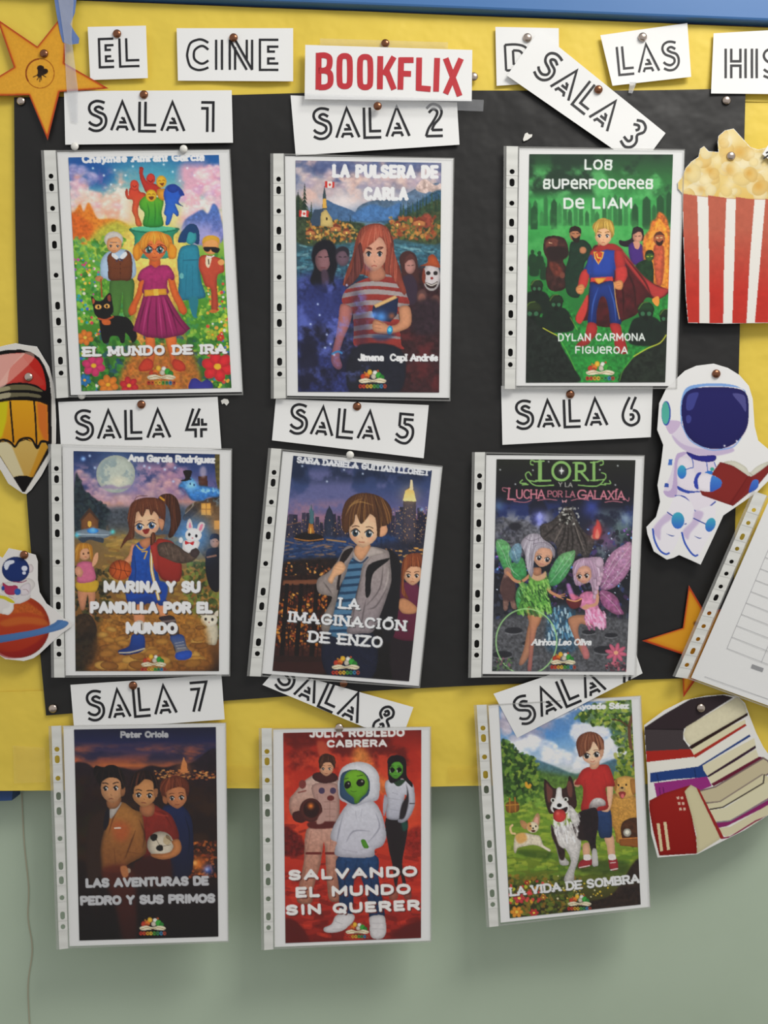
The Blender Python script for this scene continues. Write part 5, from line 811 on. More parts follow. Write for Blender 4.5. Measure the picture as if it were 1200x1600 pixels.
def art_dogs():
    c = Cv((720, 1030, 1040, 1460), 1191)
    c.G([(220, '6a88b0'), (400, '5a88bc'), (500, '7aa4cc'), (620, 'c0c8d0'), (720, '5a7a4c'), (850, '6a9038'), (1000, '7a9430'), (1200, '6a7c24'), (1350, '4a4a1c'), (1520, '241c14')])
    c.cloud((200, 200, 1060, 660), 'dcdce4', 130, .4, .6, .95, 4, sx=1.4); c.cloud((200, 220, 520, 480), 'a89cac', 90, .42, .65, .8, 7); c.B(520, 440, 90, '4a84c4', .6, 40)
    c.puff('280,480 420,450 560,500 640,560 700,520 860,450 880,520 700,620 520,600 400,560 300,540', 110, 14, 36, 'd8dce8 e4e4ec c0c8d8 f0f0f4', 5, 'ffffff', .5); c.puff('225,260 330,250 420,330 330,460 240,460', 40, 16, 40, 'b0a8b4 a098a8 c8c0cc', 6, 'dcd4dc', .5)
    c.P('340,560 430,580 540,620 640,660 700,660 860,590 920,580 1010,600 1030,760 340,760', '4a6c8c', '5a7a50', tx=.2, bl=3); c.P('240,640 400,640 700,690 1040,680 1040,900 240,900', '4a6a34', '7a9434', bl=12, tx=.3)
    lf = '2c4a20 4a7028 6a8c38 8aa040 3a5a24 1f3818'
    c.P('235,480 290,500 330,540 400,570 440,620 440,740 400,800 250,800', '2c4420', bl=4, tx=.4); c.dabs((235, 470, 470, 830), 430, lf, 6, 14, al=.75, seed=3, poly='235,475 290,490 350,540 420,570 460,640 470,760 400,830 235,830'); c.P('670,330 760,280 880,240 1000,235 1030,600 960,520 900,500 860,400 760,380', '3c5a24', bl=6, al=.7, tx=.4); c.dabs((660, 230, 1030, 540), 420, '3c5c24 6a8c34 8aa444 b0b850 2c4418', 6, 14, al=.75, seed=5, poly='665,345 740,290 860,235 1025,225 1035,540 960,520 890,500 880,410 780,390'); c.L('1000,330 980,400 990,520 1010,640', 20, '6a4a34'); c.L('985,400 930,360 880,350', 8, '5a4028')
    c.dabs((900, 520, 1040, 800), 220, '4a6a24 7a8c30 8a9c3c 2f4a1c a0a040', 6, 14, al=.75, seed=7); c.dabs((240, 780, 1040, 880), 160, '5a8030 7aa040 3f6024 8aac48', 6, 14, al=.6, seed=8)
    c.dabs((250, 850, 1040, 1260), 420, '8aa438 6a8c2c a8b444 5a7a24 4a6a20 9aac3c', 6, 15, el=3, ang=0, al=.5, seed=9); c.P('330,1110 520,1120 500,1160 380,1150', '3a5018', bl=8, al=.7); c.P('620,1160 960,1180 930,1260 700,1240', '33441a', bl=12, al=.7)
    c.P('265,835 330,830 335,885 270,890', '8a5c24', sh=.4); c.L('285,810 285,890', 8, 'a8702c'); c.L('315,805 318,885', 8, 'a8702c'); c.L('262,850 335,845', 7, 'b07c34'); c.P('372,715 385,712 392,735 402,722 412,730 405,750 388,752 375,740', 'd09a30', sm=0)
    # flowers
    c.dabs((270, 1260, 700, 1500), 360, '3a4c1c 5a6c24 2a3818 7a7c2c 8a6a24', 6, 13, al=.75, seed=4); c.dabs((280, 1290, 480, 1420), 40, 'c03a3c d84848 e0a030 c8c840', 8, 13, el=1.2, seed=6); c.dabs((440, 1260, 960, 1400), 50, 'e0c040 d8a830 e8e0b0', 4, 8, el=1, seed=7)
    c.P('1000,1190 1045,1180 1050,1440 600,1470 700,1420 860,1380 940,1290', '2c1f18', tx=.5, bl=4)
    for x, y, r, col in ((325, 1470, 38, 'd8902c'), (340, 1390, 36, 'c04044'), (425, 1475, 28, 'c03c34'), (480, 1385, 20, 'b8742c'), (385, 1300, 16, 'c83c30')):
        for k in range(6): a = k*math.pi/3; c.E(x+math.cos(a)*r*.6, y+math.sin(a)*r*.5, r*.42, r*.32, col, rot=math.degrees(a), sh=.35, sr=5)
        c.E(x, y, r*.25, r*.2, 'e8c050')
    # golden dog and truck
    c.P('890,780 930,800 1010,790 1030,860 1035,950 960,980 950,1060 905,1065 895,1000 868,940 870,860', 'c09048', 'b08038', sh=.45, sr=14, tx=.2, tc=8); c.P('890,740 895,705 925,685 970,680 1010,695 1022,740 1010,790 960,810 915,800', 'd0a058', sh=.4, sr=12, tx=.12); c.P('985,700 1018,705 1025,760 1005,790 990,760', 'b07c3c', sh=.3); c.P('895,710 910,700 905,760 892,760', 'b88440', sh=.3); c.E(918, 732, 6, 7, '2a1c14'); c.E(962, 730, 6, 7, '2a1c14'); c.E(938, 755, 20, 14, 'dcb478', sh=.3); c.E(938, 748, 8, 6, '1c1412'); c.P('918,775 940,768 960,776 955,795 938,812 925,798', '8a3430'); c.E(940, 795, 10, 12, 'd06a68')
    c.P('950,940 1035,930 1040,1080 960,1080 930,1000', '4a2c18', sh=.4, sr=10, tx=.3); c.E(968, 1008, 23, 24, 'a8a498', sh=.4, sr=6); c.E(968, 1006, 12, 12, 'e0dccc'); c.P('920,1045 1040,1040 1042,1095 925,1085', '8a5424', sh=.4, sr=6, sm=0); c.L('920,1045 1040,1038', 5, 'c88040')
    # small white-tan dog
    c.P('310,1060 320,1025 370,1010 420,1020 460,1030 480,1080 520,1105 515,1118 460,1090 420,1080 360,1090 330,1100 318,1130 308,1110', 'd8ccb4', sh=.4, sr=10, tx=.15, tc=8); c.P('320,1020 370,1010 385,1050 350,1072 325,1060', 'd0a060', bl=3); c.L('315,1015 295,1010 288,980 300,965', 12, 'd8b888'); c.P('345,950 350,935 375,945 395,975 375,990 355,975', 'c89464', sh=.3); c.P('415,950 435,905 450,895 460,920 455,965 440,980', 'c89c74', sh=.3); c.P('425,950 438,920 448,925 445,960', 'd8a090'); c.E(418, 978, 34, 32, 'e0cfb0', sh=.3, sr=8); c.P('385,960 405,950 412,990 392,995', 'c89860', bl=2); c.E(405, 970, 5, 6, '1c1412'); c.E(436, 972, 5, 6, '1c1412'); c.E(421, 984, 6, 5, '1c1412'); c.P('410,994 434,994 428,1006 416,1006', '5a2c24'); c.L('470,1085 515,1112', 12, 'd8ccb8')
    # boy
    c.P('710,1080 745,1070 750,1140 722,1160 712,1140', 'd8a888', sh=.3); c.P('835,1030 885,1025 895,1100 893,1150 860,1150 850,1090', 'd8a888', sh=.3); c.P('700,1170 755,1158 765,1185 745,1205 690,1215 682,1198', '9a2c34', sh=.3); c.P('715,1140 752,1138 755,1165 718,1168', 'd8d0cc'); c.P('862,1160 905,1158 915,1215 900,1228 872,1226 862,1195', '9a2c34', sh=.3); c.P('860,1138 895,1136 900,1164 863,1166', 'd8d0cc'); c.L('690,1212 750,1200', 5, 'd8ccc8'); c.L('872,1226 912,1218', 6, 'd8ccc8'); c.L('870,1185 900,1182', 4, 'd8ccc8')
    c.P('760,880 862,860 880,1020 845,1038 808,1035 790,960 775,1020 740,1010', '2a4470', '203658', sh=.4, sr=12, tx=.1)
    c.P('850,720 885,715 880,820 862,882 825,885 818,868 850,840', 'e0b090', sh=.3, sr=8); c.P('690,740 665,740 655,725 665,700 690,710', 'd8a888', sh=.3)
    c.P('705,645 750,625 840,612 870,640 895,720 890,740 845,745 850,800 855,870 780,882 700,880 710,800 705,735 660,730 680,690', 'b8302c', 'a82c28', sh=.4, sr=18); c.folds('830,660 850,740|720,700 730,840|770,660 760,700|800,760 840,860', '5a1410', 8, .4)
    c.P('755,590 800,580 805,615 780,640 752,632', 'd8a484', sh=.3); c.face(765, 548, 120, 128, 'ecc0a0', '3a3a3a', mouth='b06050', brow='6a3c2c', blush='e8a088', es=1.15, rot=-8, look=-.04, cap='7a4a34', mood=1)
    c.hair('680,540 670,490 690,445 740,422 790,430 830,470 832,530 815,570 808,545 795,510 770,480 755,520 730,540 710,560 690,570', '7a4832', 22, 'b88464', seed=7, w=4); c.P('808,530 830,528 828,560 812,566', 'e0ac8c', sh=.3)
    # border collie
    c.P('745,860 770,815 810,808 838,825 840,850 800,860 780,890 760,930', 'd8d4d0', '2c1c1c', sh=.3, sr=10, tx=.15, tc=8)
    c.P('680,900 740,870 790,870 800,960 785,1060 795,1140 790,1200 765,1200 760,1130 740,1060 700,1050 660,1000', '241a1c', sh=-.25, sr=12, tx=.4, tc=8); c.P('765,1110 790,1110 798,1190 790,1202 765,1198', 'c8c4c0', sh=.3)
    c.P('525,960 560,980 690,950 700,1040 695,1110 680,1180 660,1240 655,1290 620,1300 600,1285 610,1250 640,1180 620,1120 600,1100 605,1150 628,1180 620,1198 580,1195 568,1150 550,1080 530,1030', 'd4d0cc', 'b8b4b0', sh=.4, sr=14, tx=.12, tc=8); c.P('525,960 545,1000 570,1080 605,1110 600,1165 575,1160 555,1090 530,1030', '33231f', bl=2, tx=.3); c.P('640,960 700,940 720,1040 690,1050 660,1010', '2a1e1e', bl=3, tx=.3)
    c.dabs((540, 900, 690, 1060), 160, 'e8e4e0 c8c4c0 a8a4a4 f4f2f0', 3, 7, el=3.2, ang=80, al=.7, seed=9, poly='540,880 680,880 690,960 660,1060 590,1070 535,980')
    c.P('500,860 484,780 485,700 505,710 545,750 610,745 628,682 650,700 668,780 675,850 650,880 620,870 560,890 520,900', '3a2420', sh=.3, sr=12, tx=.25, tc=8); c.P('497,725 515,740 535,770 520,830 505,820', '6a4038', bl=2); c.P('618,730 632,705 648,740 645,800 625,790', '6a4038', bl=2)
    c.P('560,752 585,750 590,800 625,840 632,880 600,900 545,895 522,870 530,840 550,805', 'e4e0dc', sh=.3, sr=10); c.E(536, 820, 13, 13, 'd8d8d0'); c.E(536, 821, 8, 9, '2a2a20'); c.E(612, 815, 13, 12, 'd8d8d0'); c.E(610, 816, 8, 9, '2a2a20'); c.E(573, 850, 15, 12, '140f10', sh=.2); c.P('535,862 573,872 620,858 612,890 575,900 545,890', '2a1414'); c.E(574, 910, 39, 38, 'c03c38', sh=.4, sr=12, sd=(6, 6)); c.B(562, 895, 12, 'f08878', .6)
    c.P('630,850 665,880 690,940 660,960 635,920', 'd8d4d0', sh=.3, tx=.2)
    c.logo(690, 1415, 140)
    k = dict(gap=.32, sh='3a3a20'); c.T('Ayoade Sáez', 668, 290, 972, 284, 29, 10, 'e0e2e0', slab=.4, gap=.25); c.T('LA VIDA DE SOMBRA', 292, 1374, 1035, 1296, 42, 13, 'd4d4d4', slab=.5, **k)
    c.grain(.05); return c
# ---------------------------------------------------------------- printed cut-outs (outline, painter) in the zoom frame of each
OUT = {}
OUT['spaceman'] = ((980, 540, 1200, 900), 978, (0, 60), '330,240 400,175 480,140 600,125 700,155 780,205 845,280 872,370 885,560 910,660 975,715 1040,790 1060,850 1000,920 900,1020 800,1090 668,1180 600,1330 510,1522 440,1490 360,1455 320,1475 275,1487 185,1430 140,1310 133,1260 200,1190 228,1085 210,970 235,820 250,690 208,585 222,400 270,300')
def art_spaceman():
    c = Cv((980, 540, 1200, 900), 978, 'e8e7e5', (0, 60))
    c.P('375,400 400,310 470,280 640,275 780,300 830,340 845,430 838,560 790,650 700,740 560,765 430,740 340,670 300,590 290,520 330,520 370,545', 'e6e0e6', 'd4c8dc', al=.9)
    c.P('265,540 310,520 370,530 350,580 305,615 280,590', 'c8b4d0'); c.P('310,620 400,690 560,720 700,700 740,735 600,768 450,752 350,690', 'c4b4d0', bl=3)
    c.P('375,380 410,295 500,268 640,262 760,280 825,325 800,300 700,285 520,285 430,320 395,380 380,560 370,480', '7fa4dc', bl=1); c.L('385,560 440,660 560,720 650,722 740,700 790,640', 9, '8aa8dc')
    c.P('378,420 395,345 450,300 560,288 680,288 790,305 835,350 845,450 835,560 790,640 730,690 640,718 540,708 450,660 400,590 380,500', '2c2a66', '282660', sh=.12, sr=30)
    c.P('420,350 450,330 495,328 480,380 455,440 415,448 410,400', '44488c'); c.P('412,490 430,482 445,500 440,530 420,540 410,520', '44488c'); c.P('732,335 800,340 822,370 824,460 790,410', '55548c'); c.B(675, 695, 8, 'fff'); c.B(760, 662, 8, 'fff')
    c.E(270, 470, 33, 86, '3a52a8'); c.E(266, 468, 27, 78, '54a898', '5ab0a0')
    c.P('330,790 360,745 420,740 480,760 600,800 620,900 600,1010 560,1150 480,1150 440,1080 340,1045 270,1040 255,1000 300,900', 'dad0e0'); c.P('335,780 370,742 420,745 370,790 350,950 340,1045 280,1050 252,1010 310,990', 'bca8cc', bl=2)
    c.P('352,800 400,770 450,800 470,860 500,940 480,1020 400,1000 350,960', 'e4dce6', sh=.12); c.P('412,738 500,765 610,762 608,800 540,808 450,785', '34328a', sh=.2)
    c.P('290,790 315,790 312,832 282,832', '4a74c0', sm=0); c.P('262,955 290,958 288,985 256,982', '3e5aa8', sm=0)
    for x, y, q, w in ((380, 878, 32, 48),): c.E(x, y, q, w, '46a8c0', '3a72c8')
    c.L('405,862 440,850 458,845 455,800 440,770', 6, '3a5ab0'); c.L('552,810 560,880', 6, '3a5ab0'); c.L('605,810 615,840', 6, '3a5ab0'); c.E(590, 858, 14, 14, '46a898'); c.P('540,880 580,868 600,890 560,900', '3a7ac8')
    c.P('350,975 400,1000 450,1010 505,1012 495,1035 440,1032 360,1005', '3c52a8'); c.P('340,1040 400,1045 440,1080 470,1140 560,1130 612,1085 610,1050 520,1020 400,1030', 'e4dce6'); c.L('335,1043 390,1048 430,1085 472,1150 540,1140 612,1085', 10, '4254a8'); c.L('470,1155 560,1135', 10, '2c2870', taper=1)
    # book
    c.P('645,808 740,830 840,905 880,880 975,820 1010,800 985,880 900,980 735,1115 520,1040 505,1010 560,960 600,870', '86302c', sm=0, sh=.15, sr=20); c.P('835,905 870,900 860,960 735,1112 700,1100 800,960', '7a2826', sm=0, al=.6); c.L('838,908 775,1010 715,1105', 4, '6a201f'); c.P('670,812 740,800 820,840 850,880 900,840 950,815 1010,795 975,830 880,900 840,902 740,838', 'd8d6c4', sh=.2); c.L('850,885 870,900', 5, 'a8a494')
    c.P('495,900 540,885 590,900 620,920 600,1000 560,1015 500,1000 480,950', 'e8e2ea', sh=.15); c.P('500,880 515,885 490,930 495,995 470,985 463,940 480,895', '3a4aa8'); c.P('585,910 620,912 655,940 650,980 620,1000 575,1012', '4a86d0', '3c62b8'); c.P('870,940 910,935 910,980 880,1010 845,1018', '4a78c8', '3a5ab0')
    # legs
    c.P('340,1045 430,1080 468,1150 450,1220 380,1290 340,1380 290,1450 230,1430 190,1350 175,1270 280,1150', 'e8e4ea'); c.P('470,1155 600,1110 612,1180 600,1260 540,1380 490,1460 430,1420 380,1300 440,1220', 'e8e4ea'); c.P('275,1165 310,1200 240,1260 230,1350 205,1330 180,1270', 'c8b8d4', bl=4); c.P('470,1150 530,1160 500,1230 440,1300 420,1350 385,1290 450,1220', 'c8b8d4', bl=4)
    c.L('178,1275 190,1350 225,1420 265,1448 290,1442', 13, '3a5ab4'); c.L('380,1300 400,1370 440,1435 470,1460 488,1455', 13, '3a5ab4'); c.L('280,1158 325,1190', 8, '38509c'); c.L('400,1240 410,1238', 8, '38509c'); c.L('462,1200 545,1240', 8, '38509c'); c.L('275,1308 310,1322 330,1320', 7, '38509c', taper=1); c.L('465,1322 500,1338 518,1335', 7, '38509c', taper=1)
    c.E(352, 1215, 45, 58, '48aabc', '3c6cc4'); c.E(578, 1245, 34, 50, '48aabc', '3c6cc4', rot=20)
    return c
OUT['books'] = ((980, 900, 1200, 1360), 765, (0, 60), '92,810 200,730 310,675 430,650 530,643 600,655 640,690 665,760 700,850 740,930 790,1000 850,1080 880,1180 820,1280 765,1300 640,1380 520,1440 380,1512 165,1530 130,1400 115,1225 110,1080 100,950')
def art_books():
    c = Cv((980, 900, 1200, 1360), 765, 'e6e4de', (0, 60))
    pg = 'dcd4b4'; S_ = dict(sm=0)
    c.P('60,845 200,752 350,665 520,645 575,660 440,745 310,830 300,880 340,935 345,945 105,950 60,945', '3a2f33', **S_); c.P('60,830 305,833 305,900 345,940 60,955', '4a4244', **S_); c.L('60,832 305,834', 4, '231c1e', sm=0)
    c.P('600,655 640,700 650,745 345,922 320,900 306,860 320,820', pg, sm=0, tx=.03, sh=.15, sr=10); c.P('345,920 655,742 655,758 350,942 335,930', '33201e', **S_)
    c.P('352,940 560,815 640,780 645,805 368,975 355,960', 'dcd4b0', **S_); c.P('100,952 345,940 368,982 100,1012', 'a82f26', **S_); c.P('362,972 640,803 650,812 368,990', 'a8342a', **S_)
    c.P('60,1015 370,988 660,820 672,862 385,1035 60,1070', 'e9e6da', **S_); c.P('125,1070 385,1035 665,860 670,872 410,1030 440,1092 250,1105 125,1122', '2a4680', sm=0); c.P('410,1030 690,880 700,925 435,1085 415,1055', pg, **S_); c.L('160,1075 170,1118', 5, '1f3460'); c.L('365,1045 372,1090', 5, '1f3460')
    c.P('435,1085 697,920 700,935 445,1098', '3a2034', **S_); c.P('145,1125 435,1090 460,1140 390,1168 160,1200', '96357e', sm=0); c.L('175,1150 180,1190', 5, '6a2260'); c.L('195,1148 200,1185', 5, '6a2260'); c.P('440,1095 700,940 715,985 460,1132', 'dcd4b4', **S_); c.P('455,1130 715,982 745,985 740,1000 470,1142', '6a2038', **S_)
    c.P('390,1170 480,1145 745,985 765,1000 800,1060 500,1228 420,1232', 'c4b898', sm=0); c.L('395,1168 480,1145 740,990 765,1005 790,1060 600,1180 500,1228 425,1233', 8, '7a6a68', sm=0)
    c.P('430,1235 510,1225 735,1075 800,1110 520,1258 450,1268', 'd4cca8', sm=0); c.L('450,1268 520,1256 740,1125 745,1080', 7, '3a3030', sm=0); c.L('430,1235 505,1225 735,1078', 7, '8a7c74', sm=0)
    c.P('450,1272 530,1260 800,1100 860,1150 560,1330 480,1338', 'd8d2b0', sm=0); c.P('480,1338 560,1328 860,1150 860,1200 540,1360 490,1370', '8a2c68', sm=0); c.L('485,1338 560,1330 860,1160', 7, '8a8488', sm=0); c.P('495,1370 560,1362 860,1190 880,1260 540,1418 510,1400', 'd4ccaa', sm=0); c.L('515,1425 560,1418 700,1330 880,1262', 8, '8a2450', sm=0)
    c.P('345,1135 375,1150 515,1410 500,1432 380,1508 375,1400 310,1165', 'cfc6a0', sm=0, sh=.15, sr=12); c.P('375,1150 392,1160 525,1420 508,1430', '98302c', **S_); c.P('120,1220 200,1180 345,1135 312,1170 350,1300 375,1420 380,1508 175,1520 140,1380 118,1260', '9c2a24', '8c201c', sm=0, sh=.2, sr=14)
    for x, y in ((160, 1345), (197, 1338)): c.P([(x, y), (x+16, y-2), (x+35, y+148), (x+20, y+152)], 'dcc8a0', sm=0)
    for i in range(6): x = 268+(i % 2)*22+(i//2)*7; y = 1200+(i//2)*30; c.P([(x, y), (x+13, y-2), (x+15, y+12), (x+2, y+14)], 'd8b09c', sm=0)
    return c
OUT['pencil'] = ((0, 520, 130, 780), 800, (50, 0), '-60,150 60,118 150,100 250,118 355,132 420,240 475,330 520,520 530,620 540,840 538,1060 490,1200 400,1370 300,1510 255,1550 220,1545 80,1450 0,1310 -80,1160 -200,1100 -240,700 -200,400 -140,240')
def art_pencil():
    c = Cv((0, 520, 130, 780), 800, 'd8d4cc', (50, 0))
    k = '141010'
    c.P('-200,420 -150,260 -60,190 60,165 200,160 300,185 380,240 430,320 475,440 495,620 498,1060 480,1140 240,1530 215,1530 0,1190 -110,1080 -220,900', k, sm=0)
    c.P('-180,520 -150,330 -70,235 60,205 200,195 300,220 370,275 420,380 440,550 340,500 200,478 60,495 -60,540', 'c8504a', 'b8382e', 'h', sh=.15); c.P('200,197 300,222 370,275 420,380 440,550 380,515 430,480 300,330', 'b8241c', al=.7, bl=3); c.P('-180,520 -140,300 -60,232 60,205 180,198 235,205 100,340 60,495 -60,540', 'e0b4a8', al=.8, bl=3); c.P('220,200 330,240 130,440 40,500 -20,500', 'e8b8a8', al=.55, bl=3)
    c.P('-160,580 0,530 140,500 280,505 390,545 400,568 280,550 140,548 0,570 -160,620', '6a6448'); c.P('-160,640 0,590 140,575 280,580 385,600 380,625 260,612 120,618 0,640 -160,690', '6e6850'); c.P('-160,580 0,530 80,515 95,545 0,570 -160,620', 'a8a080', al=.8); c.P('-160,640 0,590 95,575 90,620 0,640 -160,690', 'b0a88c', al=.8)
    c.P('-150,720 0,668 120,650 260,650 380,665 455,695 465,1040 420,1040 360,1080 260,1020 180,1040 140,1100 60,1040 -50,1050 -150,1090', 'd89c20', 'c8881c', sm=0); c.P('-150,720 0,668 80,655 60,850 20,1000 -50,1050 -150,1000', 'c8bc1c', bl=6, sm=0); c.P('350,660 455,695 465,1040 420,1030 370,900', 'c8682c', bl=8, al=.85, sm=0)
    c.L('98,665 105,760 130,1050', 17, k, sm=0); c.L('328,665 340,800 352,1070', 17, k, sm=0)
    c.P('-60,1100 0,1055 60,1048 110,1080 145,1110 190,1050 250,1030 310,1050 358,1120 400,1060 440,1060 462,1100 300,1395 240,1375 160,1378 130,1390 0,1180', 'c8a860', 'c09a50', sm=0); c.P('-60,1100 0,1055 60,1048 110,1080 180,1250 230,1370 160,1378 130,1390 0,1180', 'd0c8a8', bl=4, al=.85, sm=0); c.P('400,1060 440,1060 462,1100 320,1390 280,1380', 'c08a28', bl=4, al=.9, sm=0)
    c.L('-60,1080 0,1035 60,1032 110,1060 145,1095 190,1030 260,1010 310,1030 358,1110 395,1045 440,1045', 20, k); c.P('130,1392 180,1375 260,1375 318,1395 240,1532 215,1530', k, sm=0)
    return c
OUT['planet'] = ((0, 840, 130, 1060), 945, (50, 0), '-60,180 30,230 100,120 250,150 405,195 430,270 430,480 450,620 530,750 640,830 725,918 800,950 830,975 820,1005 700,1090 600,1180 450,1320 380,1370 270,1402 60,1380 0,1340 -120,1300 -240,1240 -330,1000 -240,700 -120,560 -60,400')
def art_planet():
    c = Cv((0, 840, 130, 1060), 945, 'dedad6', (50, 0))
    c.E(200, 1010, 365, 358, 'b8562c', 'a0301f', sh=.3, sr=40, sd=(-30, -20)); c.P('-60,860 150,760 400,770 520,880 500,900 300,850 60,880', 'b8642c', bl=10, al=.7, tx=.2); c.P('0,960 200,900 480,920 555,1000 300,980 60,1010', 'c06c30', bl=12, al=.7); c.P('-60,1300 200,1290 400,1200 540,1100 480,1220 300,1340 100,1370', '8e2422', bl=8, al=.7); c.P('300,700 460,760 545,900 560,990 480,860 380,780', '96301c', bl=8, al=.6)
    c.P('-220,1130 0,1110 200,1080 400,1045 560,1000 630,960 660,935 760,950 775,985 700,1040 540,1085 300,1140 0,1195 -220,1220', '5a82b4', '4a6c9c', sh=.15, sr=10); c.P('560,998 640,955 660,938 700,945 640,1000 560,1030', '4a6e9e', al=.6)
    c.P('180,700 60,650 -60,640 -60,840 0,860 60,870 130,850 160,750 250,740 340,690 350,620 400,540 370,480 300,460 180,490 20,520 10,600 60,650', 'd6d0cc', sh=.2, sr=20); c.P('150,800 170,700 330,600 345,650 250,740 160,755', 'd6d0d0', sh=.1)
    c.P('20,860 30,800 100,780 90,700 150,740 150,820 100,875 50,870', 'e2ddd8', sh=.15); c.P('-40,655 60,665 150,715 165,745 110,735 40,700 -60,680', 'c8bc30'); c.P('300,330 350,300 380,340 365,390 310,400', 'dcd0d0', sh=.3)
    c.P('230,560 320,510 350,560 330,640 260,660 230,640', 'd6ccd0', sh=.25); c.L('260,590 300,590 325,620', 7, 'a88c90')
    c.E(178, 362, 157, 145, '24386e', sh=.2, sr=30); c.P('60,280 110,258 160,262 155,290 110,310 85,360 60,362 45,320', 'd4d8e4'); c.E(278, 350, 33, 30, 'd4d8e8'); c.E(275, 402, 21, 18, 'd4d8e8'); c.L('150,500 240,508 300,488', 9, '8a2c5a')
    c.P('30,510 90,545 190,545 200,600 160,650 80,645 45,600', 'a83a5c', sh=.15); c.E(35, 575, 18, 28, '2c4a90'); c.E(200, 615, 38, 38, '3a62ac', sh=.2)
    return c
OUT['popcorn'] = ((1000, 130, 1200, 530), 800, (0, 70), '265,690 238,660 235,620 262,585 285,530 320,490 365,460 375,410 400,393 430,425 490,430 485,370 490,330 530,295 585,283 610,310 650,355 690,400 740,415 800,400 870,380 930,430 990,450 1030,520 1050,620 1030,690 1010,735 1000,900 980,1200 950,1500 780,1498 520,1503 300,1498 285,1330 272,1000')
def art_popcorn():
    c = Cv((1000, 130, 1200, 530), 800, 'e0c88a', (0, 70))
    c.G([(283, 'e4cc8c'), (600, 'e2c680'), (720, 'dcb868')]); rs = random.Random(6)
    for i in range(120):
        x = rs.uniform(240, 1040); y = rs.uniform(300, 710); r = rs.uniform(26, 62); c.E(x, y, r, r*rs.uniform(.7, 1), ('e6d094', 'e9d8a8', 'e4c884', 'ead49a', 'dfbc74', 'ecdfb8')[i % 6], rot=rs.uniform(0, 180), sh=.13, sr=r*.3, sd=(int(-r*.1), int(-r*.12)), al=.85)
    for x, y, r in ((620, 430, 50), (560, 540, 45), (430, 540, 34), (740, 640, 40), (300, 540, 26), (680, 560, 28), (380, 660, 30)): c.B(x, y, r, 'cc9238', .55)
    for x, y, r in ((560, 340, 55), (480, 480, 40), (620, 520, 48), (410, 610, 42), (560, 630, 38), (700, 440, 36), (280, 650, 30), (770, 540, 40)): c.B(x, y, r, 'f0e2b8', .65)
    c.P('255,692 400,708 600,722 800,728 1060,735 1060,1560 240,1560', 'e4e0d8', sm=0)
    tops = [(262, 358), (432, 540), (605, 716), (790, 872), (950, 1060)]; bots = [(300, 372), (440, 520), (582, 665), (722, 800), (870, 990)]
    for (a, b), (d, e) in zip(tops, bots): c.P([(a-6, 690+(a-260)*.06), (b, 700+(b-260)*.06), ((b+e)/2+(-4 if b > 400 else 4), 1100), (e, 1510), (d-6, 1510), ((a+d)/2-4, 1100)], 'b86450', 'bc3a30', 'V', sm=0, tx=.05, tc=30)
    c.L('262,690 430,712 600,722 800,727 1050,735', 4, 'a85a40', al=.6)
    c.P('870,560 905,480 960,500 980,600 900,640', 'f4f2ee', al=0)
    return c
OUT['star'] = ((0, 0, 200, 240), 1200, (60, 0), '-330,290 -80,175 0,205 350,432 530,235 580,190 660,110 625,590 840,735 1020,828 560,870 448,1310 270,900 0,905 -300,920 -60,770 130,625 0,330 -100,290')
def star_pts(cx, cy, R, r, rot, n=5):
    return [(cx+(R if k % 2 == 0 else r)*math.cos(rot+k*math.pi/n), cy+(R if k % 2 == 0 else r)*math.sin(rot+k*math.pi/n)) for k in range(2*n)]
STAR = [(-30, 175), (350, 435), (650, 60), (605, 590), (1020, 830), (560, 862), (447, 1315), (272, 893), (-330, 905), (130, 630)]
OUT['star'] = ((0, 0, 200, 240), 1200, (60, 0), STAR)
def art_star():
    c = Cv((0, 0, 200, 240), 1200, 'c8783a', (60, 0)); c.P(STAR, 'b0421f', sm=0)
    cx, cy = 370, 690; I = [(cx+(x-cx)*.925, cy+(y-cy)*.925) for x, y in STAR]; c.P(I, 'd8962e', 'e0a038', sm=0, bl=5); c.P([(cx+(x-cx)*.8, cy+(y-cy)*.8) for x, y in STAR], 'dc9e34', 'e0a43c', sm=0, bl=10, tx=.05)
    c.L([(376+132*math.cos(a/4), 688+138*math.sin(a/4)) for a in range(26)], 8, 'a05c1c'); c.L([(376+132*math.cos(a/4+2.6), 688+136*math.sin(a/4+2.6)) for a in range(9)], 15, '8a4418')
    c.P('350,625 380,612 412,625 415,645 445,650 448,680 420,700 395,705 370,730 345,705 355,680', '33261c'); c.E(372, 640, 26, 24, '2c2018'); c.E(422, 665, 24, 24, '2c2018')
    for q in ('360,700 312,722', '370,710 348,748', '375,715 372,765', '385,700 388,750', '390,700 430,722'): c.L(q, 9, '33261c', sm=0)
    return c
STAR2 = [(335, 50), (418, 190), (620, 170), (500, 330), (620, 520), (440, 470), (305, 660), (297, 425), (80, 352), (302, 282)]
OUT['star2'] = ((980, 900, 1200, 1360), 765, (0, 0), STAR2)
def art_star2():
    c = Cv((980, 900, 1200, 1360), 765, 'b0421f'); c.P(STAR2, 'b03c1c', sm=0); cx, cy = 370, 320
    c.P([(cx+(x-cx)*.92, cy+(y-cy)*.92) for x, y in STAR2], 'd08c26', sm=0, bl=4); c.P([(cx+(x-cx)*.78, cy+(y-cy)*.78) for x, y in STAR2], 'd6982c', sm=0, bl=6); c.E(372, 258, 12, 12, '7a4a18', bl=3); return c
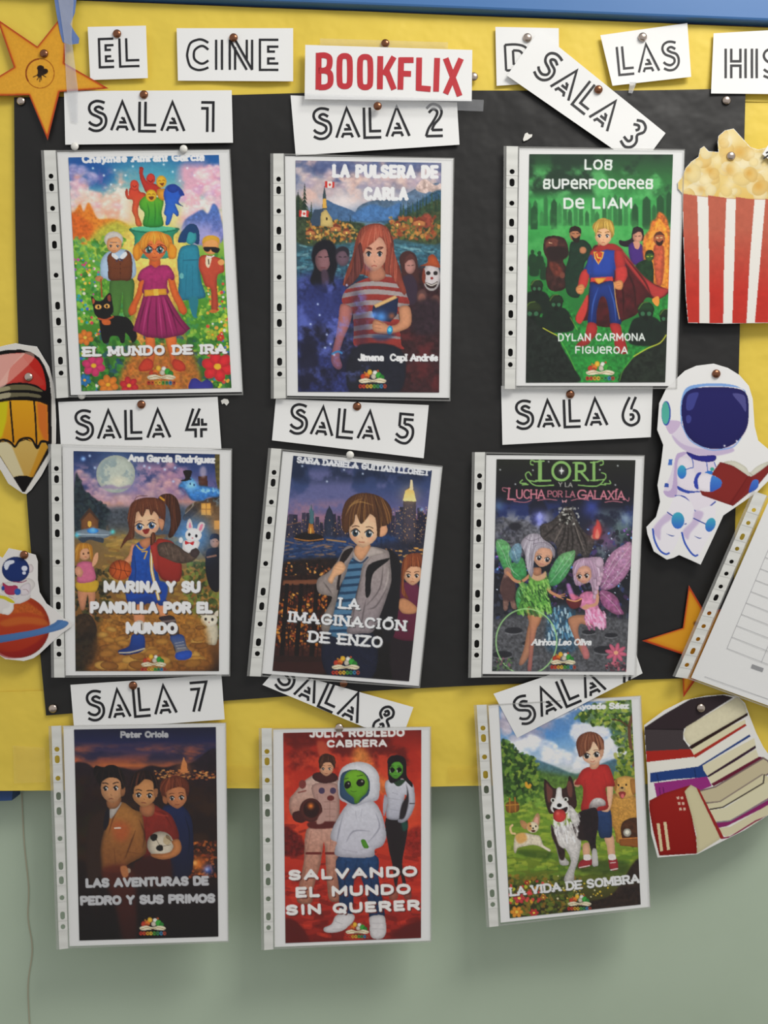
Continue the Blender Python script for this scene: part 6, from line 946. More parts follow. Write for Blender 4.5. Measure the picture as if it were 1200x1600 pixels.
# ---------------------------------------------------------------- the wall and the board
M_wall = mat('green_wall_paint', 'b9c9b3', .55, spec=.35, bump=(9, .25, 6), var=(3, 'afbfa8', .8))
def box(name, x0, y0, z0, x1, y1, z1, m, parent=None, bev=0):
    v = [(x, y, z) for x in (x0, x1) for y in (y0, y1) for z in (z0, z1)]
    f = [(0, 1, 3, 2), (4, 6, 7, 5), (0, 4, 5, 1), (2, 3, 7, 6), (0, 2, 6, 4), (1, 5, 7, 3)]
    o = mesh(name, v, f, m, parent)
    if bev: b = o.modifiers.new('bevel', 'BEVEL'); b.width = bev; b.segments = 2
    return o
BT = .034   # board thickness: its face is y=0, the wall is y=BT
w = box('wall_back', -2.4, BT, 0, 2.4, BT+.15, 3.1, M_wall); w['kind'] = 'structure'
fl = box('floor', -2.4, -3.2, -.1, 2.4, BT+.15, 0, mat('terrazzo_floor', '9a948a', .4, var=(60, '6f6a62', .5))); fl['kind'] = 'structure'
X = lambda px: (px-600)*S
Z = lambda py: CZ+(800-py)*S
V, F = ribbon([bez([(20, 1250), (24, 1330), (31, 1400), (30, 1450), (37, 1500), (30, 1560), (34, 1640)], False, 6)], 2.2, lambda x, y, th: (X(x), BT-.0008+th, Z(y)), th=0)
ck = mesh('wall_crack', V, F, mat('crack_filler', 'aeaa92', .8)); ck['kind'] = 'structure'
board = thing('notice_board', 'large wall-mounted notice board in a blue frame, covered in yellow and black paper', 'notice board')
box('cork_panel', X(-120), .0015, Z(1226), X(1330), BT, Z(0), mat('cork', 'a07848', .9, var=(120, '6a4a2a', .6)), board)
M_blue = mat('blue_frame_lacquer', '4374ae', .45, spec=.4, bump=(14, .05), var=(6, '3f6fa8', .6))
# blue top rail: its lower edge drops from y=-2 px at the left to 42 px at the right
v = []
for (px, py) in ((-160, -12), (1370, 48), (1370, -90), (-160, -150)):
    for d in (-BT, .016): v.append(at(px, py, d)[:1]+(-d,)+at(px, py, 0)[2:])
f = [(1, 3, 5, 7), (0, 6, 4, 2), (0, 2, 3, 1), (2, 4, 5, 3), (4, 6, 7, 5), (6, 0, 1, 7)]
rail = mesh('frame_rail', v, f, M_blue, board); b = rail.modifiers.new('bevel', 'BEVEL'); b.width = .003; b.segments = 2
v = []
for (px, py) in ((-60, 1238), (18, 1237), (17, 1252), (-60, 1256)):
    for d in (-BT, -.004): v.append((X(px), -d, Z(py)))
mesh('frame_corner', v, f, mat('dark_blue_frame', '2c4a7c', .5), board)
# yellow border paper: four strips, each with gentle wrinkles
M_yel = mat('yellow_paper', 'ebcf50', .55, spec=.4, bump=(16, 1.0, 3), var=(5, 'e4c648', .7))
rsY = np.random.RandomState(11)
def paper(name, q, base, m, nu, nv, amp, cell, seed, edge=0., parent=None):
    """wrinkled paper over the quad q (photo px)"""
    rs = np.random.RandomState(seed); n = fbm(nv+1, nu+1, cell, rs, 3); e = np.random.RandomState(seed+1).rand(nv+1, nu+1); V = []; F = []
    for j in range(nv+1):
        for i in range(nu+1):
            u, v = i/nu, j/nv; p = quadpt(q, u, v)
            if edge and (j in (0, nv) or i in (0, nu)): p = p+(fbm_edge[(i+j*3+seed) % len(fbm_edge)]-.5)*edge
            V.append(at(p[0], p[1], (base+amp*max(n[j, i]-.2, 0))/1000))
    for j in range(nv):
        for i in range(nu): a = j*(nu+1)+i; F.append((a, a+nu+1, a+nu+2, a+1))
    return solid(mesh(name, V, F, m, parent, True), .0002)
fbm_edge = fbm(1, 400, 6, np.random.RandomState(2), 3)[0]
def yellow(label, q, base, nu, nv, seed, amp=3.2):
    o = paper('border_paper', q, base, M_yel, nu, nv, amp, 6, seed, 2.0); tag(o, label, 'paper', 'yellow paper borders round the board'); return o
yellow('yellow paper border strip along the left side of the board', [(-110, -6), (75, 1), (90, 1180), (-110, 1180)], 1.0, 14, 60, 3)
yellow('yellow paper border strip down the right side, behind the astronaut and popcorn cut-outs', [(1120, 120), (1330, 110), (1330, 1180), (1110, 1150)], 1.0, 14, 60, 4)
yellow('yellow paper border strip under the blue rail, behind the title cards', [(-110, -8), (1330, 48), (1330, 160), (-110, 150)], 2.6, 100, 12, 5)
# bottom strip wraps round the lower edge of the board
o = paper('border_paper', [(-110, 1085), (1330, 1040), (1330, 1222), (-110, 1237)], 2.4, M_yel, 110, 14, 3.4, 6, 6, 2.4); tag(o, 'yellow paper border strip along the bottom edge of the board', 'paper', 'yellow paper borders round the board')
# black backing paper
M_blk = mat('black_paper', '252423', .42, spec=.35, bump=(13, 1.0, 3), var=(4, '1a1918', .8))
BQ = [(22, 152), (1165, 137), (1143, 1058), (72, 1118)]
def black():
    rs = np.random.RandomState(5); nu, nv = 70, 60; n = fbm(nv+1, nu+1, 12, rs, 3); V = []; F = []
    for j in range(nv+1):
        for i in range(nu+1):
            u, v = i/nu, j/nv; p = quadpt(BQ, u, v)
            p[1] += 4*math.sin(u*9)*(1-v)*.5-(10*math.sin(u*math.pi) if v > .97 else 0); p[0] += (-14*math.sin(v*math.pi) if u < .02 else 0)
            V.append(at(p[0], p[1], (6.2+2.6*(n[j, i]-.3))/1000))
    for j in range(nv):
        for i in range(nu): a = j*(nu+1)+i; F.append((a, a+nu+1, a+nu+2, a+1))
    o = solid(mesh('backing_paper', V, F, M_blk, None, True), .0003); return tag(o, 'large sheet of creased black paper pinned inside the yellow border', 'paper')
black()
B0 = 8.4   # mm, depth where things pinned on the black paper start
# ---------------------------------------------------------------- prints
M_white = mat('white_paper', 'f0f0ee', .6, spec=.3, bump=(30, .04), var=(4, 'eaeae8', .5))
def print_mat(gloss=.45):
    name = 'printed_ink'
    if name in MATS: return MATS[name]
    m = bpy.data.materials.new(name); m.use_nodes = True; nt = m.node_tree; b = nt.nodes['Principled BSDF']; b.inputs['Roughness'].default_value = gloss
    b.inputs['Specular IOR Level'].default_value = .15
    a = nt.nodes.new('ShaderNodeVertexColor'); a.layer_name = 'ink'; nt.links.new(a.outputs['Color'], b.inputs['Base Color']); MATS[name] = m; return m
def ink(me, cv, pts, gain):
    """colour the vertices (photo px) from the painter's canvas"""
    P = np.array(pts); x = (P[:, 0]-cv.x0)*SS; y = (P[:, 1]-cv.y0)*SS
    x = np.clip(x-.5, 0, cv.w-1.001); y = np.clip(y-.5, 0, cv.h-1.001); xi = x.astype(int); yi = y.astype(int); fx = (x-xi)[:, None]; fy = (y-yi)[:, None]
    A = lin(cv.b)
    xj = np.minimum(xi+1, cv.w-1); yj = np.minimum(yi+1, cv.h-1)
    c = (A[yi, xi]*(1-fx)+A[yi, xj]*fx)*(1-fy)+(A[yj, xi]*(1-fx)+A[yj, xj]*fx)*fy
    c = np.clip(c*gain, 0, .92); at_ = me.color_attributes.new('ink', 'FLOAT_COLOR', 'POINT')
    at_.data.foreach_set('color', np.concatenate([c, np.ones((len(c), 1))], 1).astype(np.float32).ravel())
def fastmesh(name, V, F, m, parent):
    me = bpy.data.meshes.new(name); V = np.asarray(V, np.float32); F = np.asarray(F, np.int32)
    me.vertices.add(len(V)); me.vertices.foreach_set('co', V.ravel()); me.loops.add(F.size); me.loops.foreach_set('vertex_index', F.ravel())
    me.polygons.add(len(F)); me.polygons.foreach_set('loop_start', np.arange(len(F), dtype=np.int32)*4); me.polygons.foreach_set('use_smooth', np.ones(len(F), bool))
    me.update(calc_edges=True); return link(name, me, m, parent)
def soften(cv, r=1):
    a = cv.a; cv.b = a+.18*(a*a*(3-2*a)-a)
# clear film and punched strip
def film_mat():
    m = bpy.data.materials.new('clear_film'); m.use_nodes = True; nt = m.node_tree; nt.nodes.clear(); N = nt.nodes.new
    o = N('ShaderNodeOutputMaterial'); t = N('ShaderNodeBsdfTransparent'); t.inputs[0].default_value = (.985, .985, .985, 1)
    g = N('ShaderNodeBsdfGlossy'); g.inputs['Roughness'].default_value = .16; d = N('ShaderNodeBsdfDiffuse'); d.inputs[0].default_value = (.8, .8, .8, 1)
    lw = N('ShaderNodeLayerWeight'); lw.inputs[0].default_value = .5; pw = N('ShaderNodeMath'); pw.operation = 'POWER'; pw.inputs[1].default_value = 4; fr = N('ShaderNodeMath'); fr.operation = 'MULTIPLY_ADD'; fr.inputs[1].default_value = .6; fr.inputs[2].default_value = .012; m1 = N('ShaderNodeMixShader'); m2 = N('ShaderNodeMixShader'); m2.inputs[0].default_value = .012
    tc = N('ShaderNodeTexCoord'); n = N('ShaderNodeTexNoise'); n.inputs['Scale'].default_value = 14; n.inputs['Detail'].default_value = 2; bp = N('ShaderNodeBump'); bp.inputs['Strength'].default_value = .35; bp.inputs['Distance'].default_value = .004
    L = nt.links.new; L(tc.outputs['Object'], n.inputs['Vector']); L(n.outputs['Fac'], bp.inputs['Height']); L(bp.outputs['Normal'], g.inputs['Normal']); L(lw.outputs['Facing'], pw.inputs[0]); L(pw.outputs[0], fr.inputs[0])
    L(t.outputs[0], m2.inputs[1]); L(d.outputs[0], m2.inputs[2]); L(fr.outputs[0], m1.inputs[0]); L(m2.outputs[0], m1.inputs[1]); L(g.outputs[0], m1.inputs[2]); L(m1.outputs[0], o.inputs['Surface']); return m
M_film = film_mat()
M_edge = mat('film_weld', 'b4b4b0', .35, spec=.5); nt = M_edge.node_tree; nt.nodes['Principled BSDF'].inputs['Alpha'].default_value = .42
M_strip = mat('punched_strip_plastic', 'dcdcd6', .4, spec=.5)
nt = M_strip.node_tree; tc = nt.nodes.new('ShaderNodeTexCoord'); wv = nt.nodes.new('ShaderNodeTexWave'); wv.bands_direction = 'Z'; wv.inputs['Scale'].default_value = 22; wv.inputs['Distortion'].default_value = 1.5; bp = nt.nodes.new('ShaderNodeBump'); bp.inputs['Strength'].default_value = .25; bp.inputs['Distance'].default_value = .001
nt.links.new(tc.outputs['Object'], wv.inputs['Vector']); nt.links.new(wv.outputs['Fac'], bp.inputs['Height']); nt.links.new(bp.outputs['Normal'], nt.nodes['Principled BSDF'].inputs['Normal'])
HOLES = [(.105, 0), (.150, 1), (.235, 0), (.315, 1), (.382, 1), (.505, 0), (.628, 1), (.692, 1), (.770, 0), (.850, 1), (.900, 0)]
def strip_mesh(sh, q, off, holes=HOLES, rad=4.2, ln=6.2):
    """punched strip over quad q with real holes (round and long)"""
    q = [np.array(c, float) for c in q]; Wp = (np.linalg.norm(q[1]-q[0])+np.linalg.norm(q[2]-q[3]))/2; Hp = np.linalg.norm(q[3]-q[0]); V = []; F = []
    def add(u, v): p = quadpt(q, u, v); V.append(sh.pos(p[0], p[1], off)); return len(V)-1
    cur = 0.
    for v0, long in holes:
        hh = ((ln if long else rad)+2)/Hp; a, b = v0-hh, v0+hh
        if a > cur+1e-4:
            n = max(1, int((a-cur)/.06)); pr = [add(0, cur), add(1, cur)]
            for i in range(1, n+1): t = cur+(a-cur)*i/n; c2 = [add(0, t), add(1, t)]; F.append((pr[0], c2[0], c2[1], pr[1])); pr = c2
        hw, hv = Wp/2, hh*Hp; r = rad*.92; e = (ln-r) if long else 0; cx = .55
        cor = [math.atan2(s2*hv, s1*hw) for s1 in (-1, 1) for s2 in (-1, 1)]
        an = sorted([k*math.pi/10 for k in range(-10, 10)]+cor); I = []; O = []
        for t in an:
            c, s = math.cos(t), math.sin(t); I.append(add(.5+r*c/Wp, v0+(r*s+(e if s > .01 else -e if s < -.01 else 0))/Hp))
            k = min(hw/max(abs(c), 1e-6), hv/max(abs(s), 1e-6)); O.append(add(.5+k*c/Wp, v0+k*s/Hp))
        for i in range(len(an)): j = (i+1) % len(an); F.append((O[i], O[j], I[j], I[i]))
        cur = b
    pr = [add(0, cur), add(1, cur)]; c2 = [add(0, 1), add(1, 1)]; F.append((pr[0], c2[0], c2[1], pr[1])); return V, F
def frame_strip(sh, q, w, off, sides='tblr'):
    """narrow welded edge just inside quad q"""
    q = [np.array(c, float) for c in q]; V = []; F = []; k = 0
    c0 = sum(q)/4
    def seg(a, b, na, nb):
        n = 12
        for i in range(n+1):
            t = i/n; p = a+(b-a)*t; r = na+(nb-na)*t; V.append(sh.pos(p[0], p[1], off)); V.append(sh.pos(r[0], r[1], off))
        k0 = len(V)-2*(n+1)
        for i in range(n): F.append((k0+2*i, k0+2*i+1, k0+2*i+3, k0+2*i+2))
    inn = []
    for i in range(4):
        a = q[i-1]-q[i]; b = q[(i+1) % 4]-q[i]; inn.append(q[i]+a/np.linalg.norm(a)*w+b/np.linalg.norm(b)*w)
    for i in range(4): seg(q[i], q[(i+1) % 4], inn[i], inn[(i+1) % 4])
    return V, F
def margin(sh, st, w=4.5):
    a, b = np.array(st[0]), np.array(st[3]); o = a-np.array(st[1]); o = o/np.linalg.norm(o)*w; return sh.grid(1, 16, [a+o, a, b, b+o], .0010)
def poster(label, art, crop, zw, A, Sq, strip, film, base, lift=0, side=0, wave=0, top=0, gain=1.2, printname='cover_print', soft=1, holes=HOLES):
    """A: art corners, Sq: sheet corners, strip and film corners, all TL TR BR BL in the zoom frame"""
    z = (crop[2]-crop[0])/zw; cv_ = lambda s: [(crop[0]+x*z, crop[1]+y*z) for x, y in PT(s)]
    A, Sq, st, fm = cv_(A), cv_(Sq), cv_(strip), cv_(film)
    sh = Sheet([st[0], fm[1], fm[2], st[3]], base, lift, side, top, wave)
    t = thing('book_cover_poster', label, 'poster', group='book cover posters in punched pockets')
    V, F = sh.grid(16, 22, Sq); pg = solid(mesh('paper_sheet', V, F, M_white, t, True), .0002)
    if art is not None:
        cv = art(); soften(cv, soft); w = np.linalg.norm(np.subtract(A[1], A[0])); h = np.linalg.norm(np.subtract(A[3], A[0])); nu, nv = int(w*1.06), int(h*1.06)
        # coarse exact depths, bilinear in between, so the print follows the sheet
        u = np.linspace(0, 1, nu+1)[None, :, None]; v = np.linspace(0, 1, nv+1)[:, None, None]; a = [np.array(p) for p in A]
        Pp = ((1-v)*((1-u)*a[0]+u*a[1])+v*((1-u)*a[3]+u*a[2])).reshape(-1, 2)
        gu, gv = 16, 24; G = np.array([[sh.pos(*quadpt(A, i/gu, j/gv), .0006) for i in range(gu+1)] for j in range(gv+1)]); dp = -G[..., 1]
        uu = np.linspace(0, gu, nu+1); vv = np.linspace(0, gv, nv+1); ui = np.minimum(uu.astype(int), gu-1); vi = np.minimum(vv.astype(int), gv-1); fu = (uu-ui)[None, :]; fv = (vv-vi)[:, None]
        d = (dp[np.ix_(vi, ui)]*(1-fu)+dp[np.ix_(vi, ui+1)]*fu)*(1-fv)+(dp[np.ix_(vi+1, ui)]*(1-fu)+dp[np.ix_(vi+1, ui+1)]*fu)*fv; d = d.ravel()
        k = (D-d)/D; V3 = np.stack([(Pp[:, 0]-600)*S*k, -d, CZ+(800-Pp[:, 1])*S*k], 1)
        i = np.arange(nv)[:, None]*(nu+1)+np.arange(nu)[None, :]; F4 = np.stack([i, i+nu+1, i+nu+2, i+1], -1).reshape(-1, 4)
        o = fastmesh(printname, V3, F4, print_mat(), pg); ink(o.data, cv, Pp, gain)
    V, F = sh.grid(16, 22, [st[1], fm[1], fm[2], st[2]], .0017); pk = mesh('plastic_pocket', V, F, M_film, t, True)
    V, F = frame_strip(sh, [st[1], fm[1], fm[2], st[2]], 2.2, .0018); mesh('welded_edge', V, F, M_edge, pk, True)
    V, F = margin(sh, st); mesh('film_margin', V, F, M_edge, pk, True)
    V, F = strip_mesh(sh, st, .0013, holes); solid(mesh('punched_strip', V, F, M_strip, pk), .0003)
    return t, sh
posters = []
def P_(*a, **k): posters.append(poster(*a, **k))
P_('poster of a red-haired girl in a magenta dress with a black cat', art_garden, (60, 220, 400, 630), 1200, '165,92 995,78 1065,1362 238,1380', '103,62 1052,50 1125,1385 178,1402', '30,52 95,52 165,1415 100,1420', '30,52 1058,46 1130,1402 100,1420', B0+2, 3, wave=.5)
P_('poster of a long-haired girl in a striped shirt holding a book', art_bracelet, (400, 220, 740, 630), 1200, '218,108 1022,122 1010,1388 232,1384', '160,84 1088,98 1068,1418 170,1406', '95,70 153,70 165,1420 98,1422', '95,70 1094,94 1072,1436 98,1422', B0+2, 3, wave=-.5)
P_('green poster of a caped boy hero standing before masked soldiers', art_hero, (770, 210, 1100, 620), 1200, '208,112 1024,114 980,1408 188,1410', '150,78 1088,92 1040,1430 130,1428', '78,66 144,68 128,1446 68,1446', '78,66 1092,84 1048,1446 68,1446', B0+6, 3, wave=.4)
P_('poster of a ponytailed girl with a basketball under a full moon', art_village, (60, 680, 380, 1070), 1200, '206,93 1062,112 1058,1382 218,1382', '140,62 1130,88 1118,1402 158,1408', '74,52 134,52 154,1420 92,1420', '74,52 1136,78 1124,1412 92,1420', B0+3.5, 3, wave=.5)
P_('tilted poster of a boy in a grey hoodie before a night skyline', art_city, (380, 680, 700, 1080), 1200, '294,120 1106,206 972,1442 172,1380', '232,94 1166,188 1030,1470 108,1396', '164,76 224,80 104,1414 38,1412', '164,76 1170,180 1036,1482 38,1412', B0+4, 2.5, wave=-.4)
P_('dark poster of two winged fairies, one green and one pink', art_fairies, (720, 690, 1020, 1070), 1200, '224,110 1092,116 1034,1438 196,1434', '158,84 1146,92 1092,1460 134,1452', '88,66 152,66 128,1474 64,1476', '88,66 1150,84 1098,1470 64,1476', B0+7.5, 2.5, wave=.4)
BB = 8.8
P_('dark poster of three boys, one holding a football', art_cousins, (60, 1050, 380, 1500), 1138, '198,320 986,306 1000,1470 228,1492', '138,300 1040,284 1054,1494 172,1524', '72,300 126,298 166,1536 116,1542', '72,300 1044,280 1060,1502 116,1542', BB+3, 10, wave=.8)
P_('red poster of a green alien in a white hoodie between two figures', art_alien, (380, 1040, 700, 1500), 1113, '218,366 968,350 966,1480 230,1508', '162,348 1016,334 1018,1494 170,1530', '100,340 156,340 164,1542 114,1546', '100,340 1022,330 1024,1502 114,1546', BB+3, 10, wave=-.8)
P_('sunny poster of a boy in a red shirt with three dogs', art_dogs, (720, 1030, 1040, 1460), 1191, '222,272 992,236 1046,1426 286,1506', '160,270 1044,214 1100,1440 232,1532', '92,266 150,264 220,1552 166,1558', '92,266 1050,210 1104,1450 166,1558', BB+4, 9, wave=.7)
# ---------------------------------------------------------------- double-line lettering of the word cards
DL = {}
for ln in '''S 108 ~98,8 70,0 40,0 12,16 4,44 20,72 60,90 78,104 76,126 50,140 20,132 4,118|~92,46 66,32 46,36 40,48 60,62 94,76 108,104 102,140 74,166 36,170 2,156
A 140 0,166 66,0 140,166|72,92 84,120 48,120|34,166 44,146 90,146 100,166|72,92 62,100
L 102 0,0 0,170 102,170|36,0 36,134 102,134
E 76 76,0 0,0 0,122 76,122|76,28 34,28 34,48 62,48|62,76 34,76 34,96 76,96
C 86 ~86,12 62,0 40,0 12,14 0,50 0,74 12,108 40,122 66,120 86,112|~86,40 66,26 48,28 30,42 26,62 30,80 48,94 66,96 86,84
I 24 0,0 0,122|24,0 24,122
N 92 0,0 0,122|22,122 22,30|0,0 70,122|22,0 92,122|92,0 92,122|70,0 70,80
D 96 0,122 0,0|~0,0 40,0 74,12 92,40 96,64 88,96 60,120 0,122|30,96 30,28|~30,28 54,32 66,48 66,72 56,90 30,96
H 100 0,0 0,160|28,0 28,68 74,68 74,0|28,160 28,92 74,92 74,160|100,0 100,160
1 74 0,0 74,0 74,170|0,34 38,34 38,170
2 102 ~6,14 40,-10 82,2 98,34 84,70 52,104 36,136|36,136 102,136|~20,38 44,18 66,26 70,46 48,84 16,128 0,170|0,170 102,170
3 80 ~0,10 36,-4 70,10 80,40 60,76 82,110 78,148 44,172 0,160|~0,40 30,28 44,44 34,60|~34,96 48,116 38,136 0,130
4 128 44,0 0,124 56,124 56,170|84,0 40,94 76,94 76,56|98,60 98,94 128,94|128,124 92,124 92,170
5 110 110,0 22,0 22,74|110,30 54,30 54,60|~54,60 86,62 110,84 110,130 80,168 40,170 0,152|~22,74 60,88 78,106 68,132 36,138 4,118
6 104 ~48,0 16,60 0,110 12,152 52,174 94,156 104,120 90,90 66,80|~88,0 62,54 56,76|~44,108 62,108 68,122 60,136 44,138
7 110 0,0 110,0 46,170|0,38 58,38 10,170
8 90 ~34,82 8,56 14,20 46,0 80,14 88,46 66,78 94,110 86,152 46,172 8,154 0,120 22,90|~30,40 46,26 60,40 46,56 30,48|~34,120 50,108 62,124 50,140 34,134
9 90 ~60,172 96,104 96,40 60,0 20,10 0,44 16,84 56,90|~24,172 52,110|~30,40 48,30 60,46 46,60'''.split('\n'):
    a, b, c = ln.split(' ', 2); DL[a] = (float(b), c.split('|'))
M_blackink = mat('black_ink', '17171c', .5)
def lettering(sh, txt, x0, y0, x1, y1, h, parent, H=170., width=4.0, gap=32, m=None, sp=70, name='lettering'):
    """baseline (x0,y0)-(x1,y1), h = letter height in px; one mesh of thin raised ink"""
    adv = 0; pos = []
    for ch in txt:
        if ch == ' ': adv += sp; continue
        pos.append((ch, adv)); adv += DL[ch][0]+gap
    adv -= gap; Ln = math.hypot(x1-x0, y1-y0); ux, uy = (x1-x0)/Ln, (y1-y0)/Ln; nx, ny = uy, -ux; k = Ln/adv
    for ch, X0 in pos:
        paths = []
        hh = {'E': 122, 'C': 122, 'I': 122, 'N': 122, 'D': 122, 'H': 160}.get(ch, 170)
        for st in DL[ch][1]:
            P = PT(st.lstrip('~'))
            if st[0] == '~': P = bez(P, False, 5)
            q = []
            for a, b in P:
                gx = (X0+a)*k; gy = (hh-b)*h/hh; q.append((x0+ux*gx+nx*gy, y0+uy*gx+ny*gy))
            paths.append(q)
        V, F = ribbon(paths, width, lambda x, y, th: sh.pos(x, y, th), th=.00035)
        mesh('letter', V, F, m or M_blackink, parent)
def card(name, label, cat, group, Q, base, text=None, lift=0, side=0, wave=0, top=0, nu=10, nv=6, **k):
    sh = Sheet(Q, base, lift, side, top, wave); V, F = sh.grid(nu, nv)
    t = thing(name, label, cat, group=group); solid(mesh('card_sheet', V, F, M_white, t, True), .0003)
    if text: lettering(sh, *text, t, **k)
    return t, sh
GC = 'SALA number cards above the posters'; GT = 'white word cards of the title line'
Q = lambda s: PT(s)
card('number_card', 'white paper card reading SALA 1 above the girl-and-black-cat poster', 'card', GC, Q('100,142 362,141 364,223 102,226'), B0+1, ('SALA 1', 138, 204, 333, 206, 46), lift=2.0, wave=.8)
card('number_card', 'white paper card reading SALA 2, tucked under the red title card', 'card', GC, Q('454,149 714,160 718,226 462,243'), B0+1, ('SALA 2', 490, 217, 692, 212, 47), lift=2, wave=.6)
card('number_card', 'steeply tilted white paper card reading SALA 3', 'card', GC, Q('842,48 1040,208 1000,262 792,118'), B0+2.4, ('SALA 3', 832, 114, 984, 234, 46), lift=1.5, wave=.6, H=170.)
card('number_card', 'white paper card reading SALA 4 above the moonlit basketball girl poster', 'card', GC, Q('91,628 340,620 346,702 96,712'), B0+1, ('SALA 4', 118, 687, 324, 683, 45), lift=1.5, wave=.6)
card('number_card', 'white paper card reading SALA 5 above the night skyline poster', 'card', GC, Q('431,623 670,633 662,716 425,688'), B0+1, ('SALA 5', 452, 676, 643, 693, 45), lift=1.5, wave=-.6)
card('number_card', 'white paper card reading SALA 6 above the fairies poster', 'card', GC, Q('783,603 1020,604 1017,683 785,695'), B0+1, ('SALA 6', 807, 670, 999, 663, 43), lift=1.5, wave=.5)
card('number_card', 'white paper card reading SALA 7 above the three boys poster', 'card', GC, Q('110,1070 346,1054 351,1124 116,1142'), B0+1, ('SALA 7', 138, 1126, 326, 1110, 45), lift=1.5, wave=.6)
card('number_card', 'tilted white paper card reading SALA 8, sliding down between two posters', 'card', GC, Q('432,1045 646,1105 626,1160 410,1070'), B0+2, ('SALA 8', 428, 1072, 600, 1150, 45), lift=1, wave=.5)
card('number_card', 'tilted white paper card reading SALA 9, lying over the dogs poster', 'card', GC, Q('771,1084 990,1010 1004,1052 808,1153'), 14.6, ('SALA 9', 816, 1134, 990, 1060, 43), side=-.2, wave=.3)
T_ = 6.5
card('word_card', 'white paper card reading EL', 'card', GT, Q('137,42 228,40 231,122 141,125'), T_+1.5, ('EL', 156, 105, 218, 103, 44), lift=1.5, H=122., wave=.4, width=3.5)
card('word_card', 'white paper card reading CINE', 'card', GT, Q('276,44 458,44 458,127 278,126'), T_+.5, ('CINE', 293, 109, 435, 109, 47), lift=1.5, H=122., wave=.6, width=3.5)
card('word_card', 'white paper card with a D, half hidden behind the SALA 3 card', 'card', GT, Q('774,42 873,44 874,128 776,134'), T_, ('D', 791, 110, 830, 108, 40), lift=1.2, H=122., wave=.4, width=3.5)
card('word_card', 'slightly tilted white paper card reading LAS', 'card', GT, Q('938,55 1074,36 1080,120 957,134'), T_+.5, ('LAS', 968, 117, 1062, 108, 44), lift=2.5, side=1.0, wave=.6, width=3.5)
t_, s_ = card('word_card', 'white paper card starting HIS, cut off at the right', 'card', GT, Q('1115,52 1330,40 1330,148 1111,146'), T_+1.5, ('HIS', 1134, 122, 1226, 122, 46), lift=2.2, wave=.6, width=3.7)
# red title card
t, sh = card('title_card', 'white title card with bold red capitals above the SALA 2 card', 'card', None, Q('477,70 738,78 737,158 476,155'), B0+6, None, lift=1.5, wave=.5)
M_red = mat('red_ink', 'c02a34', .5)
def zz(s): return [(440+x*.28333, 40+y*.28333) for x, y in PT(s)]
def oval(cx, cy):
    o_ = [(cx-28, cy-55), (cx-18, cy-80), (cx, cy-85), (cx+18, cy-80), (cx+28, cy-55), (cx+28, cy+55), (cx+18, cy+78), (cx, cy+83), (cx-18, cy+78), (cx-28, cy+55)]
    o_ = bez([(440+x*.28333, 40+y*.28333) for x, y in o_], True, 3); return [o_+[o_[0]]]
for lt in ('205,150 203,353|~205,165 240,164 264,180 262,226 240,246 205,248|~205,248 245,250 268,268 268,318 244,338 205,340', oval(348, 252), oval(461, 257), '545,168 542,351|620,172 563,272|580,250 620,352', '660,176 655,353|650,190 728,190|650,264 714,266', '759,176 756,358|748,344 822,350', '858,178 852,364', '905,180 982,388|990,182 904,376'):
    if isinstance(lt, str): lt = [bez(zz(q[1:]), False, 5) if q[0] == '~' else zz(q) for q in lt.split('|')]
    V, F = ribbon(lt, 9.0, lambda x, y, th: sh.pos(x, y, th), th=.00035); mesh('letter', V, F, M_red, t)
# ---------------------------------------------------------------- printed cut-outs
def inside(poly, P):
    x, y = P[:, 0], P[:, 1]; c = np.zeros(len(P), bool); n = len(poly); j = n-1
    for i in range(n):
        xi, yi = poly[i]; xj, yj = poly[j]
        if yi != yj: c ^= ((yi > y) != (yj > y)) & (x < (xj-xi)*(y-yi)/(yj-yi)+xi)
        j = i
    return c
def cutout(name, label, cat, key, base, tx=0, ty=0, gain=1.0, smooth=1, group=None, printname='picture_print', cm=None):
    crop, zw, pad, out = OUT[key]; z = (crop[2]-crop[0])/zw; out = PT(out) if isinstance(out, str) else out
    ol = [(crop[0]+x*z, crop[1]+y*z) for x, y in out]; t = thing(name, label, cat, group=group)
    o, f = cutpoly('card_shape', ol, base, cm or M_white, tx, ty, .0004, t)
    cv = globals()['art_'+key](); soften(cv, 1); P = np.array(ol); c = P.mean(0); x0, y0 = P.min(0); x1, y1 = P.max(0)
    nx, ny = int((x1-x0)*1.1)+1, int((y1-y0)*1.1)+1; gx, gy = np.meshgrid(np.linspace(x0, x1, nx+1), np.linspace(y0, y1, ny+1)); G = np.stack([gx.ravel(), gy.ravel()], 1)
    q = c+(G-c); ok = inside(ol, G)
    i = (np.arange(ny)[:, None]*(nx+1)+np.arange(nx)[None, :]).ravel(); F4 = np.stack([i, i+nx+1, i+nx+2, i+1], 1); F4 = F4[ok[F4].all(1)]
    used = np.unique(F4); mp = np.full(len(G), -1); mp[used] = np.arange(len(used)); G = G[used]; F4 = mp[F4]
    d = (base+tx*(G[:, 0]-sum(p[0] for p in ol)/len(ol))+ty*(G[:, 1]-sum(p[1] for p in ol)/len(ol)))/1000+.00015; k = (D-d)/D
    V3 = np.stack([(G[:, 0]-600)*S*k, -d, CZ+(800-G[:, 1])*S*k], 1); pr = fastmesh(printname, V3, F4, print_mat(), o); ink(pr.data, cv, G, gain)
    return t, f
cutout('star_cutout', 'large orange paper star with a camera emblem, at the upper left corner', 'star', 'star', 11, ty=.01, group='orange paper stars', cm=mat('orange_card', 'b8482a', .6))
cutout('star_cutout', 'smaller orange paper star half hidden under the tilted document pocket', 'star', 'star2', B0+2, group='orange paper stars', cm=mat('orange_card', 'b8482a', .6))
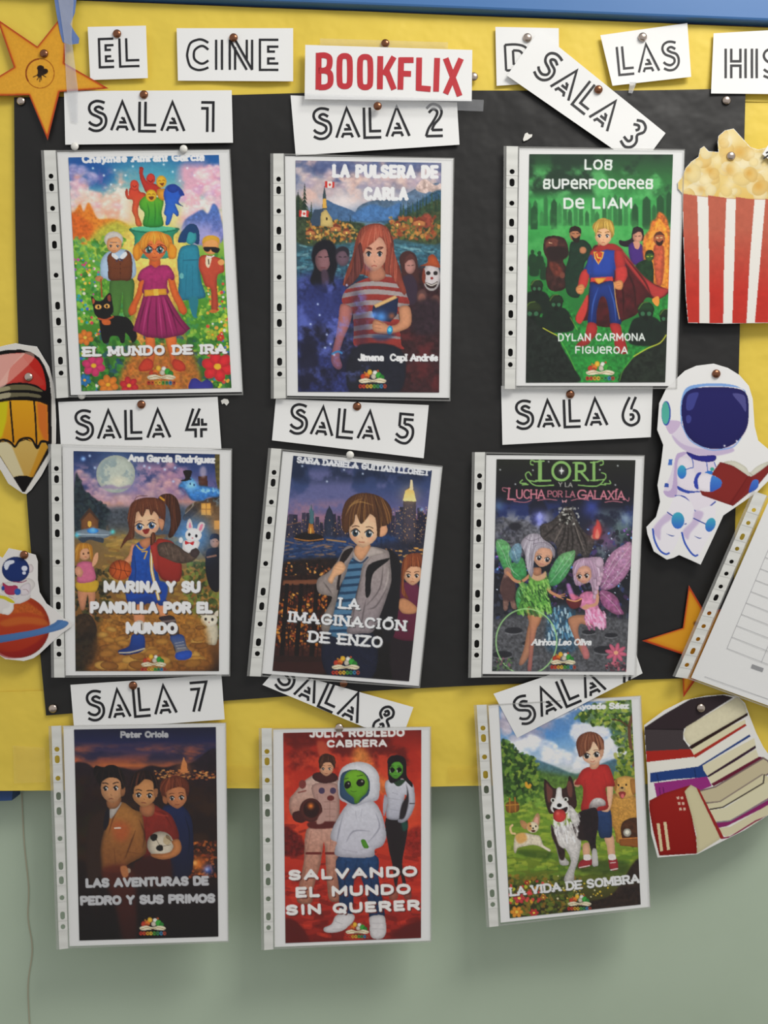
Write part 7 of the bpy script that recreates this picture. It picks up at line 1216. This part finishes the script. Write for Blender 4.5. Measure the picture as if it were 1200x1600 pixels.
cutout('popcorn_cutout', 'paper cut-out of a red and white striped popcorn box', 'paper cut-out', 'popcorn', B0+8, ty=.006)
cutout('astronaut_cutout', 'white paper cut-out of an astronaut reading a red book', 'paper cut-out', 'spaceman', B0+10.5, ty=.008)
cutout('pencil_cutout', 'paper cut-out of a stubby yellow pencil with a red eraser', 'paper cut-out', 'pencil', B0+1.0, ty=.002)
cutout('planet_cutout', 'paper cut-out of a small astronaut sitting on an orange ringed planet', 'paper cut-out', 'planet', B0+8, ty=.006)
cutout('book_stack_cutout', 'paper cut-out of a pile of books beside the dogs poster', 'paper cut-out', 'books', BB+1.6, ty=.004)
# ---------------------------------------------------------------- tilted document in a pocket at the right edge
def doc():
    z = .2; cv_ = lambda s: [(1040+x*z, 780+y*z) for x, y in PT(s)]
    st = cv_('700,-60 790,-30 170,1402 75,1388'); fm = cv_('700,-60 2000,560 1400,1850 75,1388'); sq = cv_('820,-20 1960,540 1350,1810 200,1395')
    sh = Sheet([st[0], fm[1], fm[2], st[3]], B0+14.5, -1.5, 0, 0, .6)
    t = thing('document_pocket', 'white form in a tilted clear punched pocket at the right edge', 'document')
    V, F = sh.grid(14, 14, sq); pg = solid(mesh('paper_sheet', V, F, M_white, t, True), .0003)
    M_g = mat('grey_ink', 'b4b4b6', .6); lines = []; w = np.array([.36, -.93]); r = np.array([.93, .37])
    a = np.array([480., 1165.]); tl = np.array([800., 400.]); d_ = (tl-a)/8.6
    for i in range(0, 13): p = a+d_*i; lines.append([tuple(p), tuple(p+np.array([430, 168]))])
    lines.append([tuple(a), tuple(a+d_*12)]); lines.append([tuple(a+np.array([270, 106])), tuple(a+np.array([270, 106])+d_*12)]); lines.append([(305, 1385), (1300, 1740)])
    V, F = ribbon([[(1040+x*z, 780+y*z) for x, y in q] for q in lines], .75, lambda x, y, th: sh.pos(x, y, th), th=.0006); mesh('table_lines', V, F, M_g, pg)
    V, F = ribbon([[(1040+x*z, 780+y*z) for x, y in ((672, 1303), (762, 1335))]], 6, lambda x, y, th: sh.pos(x, y, th), th=.0006); mesh('printed_label', V, F, mat('dark_grey_ink', '9a9a9c', .6), pg)
    V, F = sh.grid(14, 14, [st[1], fm[1], fm[2], st[2]], .0015); pk = mesh('plastic_pocket', V, F, M_film, t, True); V, F = frame_strip(sh, [st[1], fm[1], fm[2], st[2]], 2.2, .0016); mesh('welded_edge', V, F, M_edge, pk, True)
    V, F = margin(sh, st); mesh('film_margin', V, F, M_edge, pk, True)
    V, F = strip_mesh(sh, st, .0013, [(.09, 0), (.16, 0), (.235, 1), (.30, 0), (.37, 0), (.435, 0), (.505, 0), (.565, 1), (.65, 0), (.72, 0), (.79, 0), (.855, 1), (.93, 0)], 3.6, 5.4); solid(mesh('punched_strip', V, F, M_strip, pk), .0003)
doc()
# ---------------------------------------------------------------- tacks, tape and scraps
M_brass = mat('bronze_tack_metal', '8f6048', .28, 1.0, bump=(200, .05)); M_nick = mat('nickel_tack_metal', 'c8b8ac', .25, 1.0); M_whp = mat('white_plastic', 'e8e6de', .35, spec=.6)
def lathe(prof, n=20):
    V = []; F = []
    for r, y in prof:
        for i in range(n): a = 2*math.pi*i/n; V.append((r*math.cos(a), -y, r*math.sin(a)))
    for j in range(len(prof)-1):
        for i in range(n): F.append((j*n+i, j*n+(i+1) % n, (j+1)*n+(i+1) % n, (j+1)*n+i))
    F.append(tuple(range((len(prof)-1)*n, len(prof)*n))); return V, F
def tack_mesh(name, m, R):
    V, F = lathe([(R*.96, 0), (R, .0006), (R*.93, .0014), (R*.78, .0022), (R*.5, .0028), (R*.18, .0031)]); me = bpy.data.meshes.new(name); me.from_pydata(V, [], F); me.materials.append(m); me.polygons.foreach_set('use_smooth', [True]*len(me.polygons)); return me
def shaft_mesh():
    V, F = lathe([(.0006, .0005), (.0006, -.004), (.0001, -.0065)], 8); me = bpy.data.meshes.new('shaft'); me.from_pydata(V, [], F); me.materials.append(M_nick); return me
TM = {'b': tack_mesh('head', M_brass, .0046), 'n': tack_mesh('head', M_nick, .0048), 'w': tack_mesh('head', M_whp, .0043)}; SHF = shaft_mesh()
def tack(kind, px, py, d, label, tilt=0, s=1.15):
    t = thing('thumbtack', label, 'thumbtack', group={'b': 'bronze thumbtacks on the board', 'n': 'nickel thumbtacks on the board', 'w': 'white pins on the board'}[kind])
    t.location = at(px, py, (d+.2)/1000); t.rotation_euler = (math.radians(-tilt), 0, 0); t.scale = (s, s, s)
    for nm, me in (('head', TM[kind]), ('shaft', SHF)): o = bpy.data.objects.new(nm, me); SC.collection.objects.link(o); o.parent = t
for a in (('b', 183, 53, 8.2, 'bronze thumbtack holding the EL card'), ('b', 365, 59, 7.6, 'bronze thumbtack holding the CINE card'), ('b', 69, 84, 11.2, 'bronze thumbtack in the big orange star'),
          ('b', 602, 68, 5.4, 'bronze thumbtack in the yellow paper above the red title card'), ('b', 590, 166, 15.5, 'bronze thumbtack holding the number card just under the red title card'), ('n', 824, 59, 6.8, 'pale thumbtack holding the half-hidden D card'),
          ('b', 935, 140, 11.2, 'bronze thumbtack holding the tilted SALA 3 card'), ('n', 1004, 58, 8, 'pale thumbtack holding the LAS card'), ('n', 1135, 157, 7.6, 'pale thumbtack in the top right corner of the black paper'), ('n', 33, 158, 7.4, 'pale thumbtack in the top left corner of the black paper'),
          ('b', 225, 148, 9.2, 'bronze thumbtack holding the number card above the girl-and-black-cat poster'), ('b', 221, 632, 9.2, 'bronze thumbtack holding the number card above the moonlit basketball girl poster'), ('b', 558, 635, 9.2, 'bronze thumbtack holding the number card above the night skyline poster'), ('b', 891, 616, 9.2, 'bronze thumbtack holding the number card above the fairies poster'),
          ('b', 208, 1071, 9.2, 'bronze thumbtack holding the number card above the three boys poster'), ('b', 537, 1067, 10.6, 'bronze thumbtack holding the SALA 8 card, half under the poster above'), ('n', 83, 1107, 7.4, 'pale thumbtack in the bottom left corner of the black paper'),
          ('n', 1142, 244, B0+7.6, 'pale thumbtack in the popcorn cut-out'), ('b', 1119, 584, B0+9.8, 'bronze thumbtack in the astronaut cut-out'), ('n', 1095, 1106, BB+2, 'pale thumbtack in the book pile cut-out'), ('n', 45, 589, B0+1, 'pale thumbtack in the pencil cut-out'),
          ('b', 38, 867, B0+7.8, 'bronze thumbtack in the small astronaut on its planet'), ('w', 117, 229, B0+3.2, 'white pin at the top left of the SALA 1 poster'), ('w', 287, 233, B0+3.2, 'white pin at the top right of the SALA 1 poster'), ('w', 128, 618, 8.4, 'white pin just under the SALA 1 poster'),
          ('w', 547, 711, B0+3.5, 'white pin at the top edge of the tilted SALA 5 poster'), ('n', 740, 120, 9.5, 'pale thumbtack at the right end of the red title card'), ('n', 530, 1137, 11.5, 'pale thumbtack at the top edge of the alien poster')): tack(*a[:5])
def scrap(name, label, cat, pts, base, m, th=.0015):
    o, _ = cutpoly(name, PT(pts), base, m, th=th); tag(o, label, cat); bv = o.modifiers.new('bevel', 'BEVEL'); bv.width = .0004; bv.segments = 2; return o
scrap('adhesive_putty', 'white crumb of adhesive putty on black paper above the hero poster', 'putty', '817,218 820,209 824,207 826,210 832,210 831,214 824,219 818,221', 8.9, M_whp)
scrap('adhesive_putty', 'white crumb of adhesive putty right of the SALA 4 card', 'putty', '345,626 350,623 356,624 358,629 354,634 350,630 347,632', 8.9, M_whp)
scrap('paper_corner', 'white paper corner with a black mark at the right edge, by the popcorn', 'paper', '1191,241 1203,222 1262,220 1262,292 1210,256', B0+12, M_white, .0004)
sh_ = Sheet([(1191, 220), (1262, 220), (1262, 292), (1191, 292)], B0+12)
V, F = ribbon([[(1193, 248), (1200, 243), (1215, 246)], [(1197, 239), (1212, 232)]], 2.5, lambda x, y, th: sh_.pos(x, y, th), th=.0003); mesh('ink_mark', V, F, M_blackink, bpy.data.objects['paper_corner'])
# clear tape
def tape(label, pts, base, alpha, col='d8dade', r=.12):
    m = bpy.data.materials.new('clear_tape'); m.use_nodes = True; b = m.node_tree.nodes['Principled BSDF']; b.inputs['Base Color'].default_value = tuple(lin(hx(col)))+(1,); b.inputs['Alpha'].default_value = alpha; b.inputs['Roughness'].default_value = r
    nt = m.node_tree; tc = nt.nodes.new('ShaderNodeTexCoord'); n = nt.nodes.new('ShaderNodeTexNoise'); n.inputs['Scale'].default_value = 60; bp = nt.nodes.new('ShaderNodeBump'); bp.inputs['Strength'].default_value = .7; bp.inputs['Distance'].default_value = .003
    nt.links.new(tc.outputs['Object'], n.inputs['Vector']); nt.links.new(n.outputs['Fac'], bp.inputs['Height']); nt.links.new(bp.outputs['Normal'], b.inputs['Normal'])
    o, _ = cutpoly('clear_tape', PT(pts), base, m, th=.0001); tag(o, label, 'tape', 'strips of clear tape'); return o
tape('strip of clear tape along the lower edge of the red title card', '477,146 756,156 755,174 473,164', B0+8.8, .12)
tape('strip of clear tape along the upper edge of the red title card', '500,60 700,66 700,76 500,70', 7.5, .10)
tape('long clear tape running down over the big star onto the SALA 1 card', '88,-20 116,-20 112,60 122,140 122,192 112,190 104,140 100,60', 12.6, .22)
tape('clear tape patch hanging from the LAS card', '984,128 995,128 988,146 982,145', 9.6, .3)
tape('clear tape patch on the yellow paper left of the cousins poster', '20,1165 70,1168 72,1222 22,1224', 5.6, .12, 'f0dc80')
tape('clear tape patch on the yellow lower edge between two posters', '352,1196 400,1198 399,1224 354,1224', 5.8, .12, 'e8cc50')
tape('clear tape patch on the yellow lower edge left of the dogs poster', '700,1200 752,1198 750,1221 700,1222', 5.8, .12, 'e8cc50')
# torn blue paper at the top left
o, _ = cutpoly('torn_paper', PT('82,-20 122,-20 117,20 110,38 117,50 124,60 123,68 110,70 98,66 94,52 88,20'), 11.6, mat('blue_paper', '6c86bc', .6, var=(40, '5a72a8', .8)), tx=.01, ty=-.012); tag(o, 'torn scrap of blue paper hanging over the big orange star', 'paper')
